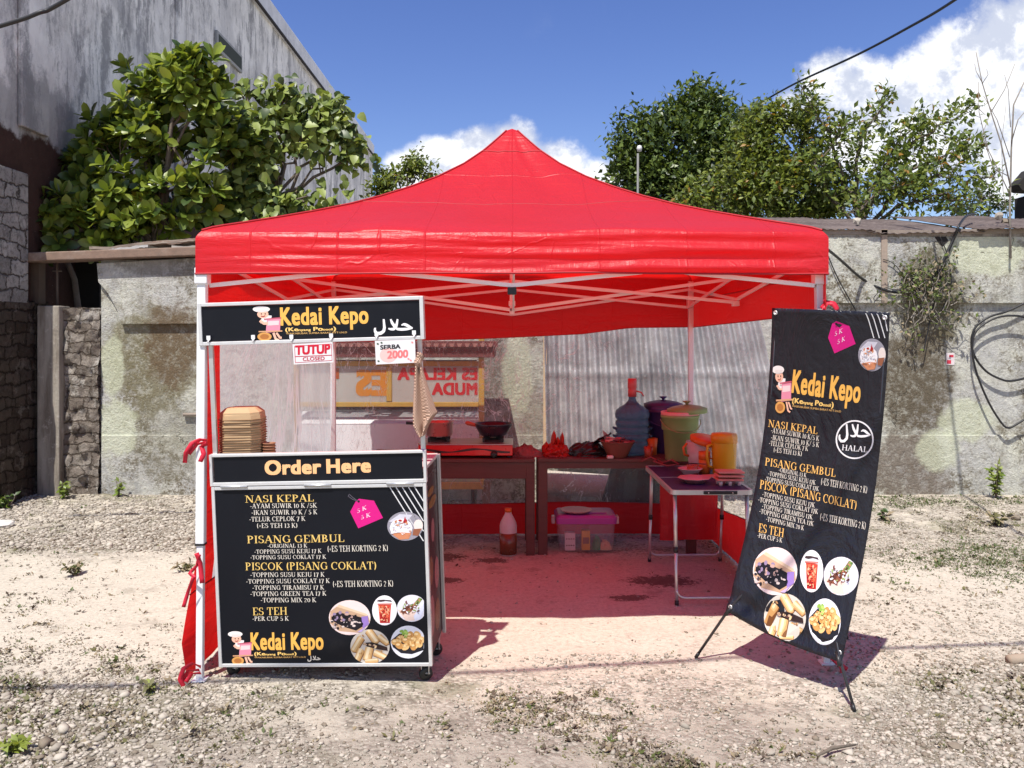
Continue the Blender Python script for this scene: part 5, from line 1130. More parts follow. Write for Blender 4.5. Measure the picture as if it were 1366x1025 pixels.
# hung on the cart: the two small signs and the cloth
def hung_sign(name, lab, quad, texts, extra):
    f = cart_surf(-.030); P4 = [f(x, y, 0) for x, y in quad]; o = empty(name, P4[0].lerp(P4[2], .5), lab, 'sign')
    nn = (P4[1] - P4[0]).cross(P4[3] - P4[0]).normalized(); nn = nn if nn.y < 0 else -nn
    mb = MB(); vs = P4 + [p_ - nn * .003 for p_ in P4]; mb.add(vs, [(0, 1, 2, 3), (7, 6, 5, 4)] + [(i, i + 4, (i + 1) % 4 + 4, (i + 1) % 4) for i in range(4)]); card = mb.build('card', simple('white_card', (.74, .72, .72, 1), .4, var=.04), o, False)
    pr_ = Print(cart_surf(-.030), (0, -1)); pr_.off = .0006
    extra(pr_)
    pr_.done('printed_border', card)
    for t in texts: pr_.text(*t[:5], 'sans', t[5]); pr_.done('lettering', card)
def ex1(q):
    for a, c_ in (((393, 462), (442, 459)), ((442, 459), (443, 481)), ((394, 484), (443, 481)), ((393, 462), (394, 484))): q.stroke([a, c_], .7, (190, 60, 80))
    q.stroke([(394, 476), (442.5, 474)], 1.0, (190, 30, 60))
hung_sign('closed_sign', 'small white sign reading TUTUP CLOSED hanging under the cart sign board', [(390, 459.5), (443.5, 456.5), (445, 483.5), (392, 486.5)], [('TUTUP', (394.5, 473.2), (440, 471), 11.5, (204, 22, 52), .05), ('CLOSED', (404, 481.6), (433, 480.4), 4.6, (190, 30, 60), .02)], ex1)
def ex2(q):
    q.poly(oval(518, 474, 11.5, 9.5), (246, 190, 184))
    for x, y in ((504, 459), (509, 457.5), (548, 481), (545, 479), (505, 482), (550, 457)): q.poly(oval(x, y, 1.6, 1.2, 8, 30), (70, 90, 70) if x < 520 else (230, 140, 140), .0002)
hung_sign('price_sign', 'small white sign reading SERBA 2000 hanging at the right end of the cart sign', [(500, 455), (553.5, 453), (554.5, 484), (501.5, 486.5)], [('SERBA', (507.5, 466.5), (534, 465), 5.6, (34, 30, 36), .035), ('2000', (517, 478.6), (544, 476.6), 9.6, (240, 120, 120), .04)], ex2)
m, n, b = newmat('waffle_towel'); p = n.coord('Object')
sx_, sy_, sz_ = n.sep(n.scale(p, (420, 420, 420))); wf = n.math('MULTIPLY', n.math('SINE', n.math('ADD', sx_, sy_)), n.math('SINE', sz_))
n.put(b.inputs['Base Color'], n.mix(n.math('ADD', n.math('MULTIPLY', wf, .5), .5), (.26, .14, .09, 1), (.66, .45, .34, 1))); b.inputs['Roughness'].default_value = .95; n.put(b.inputs['Normal'], n.bump(wf, .8, .004)); MAT_TOWEL = m
f = cart_surf(-.012); hang = f(557, 470, .0)
tw = empty('kitchen_towel', hang, 'brown waffle kitchen towel knotted on the right cart post', 'towel')
lft = [(555, 488), (554, 505), (553, 530), (552, 555), (553, 568), (558, 578), (562, 583)]; rgt = [(563, 488), (568, 505), (574, 525), (581, 545), (583.5, 550), (573, 564), (566, 580)]
def tf(u, v):
    k = v * (len(lft) - 1); i = min(int(k), len(lft) - 2); t = k - i
    a = [lft[i][j] + (lft[i + 1][j] - lft[i][j]) * t for j in (0, 1)]; c_ = [rgt[i][j] + (rgt[i + 1][j] - rgt[i][j]) * t for j in (0, 1)]
    return f(a[0] + (c_[0] - a[0]) * u, a[1] + (c_[1] - a[1]) * u, .012 + (.008 + .016 * v) * math.sin(u * 9.5 + v * 1.5) + .01 * n1(u * 3, v * 4))
mb = MB(); mb.grid(tf, 26, 40); mb.build('cloth', MAT_TOWEL, tw, False, solid=.004)
mb = MB(); mb.grid(lambda u, v: f(559.5 + (5.5 + 1.8 * math.sin(v * 7 + u * 6.28) + 1.5 * n1(v * 4, u * 3)) * math.cos(u * 6.283) * math.sin(.2 + v * 2.8) ** .5, 470 + v * 20, .012 + (.018 + .006 * math.sin(v * 9 + u * 6.283)) * math.sin(u * 6.283) * math.sin(.2 + v * 2.8) ** .5), 18, 12); mb.build('knot', MAT_TOWEL, tw, False)
# kraft paper boxes nested upside down on the counter
MAT_KRAFT = simple('kraft_paper', (.44, .30, .165, 1), .8, var=.12, nscale=25); MAT_KRAFTE = simple('kraft_edge', (.22, .125, .06, 1), .85)
bx = .103; bd = .075
def octo(hx, hy, ch): return [(-hx + ch, -hy), (hx - ch, -hy), (hx, -hy + ch), (hx, hy - ch), (hx - ch, hy), (-hx + ch, hy), (-hx, hy - ch), (-hx, -hy + ch)]
vs = [(x, y, 0) for x, y in octo(bx, bd, .035)] + [(x, y, .036) for x, y in octo(bx - .004, bd - .004, .034)] + [(x, y, .058) for x, y in octo(bx - .030, bd - .024, .024)]
mb = MB(); mb.add(vs, [(i, (i + 1) % 8, (i + 1) % 8 + 8, i + 8) for i in range(8)] + [(i + 8, (i + 1) % 8 + 8, (i + 1) % 8 + 16, i + 16) for i in range(8)] + [tuple(range(16, 24))])
box0 = mb.build('paper_box', MAT_KRAFT, None, solid=.0015)
mb = MB(); q8 = [Vector((x, y, .002)) for x, y in octo(bx + .002, bd + .002, .0355)]; mb.tube(q8 + [q8[0]], .0028, 5, cap=False)
rim0 = mb.build('rim', MAT_KRAFTE, box0)
tag(box0, 'bottommost kraft paper box of the stack, its rim on the cart counter', 'paper box', 'nested kraft paper boxes on the cart counter')
cb = CM @ Vector((.108, .13, .95)); rr = random.Random(3); NB = 20
for i in range(NB):
    o = box0 if i == 0 else box0.copy()
    if i:
        COL.objects.link(o); r_ = rim0.copy(); COL.objects.link(r_); r_.parent = o
        o['label'] = 'topmost kraft paper box of the stack on the cart counter' if i == NB - 1 else 'brown kraft paper box nested inside the stack between its top and bottom boxes'
    o.location = cb + Vector((rr.gauss(0, .0012), rr.gauss(0, .0012), .012 + .0122 * i)); o.rotation_euler = (.034, -.029, -.06 + rr.gauss(0, .012))
cup0 = None; MAT_CUP = simple('kraft_cup', (.28, .12, .06, 1), .7)
for i in range(5):
    if cup0 is None:
        mb = MB(); mb.lathe([(.022, 0), (.030, .06), (.0325, .062), (.032, .066), (.029, .064), (.021, .003)], k=22); cup0 = mb.build('paper_cup', MAT_CUP); o = cup0
    else: o = cup0.copy(); COL.objects.link(o)
    o.location = CM @ Vector((.245, .12, .952 + .014 * i)); tag(o, 'uppermost brown paper cup of the short stack beside the paper boxes' if i == 4 else 'brown paper cup within the short stack beside the paper boxes, below its top cup', 'cup', 'paper cups stacked on the cart counter')

# ================================================================ STANDING BANNER
BLc, BRc, TLc, TRc = W(968, 815, 4.28), W(1122, 884, 3.85), W(1030, 411, 4.12), W(1187, 417, 3.74)
bn_n = ((BRc - BLc).cross(TLc - BLc)).normalized(); bn_n = bn_n if bn_n.y < 0 else -bn_n
def bsurf(u, v, off=0.0):
    p_ = BLc.lerp(BRc, u).lerp(TLc.lerp(TRc, u), v)
    vc = min(1, max(0, v)); sag = .125 * math.sin(math.pi * vc) ** .9 * (1 - .1 * (2 * u - 1) ** 2) + .012 * math.sin(math.pi * u) * (1 - vc) ** 3 - .02 * (1 - (2 * u - 1) ** 2) * (v < 2) * v * .6
    dn = -.03 * math.sin(math.pi * u) * max(0, 1 - v * 9) ** 1.0
    cr = .010 * math.exp(-((v - .05 + .03 * u) / .016) ** 2) + .004 * math.exp(-((u - .35 - .2 * v) / .03) ** 2) * vc + .0018 * n1(u * 3, v * 6) + .001 * n1(u * 7, v * 5, 5)
    return p_ - bn_n * (sag + cr - off) + Vector((0, 0, dn))
def proj(p_): return CX + FPX * p_.x / p_.y, CY - FPX * (p_.z - CAMZ) / p_.y
def banner_px(px, py, off):
    u, v = .5, .5
    for _ in range(7):
        p0 = proj(bsurf(u, v)); pu = proj(bsurf(u + .01, v)); pv = proj(bsurf(u, v + .01))
        a, b_, c_, d_ = (pu[0] - p0[0]) / .01, (pv[0] - p0[0]) / .01, (pu[1] - p0[1]) / .01, (pv[1] - p0[1]) / .01
        det = a * d_ - b_ * c_; ex, ey = px - p0[0], py - p0[1]; u += (ex * d_ - b_ * ey) / det; v += (a * ey - c_ * ex) / det
        u = min(1.2, max(-.2, u)); v = min(1.2, max(-.2, v))
        if abs(ex) + abs(ey) < .02: break
    u = min(.995, max(.005, u)); v = min(.995, max(.005, v))
    return bsurf(u, v, .0014 + off)
bc = W(1060, 900, 4.35); bc.z = float(gh(bc.x, bc.y))
ban = empty('standing_banner', bc, 'tall black menu banner on a tripod X-stand leaning back on the right', 'banner')
mb = MB(); mb.grid(lambda u, v: bsurf(u, v), 28, 80)
m, n, b = newmat('black_banner_vinyl'); p = n.coord('Object')
n.put(b.inputs['Base Color'], n.mix(n.noise(p, 3, 5), (.008, .008, .013, 1), (.015, .015, .023, 1))); n.put(b.inputs['Roughness'], n.math('ADD', n.math('MULTIPLY', n.noise(p, 2.2, 4), .3), .16)); b.inputs['Specular IOR Level'].default_value = .45
n.put(b.inputs['Normal'], n.bump(n.math('ADD', n.noise(n.vmath('MULTIPLY', p, (1, 1, .5)), 4, 5, .6, 1.2), n.math('MULTIPLY', n.noise(p, 22, 3), .12)), .8, .04)); MAT_BANNER = m
sheet = mb.build('banner_sheet', MAT_BANNER, ban, False, solid=.0016)
for u, v in ((.035, .985), (.965, .985), (.03, .018), (.965, .022)):
    q = bsurf(u, v, .003); mt = bn_n.to_track_quat('Z', 'Y').to_matrix(); MB().lathe([(.005, 0), (.005, .003), (.0105, .003), (.0115, 0)], q, 16, 0, mt).build('eyelet', MAT_ALU, sheet, False)
MAT_TUBE = simple('black_tube', (.02, .02, .022, 1), .3, var=.1, spec=.6)
hub = bsurf(.5, .36) - bn_n * .07
fl, fr, fb = W(928, 880, 4.336), W(1140, 950, 3.727), Vector((1.84, 4.6, 0))
for q in (fl, fr, fb): q.z = float(gh(q.x, q.y)) + .006
for e_ in (BLc.lerp(BRc, .02), BLc.lerp(BRc, .98)):
    ft = fl if e_.x < 1.3 else fr; mb = MB(); mb.tube([hub, e_ - bn_n * .012 + Vector((0, 0, .01)), ft], .0075, 8); lg = mb.build('leg', MAT_TUBE, ban, False)
    mb = MB(); d = (e_ - ft).normalized(); mb.tube([ft, ft + d * .03], .0095, 8); mb.build('rubber_tip', MAT_BLACKP, lg, False); mb = MB(); mb.tube([e_ - d * .02, e_ + d * .04 - bn_n * .012], .0105, 8); mb.build('collar', MAT_BLACKP, lg, False)
mb = MB(); mb.tube([hub, fb], .0075, 8); mb.build('leg', MAT_TUBE, ban, False)
for u in (.03, .97):
    mb = MB(); mb.tube([hub, bsurf(u, .5) - bn_n * .04, bsurf(u, .975) - bn_n * .012], .005, 8); mb.build('pole', MAT_TUBE, ban, False)
mb = MB(); mb.lathe([(.0, -.05), (.02, -.05), (.03, -.02), (.03, .02), (.02, .05), (0, .05)], hub, 16); mb.build('hub', MAT_BLACKP, ban, False)
pb = Print(banner_px, (.105, -1)); pb.k = 2.6; pb.off = .0011
for s_, L_, R_, h_ in (('NASI KEPAL', (1024.8, 569.4), (1090.7, 579.5), 9.6), ('PISANG GEMBUL', (1020.4, 620.9), (1114.8, 636.6), 10.4), ('PISCOK (PISANG COKLAT)', (1013.4, 651.6), (1143, 680), 11.5), ('ES TEH', (1011.9, 709.6), (1045.5, 716.9), 11.5)): pb.text(s_, L_, R_, h_, (238, 186, 104)); pb.done('heading_lettering', sheet)
for s_, L_, R_, h_ in (('-AYAM SUWIR 10 K/5 K', (1028.6, 577.2), (1092.7, 588.4), 6.6), ('-IKAN SUWIR 10 K/ 5 K', (1028.6, 586.6), (1092.7, 596.8), 6.6), ('-TELUR CEPLOK 7 K', (1026, 594.2), (1078, 601.8), 6.4), ('(+ES TEH 13 K)', (1031.9, 603), (1070, 608.7), 6.4),
    ('-ORIGINAL 13 K', (1038.9, 629.5), (1075.8, 637.1), 5.6), ('-TOPPING SUSU KEJU 17K', (1025, 634.5), (1088, 647), 6), ('-TOPPING SUSU COKLAT 17K', (1020.4, 641.7), (1092.3, 655.3), 6), ('(+ES TEH KORTING 2 K)', (1095, 646.4), (1157, 658.2), 9),
    ('-TOPPING SUSU KEJU 17K', (1017, 662.2), (1087, 677.3), 6.4), ('-TOPPING SUSU COKLAT 17K', (1011.6, 669.4), (1091.2, 685.9), 6.4), ('-TOPPING TIRAMISU 17K', (1016.5, 678), (1084, 693.1), 6.2), ('-TOPPING GREEN TEA 17K', (1013, 684.6), (1085.4, 702), 6.2),
    ('(+ES TEH KORTING 2 K)', (1093.8, 693.8), (1154.9, 706.3), 9.4), ('-TOPPING MIX 20 K', (1022, 695.1), (1072.5, 707.6), 6.2), ('-PER CUP 5 K', (1010.5, 716.9), (1043.5, 724), 6)): pb.text(s_, L_, R_, h_, CREAM); pb.done('item_lettering', sheet)
shop_name(pb, (1056.5, 523.2), (1146.5, 537), 29, sheet, (1057, 537.5), (1111.8, 543.5), 6.6, (1057, 543), (1122, 550.5), 2.6)
kitchen_logo(pb, 1030, 487, 1057.5, 552); pb.done('logo', sheet)
pb.poly(((1116, 428.6), (1133.3, 435.2), (1141.7, 459), (1113.5, 471.7), (1104.9, 450.9), (1110.5, 431.9)), PINK); pb.poly(oval(1116, 432.5, 1.6, 1.6, 10), INK, .0004)
pb.text('5 K', (1113.5, 448.6), (1124, 444.2), 6.4, (244, 214, 230)); pb.text('5 K', (1117, 459.6), (1127.5, 454.5), 6.4, (244, 214, 230)); pb.done('price_tag', sheet)
for i in range(4):
    x0 = 1155 + i * 7.4; pb.stroke([(x0, 417), (x0 + 4, 427), (x0 + min(11, 1184 - x0), 427 + min(11, 1184 - x0) * 2.2)], 1.3, (226, 226, 226))
pb.done('stripes', sheet)
pb.stroke(oval(1140.4, 586.6, 24.4, 25, 40) + oval(1140.4, 586.6, 24.4, 25, 40)[:1], 1.9, (238, 236, 236), 0, 1)
arabic(pb, 1119.5, 566, 1162, 590, (238, 236, 236), 3.0); pb.text('HALAL', (1123, 600.6), (1157.4, 603.6), 7.4, (238, 236, 236)); pb.done('halal_lettering', sheet)
for kd, x, y, rx, ry, rt in (('noodle_tray', 1034.3, 762, 30.5, 33, -8), ('iced_tea', 1083, 762, 16, 29, -3), ('topped_rice', 1122.3, 768.6, 24, 26.5, 0), ('fried_rolls', 1047.4, 824, 29, 33, 0), ('fried_balls', 1100.5, 829.5, 22, 32, -4), ('rice_ball', 1163.5, 473.7, 19, 22.5, 0)):
    food(pb, kd, x, y, rx, ry, rt); pb.done('food_picture', sheet)
# ================================================================ TABLES AND WHAT STANDS ON THEM
m, n, b = newmat('dark_maroon_wood'); p = n.coord('Object')
g_ = n.noise(n.vmath('MULTIPLY', p, (1.2, 9, 9)), 3, 6, .6)
n.put(b.inputs['Base Color'], n.mix(g_, (.065, .014, .011, 1), (.14, .034, .026, 1))); b.inputs['Roughness'].default_value = .5; n.put(b.inputs['Normal'], n.bump(g_, .3, .01)); MAT_WOODT = m
ZT = .744
def wood_table(x0, x1, y0, y1, lab, apron, legw, legs):
    o = empty('wooden_table', ((x0 + x1) / 2, (y0 + y1) / 2, 0), lab, 'table', 'dark wooden tables along the back of the tent')
    mb = MB(); mb.box(x0, x1, y0, y1, ZT - .028, ZT); mb.build('tabletop', MAT_WOODT, o, False, bevel=.004)
    mb = MB(); mb.box(x0 + .02, x1 - .02, y0 + .015, y0 + .04, ZT - .028 - apron, ZT - .0285); mb.box(x0 + .02, x1 - .02, y1 - .04, y1 - .015, ZT - .028 - apron, ZT - .0285); mb.build('apron', MAT_WOODT, o, False, bevel=.002)
    for x in legs:
        for y in (y0 + .012, y1 - .07):
            mb = MB(); g = float(gh(x + .03, y + .03)); mb.box(x, x + legw, y, y + .06, g - .004, ZT - .0285); mb.build('leg', MAT_WOODT, o, False, bevel=.003)
    return o
wood_table(-1.12, .175, 6.38, 6.95, 'dark maroon wooden table carrying the red gas stove', .125, .066, (-1.10, .108))
wood_table(.195, 1.42, 6.40, 6.95, 'dark maroon wooden table carrying the water bottle and buckets', .05, .072, (.20, 1.34))
# stove
st = empty('gas_stove', (-.35, 6.62, ZT), 'red two-burner gas stove on the left wooden table', 'stove')
MAT_STOVER = simple('red_enamel', (.60, .012, .014, 1), .3, var=.06, coat=.3)
x0, x1, y0, y1 = -.72, .005, 6.42, 6.80
mb = MB(); mb.box(x0, x1, y0, y1, ZT + .018, ZT + .10); mb.build('body', MAT_STOVER, st, False, bevel=.006)
mb = MB(); mb.box(x0 - .004, x1 + .004, y0 - .004, y1, ZT + .1005, ZT + .108); mb.build('top_plate', simple('steel_plate', (.45, .45, .45, 1), .35, metal=.8), st, False, bevel=.002)
mb = MB()
for i in range(24):
    a, c_ = i / 24, (i + 1) / 24; X = lambda t: x0 + .02 + t * (x1 - x0 - .04); Z = lambda t: ZT + .058 + .012 * math.cos(t * 6.283 * 1.5 + .3); wv_ = lambda t: .003 + .006 * abs(math.sin(t * 9))
    mb.add([(X(a), y0 - .0015, Z(a) - wv_(a)), (X(c_), y0 - .0015, Z(c_) - wv_(c_)), (X(c_), y0 - .0015, Z(c_) + wv_(c_)), (X(a), y0 - .0015, Z(a) + wv_(a))], [(0, 1, 2, 3)])
mb.build('wave_decal', simple('dark_decal', (.05, .008, .01, 1), .4), st, False)
for px in (584, 659):
    q = W(px, 606.5, y0); mb = MB(); mb.lathe([(.0, .028), (.020, .028), (.024, .006), (.028, 0)], q, 22, 0, Matrix.Rotation(R(90), 3, 'X')); kn = mb.build('knob', MAT_BLACKP, st, False)
    mb = MB(); mb.box(q.x - .004, q.x + .004, y0 - .034, y0 - .0285, q.z - .018, q.z + .018); mb.build('pointer', MAT_BLACKP, kn, False)
BXY = ((-.575, 6.62), (-.148, 6.62)); zb2 = ZT + .108
for bx_, by_ in BXY:
    mb = MB(); mb.lathe([(.085, 0), (.085, .012), (.05, .016), (.05, .024), (0, .026)], (bx_, by_, zb2), 24)
    for k in range(4):
        a = k * math.pi / 2 + .78; mb.bar((bx_ + .04 * math.cos(a), by_ + .04 * math.sin(a), zb2 + .028), (bx_ + .11 * math.cos(a), by_ + .11 * math.sin(a), zb2 + .028), .014, .02); mb.bar((bx_ + .105 * math.cos(a), by_ + .105 * math.sin(a), zb2), (bx_ + .105 * math.cos(a), by_ + .105 * math.sin(a), zb2 + .03), .014, .014)
    mb.build('burner', MAT_BLACKP, st, False)
for fx in (x0 + .03, x1 - .03):
    for fy in (y0 + .03, y1 - .03):
        mb = MB(); mb.lathe([(.016, 0), (.016, .019), (0, .019)], (fx, fy, ZT - .001), 12); mb.build('foot', MAT_BLACKP, st, False)
zc = zb2 + .039
pan = empty('saucepan', (BXY[0][0], BXY[0][1], zc), 'pinkish aluminium saucepan on the left stove burner', 'saucepan')
mb = MB(); mb.lathe([(0, .003), (.096, .003), (.104, .010), (.107, .11), (.111, .113), (.109, .116), (.103, .112), (.100, .012), (0, .008)], k=36); mb.build('pot', simple('anodised_aluminium', (.50, .32, .28, 1), .3, metal=.7, var=.08), pan)
mb = MB(); mb.tube([(-.10, 0, .09), (-.15, -.01, .1), (-.26, -.02, .105)], [.008, .011, .012], 8); mb.build('handle', MAT_BLACKP, pan)
wok = empty('wok', (BXY[1][0], BXY[1][1], zc), 'dark blue black wok on the right stove burner', 'wok')
MAT_WOK = simple('dark_wok', (.012, .016, .026, 1), .3, var=.2, spec=.6)
mb = MB(); mb.lathe([(0, .002), (.085, .002), (.105, .012), (.148, .088), (.152, .10), (.149, .102), (.142, .09), (.10, .018), (0, .010)], k=40); mb.build('bowl', MAT_WOK, wok)
mb = MB(); mb.tube([(-.03, -.145, .085), (-.025, -.175, .08), (.025, -.175, .08), (.03, -.145, .085)], .007, 8); mb.build('loop_handle', MAT_BLACKP, wok)
mb = MB(); mb.tube([(.03, .145, .085), (.025, .175, .08), (-.025, .175, .08), (-.03, .145, .085)], .007, 8); mb.build('loop_handle', MAT_BLACKP, wok)
a, c_ = W(621, 564, 6.55), Vector((BXY[1][0] - .01, 6.64, zc + .05)); sp = empty('spatula', c_, 'red wooden spatula leaning out of the wok', 'spatula')
mb = MB(); d = (c_ - a); mb.tube([a, a + d * .08, a + d * .25, a + d * .6, c_], [.010, .017, .015, .009, .007], 10); mb.build('handle', simple('red_wood', (.45, .07, .03, 1), .45), sp, False)
mb = MB(); mb.box(c_.x - .02, c_.x + .045, c_.y - .03, c_.y + .03, c_.z - .035, c_.z - .030, 0); mb.build('blade', MAT_WOK, sp, False, bevel=.002)
def crumple(name, lab, cat, c0, rx, ry, rz, mat, seed, spike=.35, nu=40, nv=22, kids=None):
    def f(u, v):
        a = u * 2 * math.pi; e = v * math.pi * .5; d = Vector((math.cos(a) * math.cos(e), math.sin(a) * math.cos(e), math.sin(e)))
        nz = fbm(np.array([math.cos(a) * 1.6 + seed, math.sin(a) * 1.6, v * 2.2 + seed]), 3) * 2 - 1; rdg = abs(fbm(np.array([math.cos(a) * 3 + seed, math.sin(a) * 3 + 5, v * 4]), 2) - .5) * 3
        k = 1 + spike * nz + spike * .6 * (rdg - .4); return Vector((d.x * rx * k, d.y * ry * k, max(0, d.z * rz * k)))
    o = empty(name, c0, lab, cat) if kids else None; mb = MB(); mb.grid(f, nu, nv, smooth=False)
    if o is None:
        ob = mb.build(name, mat); ob.location = c0; return tag(ob, lab, cat)
    mb.build('bag', mat, o); kids(o); return o
MAT_REDPL = simple('red_plastic_film', (.50, .03, .02, 1), .22, trans=.35, var=.25, nscale=20, bump=.5, bscale=30)
MAT_DKRED = simple('dark_red_cloth', (.22, .06, .06, 1), .8, var=.4, nscale=16, bump=.4)
MAT_BLKBAG = simple('black_plastic_bag', (.010, .010, .011, 1), .3, var=.3, nscale=20, bump=.5, bscale=25)
crumple('crumpled_cloth', 'crumpled dark red rag right of the stove', 'cloth', (.10, 6.55, ZT), .13, .10, .085, MAT_DKRED, 2.2, .3)
def ears(o):
    mb = MB()
    for dx, dz, w_ in ((-.02, .20, .03), (.045, .185, .025), (.01, .15, .03), (-.08, .11, .035)):
        mb.add([(dx - w_, .0, .05), (dx + w_, .02, .05), (dx + w_ * .7, -.02, dz * .8), (dx + .004, .0, dz), (dx - w_ * .5, .02, dz * .75), (dx, -.04, dz * .5)], [(0, 5, 4), (0, 1, 5), (1, 2, 5), (5, 2, 3), (5, 3, 4)])
    mb.build('handles', MAT_REDPL, o)
crumple('plastic_bag', 'crumpled red plastic bag with its handles up on the right wooden table', 'bag', (.345, 6.58, ZT), .115, .10, .09, MAT_REDPL, 5.1, .35, kids=ears)
def flap(o):
    mb = MB(); mb.grid(lambda u, v: Vector((-.04 + .20 * u + .03 * v, -.05 + .1 * v + .02 * n1(u * 4, v * 3), .07 + .10 * u - .06 * v * (1 - u) + .03 * n1(u * 5, v * 5, 2))), 12, 8, smooth=False); mb.build('flap', MAT_BLKBAG, o, solid=.004)
    mb = MB(); mb.grid(lambda u, v: Vector((.13 + .06 * u - .02 * v, -.03 + .02 * n1(u * 3, v), .10 + .10 * v - .05 * u * v)), 5, 5, smooth=False); mb.build('label_patch', simple('dusty_pink_paper', (.35, .20, .18, 1), .7), o, solid=.003)
crumple('black_bag', 'slumped black bag between red plastic bag and brown bowl', 'bag', (.60, 6.6, ZT), .17, .12, .10, MAT_BLKBAG, 8.7, .28, kids=flap)
# water bottle with hand pump
wbt = empty('water_bottle', (.955, 6.66, ZT), 'large dark blue water dispenser bottle with red pump on the right wooden table', 'bottle')
m, n, b = newmat('dark_water_bottle'); b.inputs['Base Color'].default_value = (.09, .16, .27, 1); b.inputs['Roughness'].default_value = .15; b.inputs['Transmission Weight'].default_value = .5; b.inputs['IOR'].default_value = 1.2; b.inputs['Alpha'].default_value = .93; MAT_GAL = m
prof = [(0, .0), (.11, .0), (.128, .012)]
for k in range(5): z = .02 + k * .052; prof += [(.131, z), (.134, z + .02), (.131, z + .036), (.122, z + .042), (.122, z + .048)]
prof += [(.131, .285), (.136, .30), (.136, .325), (.128, .348), (.10, .372), (.06, .395), (.035, .42), (.028, .44), (.028, .47), (0, .47)]
mb = MB(); mb.lathe(prof, k=40); mb.build('bottle', MAT_GAL, wbt)
mb = MB()
for s_ in (-1, 1):
    for k in range(3): z = .075 + k * .062; mb.tube([(s_ * .125, -.04, z), (s_ * .146, -.03, z + .01), (s_ * .146, .03, z + .01), (s_ * .125, .04, z)], .010, 6)
mb.build('grip_lug', MAT_GAL, wbt)
MAT_PUMP = simple('red_pump', (.52, .07, .08, 1), .35)
mb = MB(); mb.lathe([(.034, .455), (.034, .51), (.031, .515), (.036, .525), (.036, .595), (.030, .60), (0, .60)], k=24); mb.build('pump', MAT_PUMP, wbt)
mb = MB(); mb.tube([(.03, -.01, .50), (.07, -.03, .49), (.085, -.035, .46)], .006, 8); mb.build('spout', MAT_PUMP, wbt)
bl = empty('bowl', (.815, 6.48, ZT), 'brown bowl heaped with red packets in front of the water bottle', 'bowl')
mb = MB(); mb.lathe([(0, 0), (.065, 0), (.075, .006), (.118, .095), (.134, .122), (.138, .126), (.133, .128), (.11, .095), (.07, .015), (0, .012)], k=36); mb.build('bowl_body', simple('brown_plastic', (.20, .065, .045, 1), .4), bl)
mb = MB(); rr = random.Random(5)
for i in range(16):
    M4 = Matrix.Translation((rr.uniform(-.075, .075), rr.uniform(-.07, .07), .10 + rr.uniform(0, .045))) @ Matrix.Rotation(rr.uniform(0, 6), 4, 'Z') @ Matrix.Rotation(rr.uniform(-.7, .7), 4, 'X'); mb.box(-.032, .032, -.02, .02, -.006, .006, i % 3, M4)
mb.build('packets', [simple('red_packet', (.5, .05, .05, 1), .3), simple('dark_packet', (.18, .03, .04, 1), .35), simple('pink_packet', (.55, .2, .18, 1), .35)], bl, bevel=.003)
MAT_CARDP = simple('pink_white_plastic', (.68, .45, .44, 1), .4)
o = MB().box(.725, .775, 6.385, 6.40 + .03, ZT + .0005, ZT + .026).build('soap_box', MAT_CARDP, None, bevel=.008); tag(rebase(o, (.75, 6.4, ZT)), 'tiny pale pink box on the table edge in front of the brown bowl', 'box')
def bucket(name, lab, loc, r0, r1, h, col, inner, lid_tilt, lid_off, hcol):
    o = empty(name, loc, lab, 'bucket', 'lidded plastic buckets'); mt = simple(name + '_plastic', col, .42, var=.08, trans=.1)
    mb = MB(); mb.lathe([(0, 0), (r0, 0), (r0 + .004, .006), (r0 + (r1 - r0) * .66, h * .66), (r0 + (r1 - r0) * .66 + .010, h * .665), (r1 + .004, h * .69), (r1 + .005, h * .93), (r1 + .011, h * .935), (r1 + .012, h), (r1 + .003, h), (r1 - .004, h * .9), (r0 - .004, .01), (0, .008)], k=44); mb.build('pail', mt, o)
    mb = MB(); mb.lathe([(r1 - .002, h * .94), (r1 + .009, h * 1.001), (r1 + .010, h + .022), (r1 + .004, h + .026), (r1 - .008, h + .004)], k=44); mb.build('rim', inner, o)
    ml = Matrix.Rotation(lid_tilt, 3, 'Y'); mb = MB(); mb.lathe([(r1 + .012, -.035), (r1 + .016, -.033), (r1 + .017, 0), (r1 * .8, .016), (r1 * .35, .028), (0, .030)], Vector((lid_off, .01, h + .045)), 44, 0, ml); lid = mb.build('lid', mt, o)
    mb = MB(); mb.lathe([(.010, .027), (.012, .04), (.030, .052), (.032, .058), (0, .060)], Vector((lid_off, .01, h + .045)), 20, 0, ml); mb.build('knob', hcol, lid)
    mb = MB(); pts = [Vector((math.cos(a) * (r1 + .016), -.005 - math.sin(a) * (r1 + .03), h * .9 - math.sin(a) * h * .26)) for a in [math.pi * i / 16 for i in range(17)]]; mb.tube(pts, .0035, 6); mb.build('bail_handle', hcol, o)
bucket('bucket', 'sage green plastic bucket with its lid set askew beside the clear pitcher', (1.275, 6.36, ZT), .108, .134, .34, (.27, .36, .13, 1), simple('pink_rim', (.75, .30, .30, 1), .4), R(-2), .055, simple('olive_knob', (.26, .24, .10, 1), .4))
bucket('bucket', 'purple lidded plastic bucket standing behind the green bucket', (1.225, 6.78, ZT), .115, .14, .345, (.055, .028, .12, 1), simple('purple_rim', (.07, .035, .14, 1), .4), 0, .0, simple('blue_purple_knob', (.06, .04, .16, 1), .4))
MAT_GLASSR = simple('red_glass', (.55, .10, .05, 1), .1, spec=.7, alpha=.55); MAT_ORANGE = simple('orange_plastic', (.75, .17, .03, 1), .35, trans=.2)
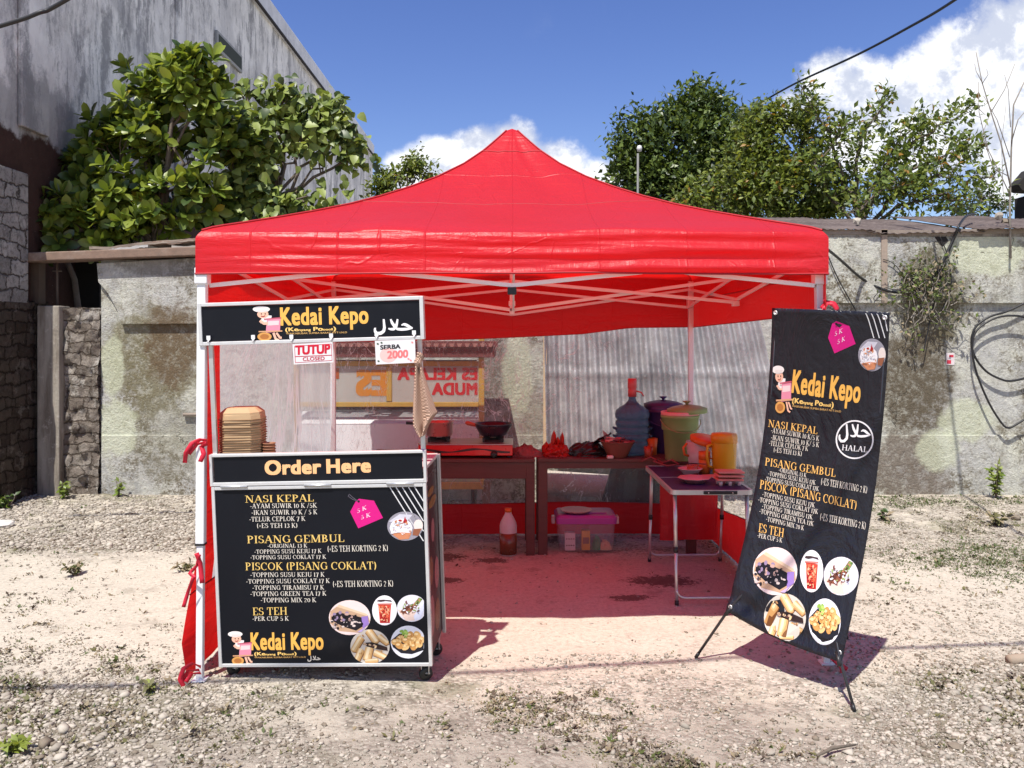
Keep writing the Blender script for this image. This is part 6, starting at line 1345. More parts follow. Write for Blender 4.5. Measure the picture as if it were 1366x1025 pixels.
def tumbler(lab, loc, r, h, mat, name='tumbler'):
    mb = MB(); mb.lathe([(0, 0), (r * .8, 0), (r, h), (r * .93, h), (r * .75, .006), (0, .006)], k=26); o = mb.build(name, mat); o.location = loc; return tag(o, lab, 'cup')
tumbler('dim red cup behind, between water bottle and green bucket', (1.105, 6.62, ZT), .045, .13, MAT_ORANGE, 'cup')
tumbler('small clear red glass in front of the water bottle', (1.05, 6.46, ZT), .036, .085, MAT_GLASSR, 'glass')
# folding table
ZF = .716
ft_ = empty('folding_table', (1.27, 5.7, 0), 'purple-topped aluminium folding table standing right of the wooden tables', 'table')
xa, xb, ya, yb = .985, 1.50, 5.20, 6.22
MAT_PURP = simple('purple_laminate', (.050, .026, .105, 1), .5, var=.08, spec=.2)
mb = MB(); mb.box(xa + .012, xb - .012, ya + .012, yb - .012, ZF - .018, ZF - .001); mb.build('tabletop', MAT_PURP, ft_, False)
mb = MB(); r = .035
def rrect(x0, x1, y0, y1, r, k=5):
    out = []
    for cx_, cy_, a0 in ((x1 - r, y0 + r, -90), (x1 - r, y1 - r, 0), (x0 + r, y1 - r, 90), (x0 + r, y0 + r, 180)): out += [(cx_ + r * math.cos(R(a0 + 90 * i / k)), cy_ + r * math.sin(R(a0 + 90 * i / k))) for i in range(k + 1)]
    return out
po, pi_ = rrect(xa, xb, ya, yb, r), rrect(xa + .016, xb - .016, ya + .016, yb - .016, r * .6); N = len(po); vs = [(x, y, z) for z in (ZF - .026, ZF + .003) for x, y in po] + [(x, y, z) for z in (ZF - .026, ZF + .003) for x, y in pi_]
mb.add(vs, [(i, (i + 1) % N, (i + 1) % N + N, i + N) for i in range(N)] + [(i + N, (i + 1) % N + N, (i + 1) % N + 3 * N, i + 3 * N) for i in range(N)] + [(i + 2 * N, i + 3 * N, (i + 1) % N + 3 * N, (i + 1) % N + 2 * N) for i in range(N)] + [(i, i + 2 * N, (i + 1) % N + 2 * N, (i + 1) % N) for i in range(N)])
mb.build('edge_trim', MAT_ALU, ft_, False)
mb = MB(); mb.box(xa + .02, xb - .02, 5.70, 5.706, ZF - .0005, ZF + .0015); mb.build('fold_seam', MAT_ALU, ft_, False)
h0 = W(961, 655, ya); mb = MB(); mb.box(h0.x - .105, h0.x + .105, ya - .008, ya - .0005, ZF - .022, ZF - .001); hd = mb.build('carry_handle', MAT_BLACKP, ft_, False, bevel=.006)
mb = MB(); [mb.lathe([(.004, .004), (.004, 0)][::-1] + [(0, .004)], (h0.x + s_ * .075, ya - .008, ZF - .0115), 10, 0, Matrix.Rotation(R(90), 3, 'X')) for s_ in (-1, 1)]; mb.build('rivet', MAT_ALU, hd, False)
def leg_frame(y, yf, xs):
    for x in xs:
        g = float(gh(x, yf)); mb = MB(); mb.tube([(x, y, ZF - .03), (x, y + (yf - y) * .55, .34)], .0125, 10); mb.tube([(x, y + (yf - y) * .5, .36), (x, yf, g + .0)], .0105, 10); lg = mb.build('leg', MAT_ALU, ft_, False)
        mb = MB(); q = Vector((x, y + (yf - y) * .53, .345)); mb.tube([q - Vector((0, 0, .015)), q + Vector((0, 0, .018))], .0155, 10); mb.tube([(x, yf, g - .003), (x, yf, g + .03)], .0135, 10); mb.build('plastic_collar', MAT_BLACKP, lg, False)
    a, c2 = xs; mb = MB(); z0 = .055; rc = .05
    pts = [Vector((a, yf, z0 + rc))] + [Vector((a + rc - rc * math.cos(t), yf, z0 + rc - rc * math.sin(t))) for t in (.4, .8, 1.2, 1.57)] + [Vector((c2 - rc + rc * math.sin(t), yf, z0 + rc - rc * math.cos(t))) for t in (0, .4, .8, 1.2)] + [Vector((c2, yf, z0 + rc))]
    mb.tube(pts, .0085, 8); mb.build('cross_bar', MAT_ALU, ft_, False)
leg_frame(5.25, 5.19, (1.02, 1.47)); leg_frame(6.12, 6.22, (1.02, 1.545))
MAT_PINKC = simple('pinkish_white_ceramic', (.70, .52, .50, 1), .25, var=.05)
bw = MB().lathe([(0, 0), (.035, 0), (.045, .006), (.082, .045), (.086, .047), (.08, .049), (.04, .012), (0, .01)], k=32).build('small_bowl', MAT_PINKC); bw.location = W(920.5, 629, 5.80); bw.location.z = ZF; tag(bw, 'small pale bowl at the back left of the folding table', 'bowl')
mb = MB(); mb.lathe([(0, .004), (.055, .004), (.065, .0), (.10, .028), (.112, .032), (.108, .036), (.062, .012), (0, .010)], k=8); pt_ = mb.build('octagonal_plate', simple('pink_plate', (.68, .34, .34, 1), .3)); pt_.location = W(926, 640, 5.5); pt_.location.z = ZF; tag(pt_, 'octagonal pink plate of crumbs on the folding table, in front of the small bowl', 'plate')
o = MB().box(-.09, .09, -.05, .05, 0, .012).build('folded_napkin', simple('salmon_napkin', (.62, .24, .20, 1), .7), None, bevel=.004); o.location = W(955, 633, 5.72); o.location.z = ZF; o.rotation_euler.z = .25; tag(o, 'folded salmon napkin between octagonal plate and yellow jug', 'napkin')
jg = empty('jug', (1.515 - .04, 5.83, ZF), 'yellow lidded plastic jug on the folding table next to the banner', 'jug'); MAT_YEL = simple('yellow_plastic', (.78, .42, .02, 1), .35, trans=.3, var=.06)
mb = MB(); mb.lathe([(0, 0), (.070, 0), (.078, .006), (.086, .22), (.086, .225)], k=40); mb.build('body', MAT_YEL, jg)
mb = MB(); mb.lathe([(.086, .222), (.091, .224), (.091, .27), (.084, .285), (.03, .292), (0, .292)], k=40); mb.build('lid', simple('orange_yellow_lid', (.80, .34, .02, 1), .35, trans=.2), jg)
mb = MB(); mb.tube([(-.085, -.01, .21), (-.118, -.015, .20), (-.125, -.015, .13), (-.11, -.015, .06), (-.08, -.01, .05)], .010, 8); mb.build('handle', MAT_YEL, jg)
pc = empty('pitcher', (1.40 - .04, 6.05, ZF), 'clear pitcher with orange red lid between green bucket and yellow jug', 'pitcher'); MAT_CLEARP = simple('cloudy_clear_plastic', (.75, .62, .64, 1), .2, alpha=.55, spec=.6)
mb = MB(); mb.lathe([(0, 0), (.075, 0), (.080, .006), (.105, .205), (.102, .205), (.076, .010), (0, .006)], k=36); mb.build('body', MAT_CLEARP, pc)
mb = MB(); mb.lathe([(.106, .19), (.113, .195), (.116, .225), (.09, .235), (0, .238)], (0, 0, .01), 36, 0, Matrix.Rotation(R(9), 3, 'Y') @ Matrix.Rotation(R(10), 3, 'X')); mb.build('lid', MAT_ORANGE, pc)
mb = MB(); mb.tube([(-.10, -.02, .19), (-.128, -.025, .16), (-.12, -.025, .11), (-.09, -.02, .10)], .009, 8); mb.build('handle', MAT_ORANGE, pc)
mb = MB(); mb.tube([(.07, .0, .02), (.13, 0, .27)], .003, 6); mb.build('stirring_stick', MAT_BLACKP, pc)
oc = empty('mug', (1.345, 5.86, ZF), 'orange mug with pale label in front of the yellow jug', 'mug')
mb = MB(); mb.lathe([(0, 0), (.036, 0), (.040, .12), (.037, .12), (.033, .006), (0, .006)], k=28); mb.lathe([(.0405, .10), (.0405, .155), (.037, .155), (.037, .10)], k=28); mb.build('cup', MAT_ORANGE, oc)
mb = MB(); mb.tube([(.038, -.01, .11), (.065, -.015, .10), (.065, -.015, .045), (.036, -.01, .03)], .006, 8); mb.build('handle', MAT_ORANGE, oc)
gl_ = empty('glass', (1.245, 5.78, ZF), 'small orange glass with a spoon laid across it on the folding table', 'glass')
mb = MB(); mb.lathe([(0, 0), (.036, 0), (.040, .075), (.037, .075), (.033, .006), (0, .006)], k=28); mb.build('tumbler', MAT_GLASSR, gl_)
mb = MB(); mb.tube([(-.10, 0, .092), (.0, -.005, .084), (.09, -.01, .080)], [.003, .004, .003], 6); mb.build('spoon', MAT_BLACKP, gl_)
tr_ = empty('tray_stack', (1.40, 5.42, ZF), 'small stack of salmon pink trays on stubby feet at the front of the folding table', 'trays'); MAT_SALM = simple('salmon_plastic', (.66, .22, .18, 1), .4)
for i in range(3): mb = MB(); mb.box(-.085 + .004 * i, .085 + .003 * i, -.06, .06, .030 + .024 * i, .044 + .024 * i); mb.build('tray', MAT_SALM, tr_, bevel=.005)
mb = MB(); [mb.lathe([(.011, 0), (.013, .03), (0, .03)], (x, y, 0), 12) for x in (-.06, 0, .06) for y in (-.04, .04)]; mb.build('foot', MAT_PINKC, tr_)
cb_ = MB().tube([W(855, 616, 6.36) + Vector((0, 0, -.0)), W(868, 610, 6.34), W(884, 618, 6.2), W(896, 614, 6.1), W(906, 620, 6.05), W(890, 622, 6.02), W(872, 616, 6.2), W(880, 612, 6.3)], .008, 6); o = cb_.build('gas_hose', MAT_DKRED); tag(rebase(o, W(880, 618, 6.2)), 'coiled dark red hose in the gap between the wooden and folding tables', 'hose')
# under the tables
jr = empty('oil_jug', (W(678, 743, 6.40).x, 6.42, float(gh(-.03, 6.42))), 'half full clear oil jug with orange cap on the ground below the stove table', 'jug')
mb = MB(); mb.lathe([(0, .0), (.058, 0), (.066, .008), (.066, .225), (.060, .25), (.040, .29), (.026, .315), (.024, .33), (.020, .33)], k=32); mb.build('bottle', simple('milky_plastic', (.78, .68, .68, 1), .3, trans=.4), jr)
mb = MB(); mb.lathe([(.0665, .01), (.0668, .172), (.0, .172)], k=32); mb.build('oil', simple('brown_oil', (.15, .05, .025, 1), .25), jr)
mb = MB(); mb.lathe([(.027, .328), (.027, .355), (0, .357)], k=20); mb.build('cap', MAT_ORANGE, jr)
sb0 = W(783, 741, 6.43); SBX, SBY, SBZ = sb0.x, 6.46, float(gh(sb0.x, 6.6)) + .004
sb = empty('storage_box', (SBX, SBY + .15, SBZ), 'clear storage box with purple lid on the ground under the right wooden table', 'storage box')
mb = MB(); hw, dp, hh = .222, .155, .245
def ring(k, z): return [Vector((x, y, z)) for x, y in rrect(-hw * k, hw * k, -dp * k, dp * k, .03)]
a, c_ = ring(.94, .01), ring(1.0, hh); N = len(a); mb.add(a + c_, [(i, (i + 1) % N, (i + 1) % N + N, i + N) for i in range(N)] + [tuple(range(N))[::-1]], 0, True); mb.build('tub', simple('clear_tub', (.62, .52, .58, 1), .2, alpha=.26, spec=.6), sb)
MAT_PLID = simple('purple_lid', (.46, .07, .36, 1), .35, trans=.15); a, c_, e_ = ring(1.05, hh - .02), ring(1.07, hh + .025), ring(.97, hh + .045); mb = MB(); mb.add(a + c_ + e_, [(i, (i + 1) % N, (i + 1) % N + N, i + N) for i in range(N)] + [(i + N, (i + 1) % N + N, (i + 1) % N + 2 * N, i + 2 * N) for i in range(N)] + [tuple(range(2 * N, 3 * N))]); mb.box(.02, .16, -.09, .09, hh + .0455, hh + .055); mb.build('lid', MAT_PLID, sb, bevel=.003)
for s_ in (-1, 1): mb = MB(); mb.box(s_ * (hw + .028) - .014, s_ * (hw + .028) + .014, -.04, .04, hh - .045, hh + .012); mb.build('clip', MAT_PINKC, sb, bevel=.006)
def inbox(name, lab, x0, x1, z0, z1, y0, y1, mat, cat='box'):
    o = MB().box(x0, x1, y0, y1, z0, z1).build(name, mat, None, bevel=.003); o.data.transform(Matrix.Translation(-Vector(((x0 + x1) / 2, (y0 + y1) / 2, z0)))); o.location = Vector((SBX, SBY + .15, SBZ)) + Vector(((x0 + x1) / 2, (y0 + y1) / 2, z0)); return tag(o, lab, cat)
w_ = inbox('egg_carton', 'white dotted carton inside the clear storage box', -.165, -.085, .014, .15, -.13, -.06, simple('white_carton', (.72, .58, .55, 1), .6))
mb = MB(); [mb.lathe([(.006, 0), (0, .002)], Vector((-.027 + .018 * i, -.036, .04 + .05 * j)), 8, 0, Matrix.Rotation(R(90), 3, 'X')) for i in range(4) for j in range(2)]; mb.build('dots', simple('brown_dot', (.2, .06, .05, 1), .6), w_)
w_ = inbox('yellow_carton', 'yellow carton inside the clear storage box', -.035, .03, .014, .165, -.12, -.05, simple('yellow_carton', (.70, .38, .03, 1), .5)); mb = MB(); mb.box(-.024, .024, -.0365, -.0358, .05, .10); mb.build('print', simple('brown_print', (.25, .10, .03, 1), .6), w_)
crumple('green_packet', 'green packet inside the clear storage box', 'packet', (SBX + .085, SBY + .15 - .08, SBZ + .014), .035, .04, .10, simple('green_film', (.05, .28, .09, 1), .3), 3.3, .25, 16, 10)
crumple('snack_packet', 'cream coloured packet inside the clear storage box, right of the green one', 'packet', (SBX + .15, SBY + .15 - .085, SBZ + .014), .05, .04, .065, simple('cream_film', (.62, .42, .22, 1), .4), 6.3, .3, 16, 10)
pl = empty('plate', (SBX - .075, SBY + .10, SBZ + hh + .046), 'dusty pink plate resting on the storage box lid', 'plate'); mb = MB(); mb.lathe([(0, .003), (.07, .003), (.075, .0), (.122, .022), (.126, .026), (.12, .026), (.07, .010), (0, .009)], k=40); mb.build('dish', simple('pink_dish', (.52, .25, .25, 1), .3), pl)

# ================================================================ BEHIND THE TENT
MAT_YWOOD = simple('yellow_painted_wood', (.36, .22, .03, 1), .6, var=.25, nscale=14, dirt=((.16, .10, .03, 1), .5)); MAT_CWHITE = simple('white_cart_panel', (.62, .62, .62, 1), .45, var=.06, dirt=((.42, .40, .38, 1), .4))
YC = 7.62
oc_ = empty('drink_cart', (W(520, 600, YC).x, YC + .3, 0), 'old yellow framed drink cart with lettered glass standing behind the tent', 'cart')
def P_(px, py, Y=YC): return W(px, py, Y)
def wbar(name, px0, px1, py0, py1, mat, y0=0.0, y1=.04, bev=.003):
    a, c_ = P_(px0, py0), P_(px1, py1); mb = MB(); mb.box(a.x, c_.x, YC + y0, YC + y1, c_.z, a.z); return mb.build(name, mat, oc_, False, bevel=bev)
wbar('post', 638.5, 646, 452, 606, MAT_YWOOD, -.01, .05); wbar('post', 515.5, 522.5, 489, 536, MAT_YWOOD, .004, .036); wbar('post', 392, 399, 452, 606, MAT_YWOOD, -.01, .05)
wbar('rail', 399.3, 638.2, 482, 488.5, MAT_YWOOD); wbar('rail', 399.3, 638.2, 537, 543, MAT_YWOOD)
m, n, b = newmat('dusty_cart_glass'); p = n.coord('Object'); dq = n.noise(p, 2.2, 3, .5)
n.put(b.inputs['Base Color'], n.mix(dq, (.42, .40, .36, 1), (.62, .60, .55, 1))); b.inputs['Roughness'].default_value = .3
tp = n.node('ShaderNodeBsdfTransparent'); mx = n.node('ShaderNodeMixShader'); mx.inputs[0].default_value = .5; n.l.new(tp.outputs[0], mx.inputs[1]); n.l.new(b.outputs[0], mx.inputs[2]); n.l.new(mx.outputs[0], n.n['Material Output'].inputs[0]); MAT_CGLASS = m
def csurf(px, py, off): q = W(px, py, YC + .0095 - off); return q
for gx0, gx1, tl in ((399.5, 515.2, (('ES', (477, 526.5), (514, 526.5), 31, (176, 112, 30), .06), ('E', (440, 505), (451, 505), 13, (150, 70, 20), .05), ('CINCAU', (410, 528), (468, 528), 9, (150, 90, 30), .03)[:0])), (522.8, 638.2, (('ES KELAPA', (531, 506.5), (636, 506.5), 15, (168, 16, 26), .05), ('MUDA', (577, 526.5), (636, 526.5), 15, (168, 16, 26), .05)))):
    g_o = wbar('glass_pane', gx0, gx1, 488.8, 536.7, MAT_CGLASS, .010, .016, 0); pw = Print(csurf, (0, -1))
    for t in tl:
        if t: pw.text(t[0], t[1], t[2], t[3], t[4], 'sans', t[5], 1.05, mirror=True); pw.done('lettering', g_o)
mb = MB(); a, c_ = P_(392, 455), P_(660, 480); mb.box(a.x, c_.x, YC - .06, YC + .75, c_.z + .02, a.z - .02); mb.box(a.x, c_.x + .03, YC - .09, YC - .061, a.z - .055, a.z); mb.build('roof', simple('dark_red_roof', (.10, .02, .018, 1), .7, var=.4), oc_, False, bevel=.004)
mb = MB()
for i in range(26): q = P_(396 + i * 10.2, 460); mb.prism([(q.x, q.z + .012), (q.x + .05, q.z + .012), (q.x + .036, q.z - .02), (q.x + .014, q.z - .02)], YC - .094, YC - .0905)
mb.build('scalloped_trim', simple('dusty_red_trim', (.26, .12, .10, 1), .7), oc_, False)
a, c_ = P_(396, 552), P_(641, 628); mb = MB(); mb.box(a.x, c_.x, YC - .01, YC + .7, c_.z, W(0, 566, YC).z); mb.build('body', MAT_CWHITE, oc_, False, bevel=.005)
mb = MB(); zt2 = W(0, 566, YC).z; mb.add([(a.x, YC - .012, zt2 + .001), (c_.x, YC - .012, zt2 + .001), (c_.x, YC + .22, a.z), (a.x, YC + .22, a.z)], [(0, 1, 2, 3)]); mb.build('sloping_shelf', MAT_CWHITE, oc_, False, solid=.008)
mb = MB(); mb.box(a.x + .05, c_.x - .05, YC + .42, YC + .43, a.z, P_(0, 482).z); mb.build('back_board', simple('dark_board', (.045, .030, .025, 1), .8, var=.4), oc_, False)
for px in (400, 630):
    q = P_(px, 640); mb = MB(); mb.lathe([(.03, -.02), (.17, -.02), (.19, -.012), (.19, .012), (.17, .02), (.03, .02)], (q.x, YC + .35, .19), 28, 0, Matrix.Rotation(R(90), 3, 'Y')); mb.build('wheel', MAT_BLACKP, oc_, False)
gb = empty('low_bench', (W(610, 650, 7.35).x, 7.5, 0), 'low green tray bench with yellow rim behind the tent wall', 'bench'); a, c_ = W(560, 640, 7.3), W(645, 650, 7.3)
mb = MB(); mb.box(a.x, c_.x - .02, 7.32, 7.56, a.z - .035, a.z - .02); mb.build('tray', simple('pale_green_board', (.30, .40, .20, 1), .6), gb, False); mb = MB(); mb.box(a.x, c_.x, 7.27, 7.30, c_.z - .015, a.z - .02); mb.box(c_.x - .03, c_.x, 7.301, 7.56, c_.z - .015, a.z); mb.build('rim', simple('pale_yellow_wood', (.60, .45, .14, 1), .6, var=.2), gb, False, bevel=.003)
q = W(649, 660, 7.3); mb = MB(); mb.box(q.x - .04, q.x + .035, 7.31, 7.36, -.01, a.z - .0155); mb.box(a.x + .02, a.x + .09, 7.31, 7.36, -.01, a.z - .0355); mb.build('leg', MAT_OLDWOOD, gb, False, bevel=.004)
# corrugated sheet leaning on the wall, with its wooden edge, log and blocks below
m, n, b = newmat('old_zinc'); p = n.pos(); f = n.noise(p, 2.4, 8, .7); f2 = n.noise(n.vmath('MULTIPLY', p, (6, 6, .8)), 3, 6, .6); f3 = n.noise(p, 20, 5, .7)
c = n.mix(n.sstep(f, .35, .65), (.19, .19, .195, 1), (.36, .355, .355, 1)); c = n.mix(n.math('MULTIPLY', n.sstep(f2, .5, .7), .6), c, (.20, .19, .185, 1)); c = n.mix(n.math('MULTIPLY', n.sstep(f3, .58, .72), .5), c, (.56, .55, .54, 1)); c = n.mix(n.math('MULTIPLY', n.sstep(n.noise(p, 1.6, 6, .7), .6, .72), .5), c, (.30, .17, .13, 1))
n.put(b.inputs['Base Color'], c); b.inputs['Metallic'].default_value = .25; n.put(b.inputs['Roughness'], n.math('ADD', n.math('MULTIPLY', f, .25), .42)); n.put(b.inputs['Normal'], n.bump(n.math('ADD', f, f3), .4, .02)); MAT_ZINC = m
XZ0, XZ1 = W(729, 0, 8.2).x, W(1010, 0, 8.2).x
def zf(u, v):
    k = u ** 1.0; x = XZ0 + k * (XZ1 - XZ0) + (1 - v) * .34 * u * u - .03 * v; z = .40 + v * 1.95
    return Vector((x, 8.12 + .36 * v * .9 - .024 * math.cos(u * 2 * math.pi * 21) + .05 * n1(u * 4, v * 3) + .035 * n1(u * 10, v * 9) * (abs(v - .45) < .5) - .018 * math.exp(-((v - .47) / .02) ** 2), z))
mb = MB(); mb.grid(zf, 276, 60); zs = mb.build('zinc_sheet', MAT_ZINC, None, solid=.002); tag(rebase(zs, (1.2, 8.2, .4)), 'dented grey corrugated zinc sheet leaning against the back wall', 'zinc sheet')
a, c_ = W(728, 440, 8.25), W(727, 625, 8.05); mb = MB(); mb.bar((a.x, 8.40, 2.1), (c_.x, 8.08, .02), .035, .03, 0, (0, 1, 0)); tag(rebase(mb.build('wooden_batten', simple('tan_batten', (.48, .36, .22, 1), .8, var=.2), None, bevel=.003), (c_.x, 8.08, 0)), 'thin tan wooden batten standing along the left edge of the zinc sheet', 'batten')
mb = MB(); mb.tube([Vector((.25, 8.0, .30)), Vector((1.0, 7.95, .25)), Vector((1.9, 7.9, .14))], [.11, .115, .10], 14); tag(rebase(mb.build('log', simple('bleached_log', (.46, .42, .36, 1), .9, var=.25, nscale=8, bump=.5), None), (1.0, 7.95, .1)), 'bleached grey log lying below the zinc sheet', 'log')
for i, (x, lab) in enumerate(((.42, 'concrete block propping up the left end of the log and zinc sheet'), (1.55, 'concrete block below the zinc sheet, hidden behind the dark sack'))):
    o = MB().box(-.14, .14, -.09, .09, 0, .21 if i == 0 else .12).build('concrete_block', MAT_CONC, None, bevel=.01); o.location = (x, 8.05, float(gh(x, 8.05)) - .01); o.rotation_euler.z = .1 - .3 * i; tag(o, lab, 'block')
o = MB().box(-.2, .2, -.06, .06, 0, .13).build('rough_stone_block', stone_mats[1], None, bevel=.02); o.location = (.0, 7.75, float(gh(0, 7.75)) - .01); tag(o, 'grey stone block on the ground between low bench and log', 'block')
sk = MB(); P0 = W(848, 668, 7.35)
sk.grid(lambda u, v: Vector((P0.x + math.cos(u * 6.283) * (.33 - .10 * v) * (1 + .2 * n1(u * 5, v * 3)) * (1 - .0 * v) + .05 * v, 7.42 + math.sin(u * 6.283) * .16 * (1 - .3 * v), .0 + v * .66)), 30, 14, smooth=False)
sk.add([sk.v[i] for i in range(14 * 31, 15 * 31 - 1)], [tuple(range(30))]); tag(rebase(sk.build('black_sack', MAT_BLKBAG, None), (P0.x, 7.42, 0)), 'full black sack standing just behind the back tent wall', 'sack')

# ================================================================ CABLES, LAMP, ODDS AND ENDS
MAT_CABLE = simple('black_cable', (.012, .012, .013, 1), .5)
def cable(name, lab, pts, r, k=6, sub=8, cat='cable'):
    P0 = [Vector(q) for q in pts]; fine = []
    for i in range(len(P0) - 1):
        a, b_, c_, d_ = P0[max(i - 1, 0)], P0[i], P0[i + 1], P0[min(i + 2, len(P0) - 1)]
        for s_ in range(sub): t = s_ / sub; fine.append(.5 * ((2 * b_) + (c_ - a) * t + (2 * a - 5 * b_ + 4 * c_ - d_) * t * t + (3 * b_ - a - 3 * c_ + d_) * t ** 3))
    fine.append(P0[-1]); o = MB().tube(fine, r, k).build(name, MAT_CABLE); return tag(rebase(o, P0[0]), lab, cat)
cable('overhead_cable', 'black cable crossing the top left corner in front of the grey building', [W(-220, 100, 6.0), W(0, 35, 6.0), W(50, 18, 6.0), W(90, -1, 6.0), W(300, -130, 5.6)], .016)
cable('overhead_cable', 'black cable rising from the treetops to the top right of the sky', [W(1005, 143, 13.5), W(1060, 112, 12), W(1140, 75, 10), W(1210, 38, 8.5), W(1277, -2, 7.2), W(1500, -160, 4.5)], .014)
cable('overhead_cable', 'thick cable high above the lot, seen only by its shadow across the foreground gravel', [(-9, .7, 5.2), (-4.5, 1.35, 5.12), (-1.1, 1.72, 5.05), (1.2, 2.02, 5.06), (4.5, 2.32, 5.12), (9, 2.7, 5.2)], .017)
YL = YW - .07
cable('wall_cable', 'black cable sagging from the canopy corner up to the shed roof on the right', [W(1098, 328, 7.4), W(1120, 346, 8), W(1150, 372, YL), W(1180, 387, YL), W(1205, 390, YL), W(1235, 380, YL), W(1252, 360, YL), W(1262, 340, YL), W(1272, 318, YL), W(1280, 300, YW - .1), W(1290, 288, 9.0), W(1300, 286, 9.4)], .013)
cable('wall_cable', 'thin grey cable slanting down the right wall beside the sagging one', [W(1104, 340, YL), W(1118, 372, YL), W(1138, 408, YL), W(1150, 430, YL)], .006)
cable('wall_cable', 'thin cable hanging from the shed roof through the wall vine', [W(1280, 305, YL), W(1266, 336, YL), W(1256, 365, YL), W(1248, 396, YL), W(1240, 430, YL), W(1232, 470, YL)], .006)
cable('wall_cable', 'thin looping cable beside the hole in the right wall', [W(1254, 316, YL), W(1262, 335, YL), W(1268, 360, YL), W(1268, 385, YL), W(1258, 410, YL), W(1246, 440, YL)], .005)
cable('wall_cable', 'thin loop of wire on the right wall under the batten', [W(1178, 346, YL), W(1192, 352, YL), W(1204, 368, YL), W(1200, 380, YL), W(1182, 384, YL), W(1170, 392, YL), W(1166, 400, YL), W(1180, 402, YL)], .004)
cable('cable_coil', 'thick black cable looped in a heart shape on the right wall', [W(1380, 398, YL), W(1345, 415, YL), W(1320, 423, YL), W(1302, 436, YL), W(1296, 455, YL), W(1300, 475, YL), W(1315, 495, YL), W(1335, 506, YL), W(1352, 508, YL), W(1385, 500, YL)], .012)
cable('cable_coil', 'second cable strand dropping in a long loop below the heart-shaped one', [W(1385, 432, YL - .03), W(1360, 422, YL - .03), W(1330, 424, YL - .03), W(1304, 440, YL - .03), W(1297, 462, YL - .03), W(1302, 495, YL - .03), W(1318, 535, YL - .03), W(1335, 563, YL - .03), W(1345, 571, YL - .03), W(1358, 565, YL - .03), W(1390, 545, YL - .03)], .011)
mb = MB(); a, c_ = W(1262, 471, YW), W(1273, 487, YW); mb.box(a.x, c_.x, YW - .004, YW - .001, c_.z, a.z); stk = mb.build('wall_sticker', simple('sticker_white', (.62, .55, .55, 1), .5)); tag(rebase(stk, a), 'small red and white sticker on the right wall', 'sticker')
mb = MB(); mb.box(a.x + .006, a.x + .05, YW - .0055, YW - .0045, c_.z + .012, c_.z + .05); mb.box(a.x + .03, a.x + .075, YW - .0055, YW - .0045, a.z - .045, a.z - .02); mb.build('red_print', pm((190, 50, 70)), stk, False)
mb = MB(); mb.prism([(q.x, q.z) for q in [W(x, y, YW) for x, y in ((1240, 311), (1256, 312), (1262, 322), (1254, 330), (1248, 324))]], YW - .048, YW - .046); mb.build('hole', MAT_DARK, wall, False)  # flat near-black plate, the shade inside a hole put into its colour
lp = empty('street_lamp', W(850, 480, 13.4), 'thin street lamp with white head in front of the dense tree', 'street lamp'); mb = MB(); q = W(850, 480, 13.4); mb.tube([q, W(851, 205, 13.4)], .018, 8); mb.build('pole', simple('grey_pole', (.16, .16, .155, 1), .7), lp, False)
mb = MB(); q = W(853, 198, 13.4); mb.lathe([(0, .05), (.03, .04), (.045, 0), (.035, -.05), (0, -.06)], q, 16); mb.build('lamp_head', simple('white_lamp', (.6, .6, .6, 1), .5), lp, False)
pg = MB(); pg.tube([W(246, 553, YW) + Vector((0, -.03, 0)), W(300, 552, YW) + Vector((0, -.03, 0))], .018, 8); tag(rebase(pg.build('wall_peg', MAT_OLDWOOD), W(246, 553, YW)), 'short wooden stick fixed to the left plaster wall beside the tent leg', 'stick')
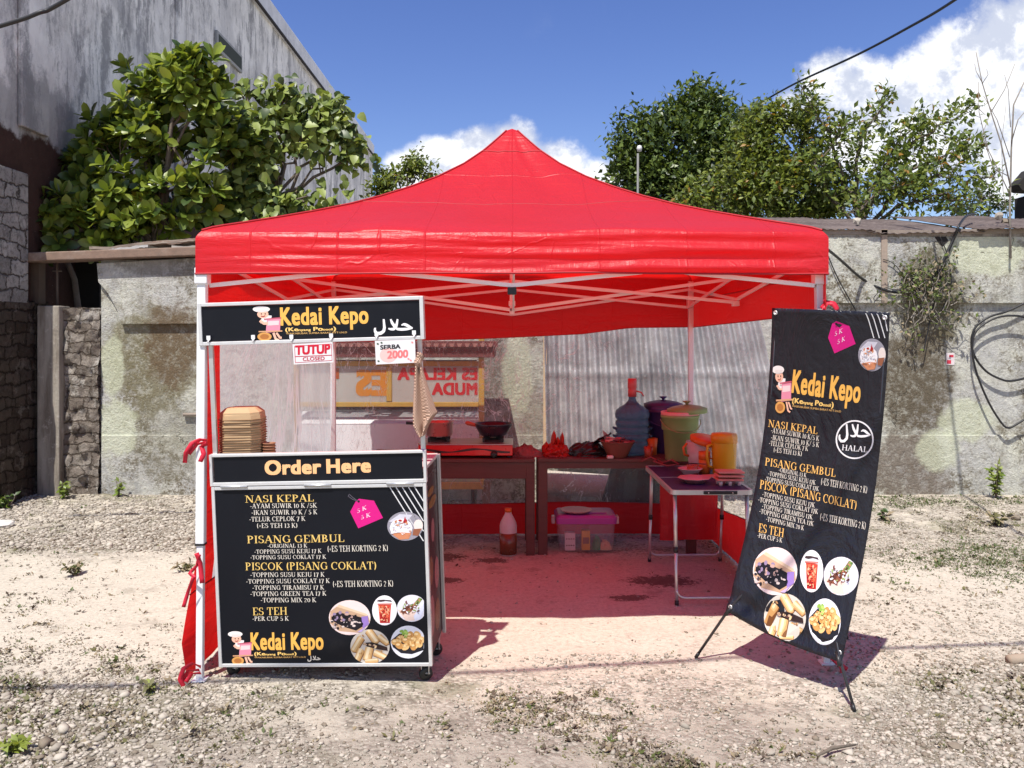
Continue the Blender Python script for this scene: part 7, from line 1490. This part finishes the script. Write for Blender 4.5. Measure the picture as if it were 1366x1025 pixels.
def rock(lab, px, py, r, mat, seed, flat=.6):
    q = W(px, py, FPX * CAMZ / (py - CY)); rr = random.Random(seed); bm_ = MB(); V, F = IV, IF
    # one subdivision for a rounder stone
    vs = [Vector(v) for v in V]; fs = []; cache = {}
    def mid(a, b_):
        k = (min(a, b_), max(a, b_))
        if k not in cache: vs.append(((vs[a] + vs[b_]) / 2).normalized()); cache[k] = len(vs) - 1
        return cache[k]
    for a, b_, c_ in F: x, y, z = mid(a, b_), mid(b_, c_), mid(c_, a); fs += [(a, x, z), (b_, y, x), (c_, z, y), (x, y, z)]
    vs = [v * r * .8 * (1 + .9 * n1(v.x * 1.5 + seed, v.y * 1.5, v.z * 1.5) + .5 * n1(v.x * 4 + seed, v.y * 4, v.z * 4)) for v in vs]; vs = [(v.x * 1.2, v.y, v.z * flat) for v in vs]
    o = bm_.add(vs, fs, 0, False).build('stone', mat); o.location = (q.x, q.y, float(gh(q.x, q.y)) + r * flat * .5); o.rotation_euler.z = rr.uniform(0, 6); return tag(o, lab, 'stone')
rock('round dark stone on the sand near the right edge', 1355, 696, .055, stone_mats[2], 1); rock('pale round stone at the front left of the tent shade line', 421, 944, .016, stone_mats[2], 2, .8)
rock('pale stone in the lower right gravel', 1135, 1013, .022, stone_mats[0], 3); rock('white flat stone at the bottom left of the gravel', 170, 1015, .018, stone_mats[0], 4, .5); rock('pale stone among weeds right of the bottom left corner', 115, 992, .018, stone_mats[0], 5)
rock('small grey stone on the bare sand right of the banner', 1173, 823, .018, stone_mats[1], 6); rock('white stone in the middle of the foreground gravel', 475, 1014, .015, stone_mats[0], 7); rock('tan stone in the right foreground', 1028, 1003, .024, stone_mats[1], 8); rock('grey stone at the lower right below the stick', 1060, 985, .02, stone_mats[1], 9)
rock('white lump at the far left edge by the rubble wall', 6, 704, .085, simple('white_lump', (.52, .50, .46, 1), .9, var=.3), 10, .5); rock('round stone beside the left of the cable shadow', 745, 974, .016, stone_mats[0], 11); rock('squarish dark stone at the lower right corner', 1275, 1000, .03, stone_mats[2], 12)
q0, q1, q2 = [W(x, y, FPX * CAMZ / (y - CY)) for x, y in ((1090, 1013), (1110, 1003), (1142, 998))]; mb = MB(); mb.tube([q + Vector((0, 0, .014)) for q in (q0, q1, q2)], [.005, .008, .004], 6); tag(rebase(mb.build('dry_stick', MAT_BARK), q0), 'crooked dark stick lying on the foreground gravel', 'stick')
q0, q1 = [W(x, y, FPX * CAMZ / (y - CY)) for x, y in ((1346, 889), (1400, 884))]; mb = MB(); mb.tube([q + Vector((0, 0, .03)) for q in (q0, q1)], .028, 10); tag(rebase(mb.build('pipe', simple('tan_pipe', (.30, .235, .175, 1), .8)), q0), 'short tan pipe end poking in at the right edge', 'pipe')
print('OBJECTS', len(scene.objects))
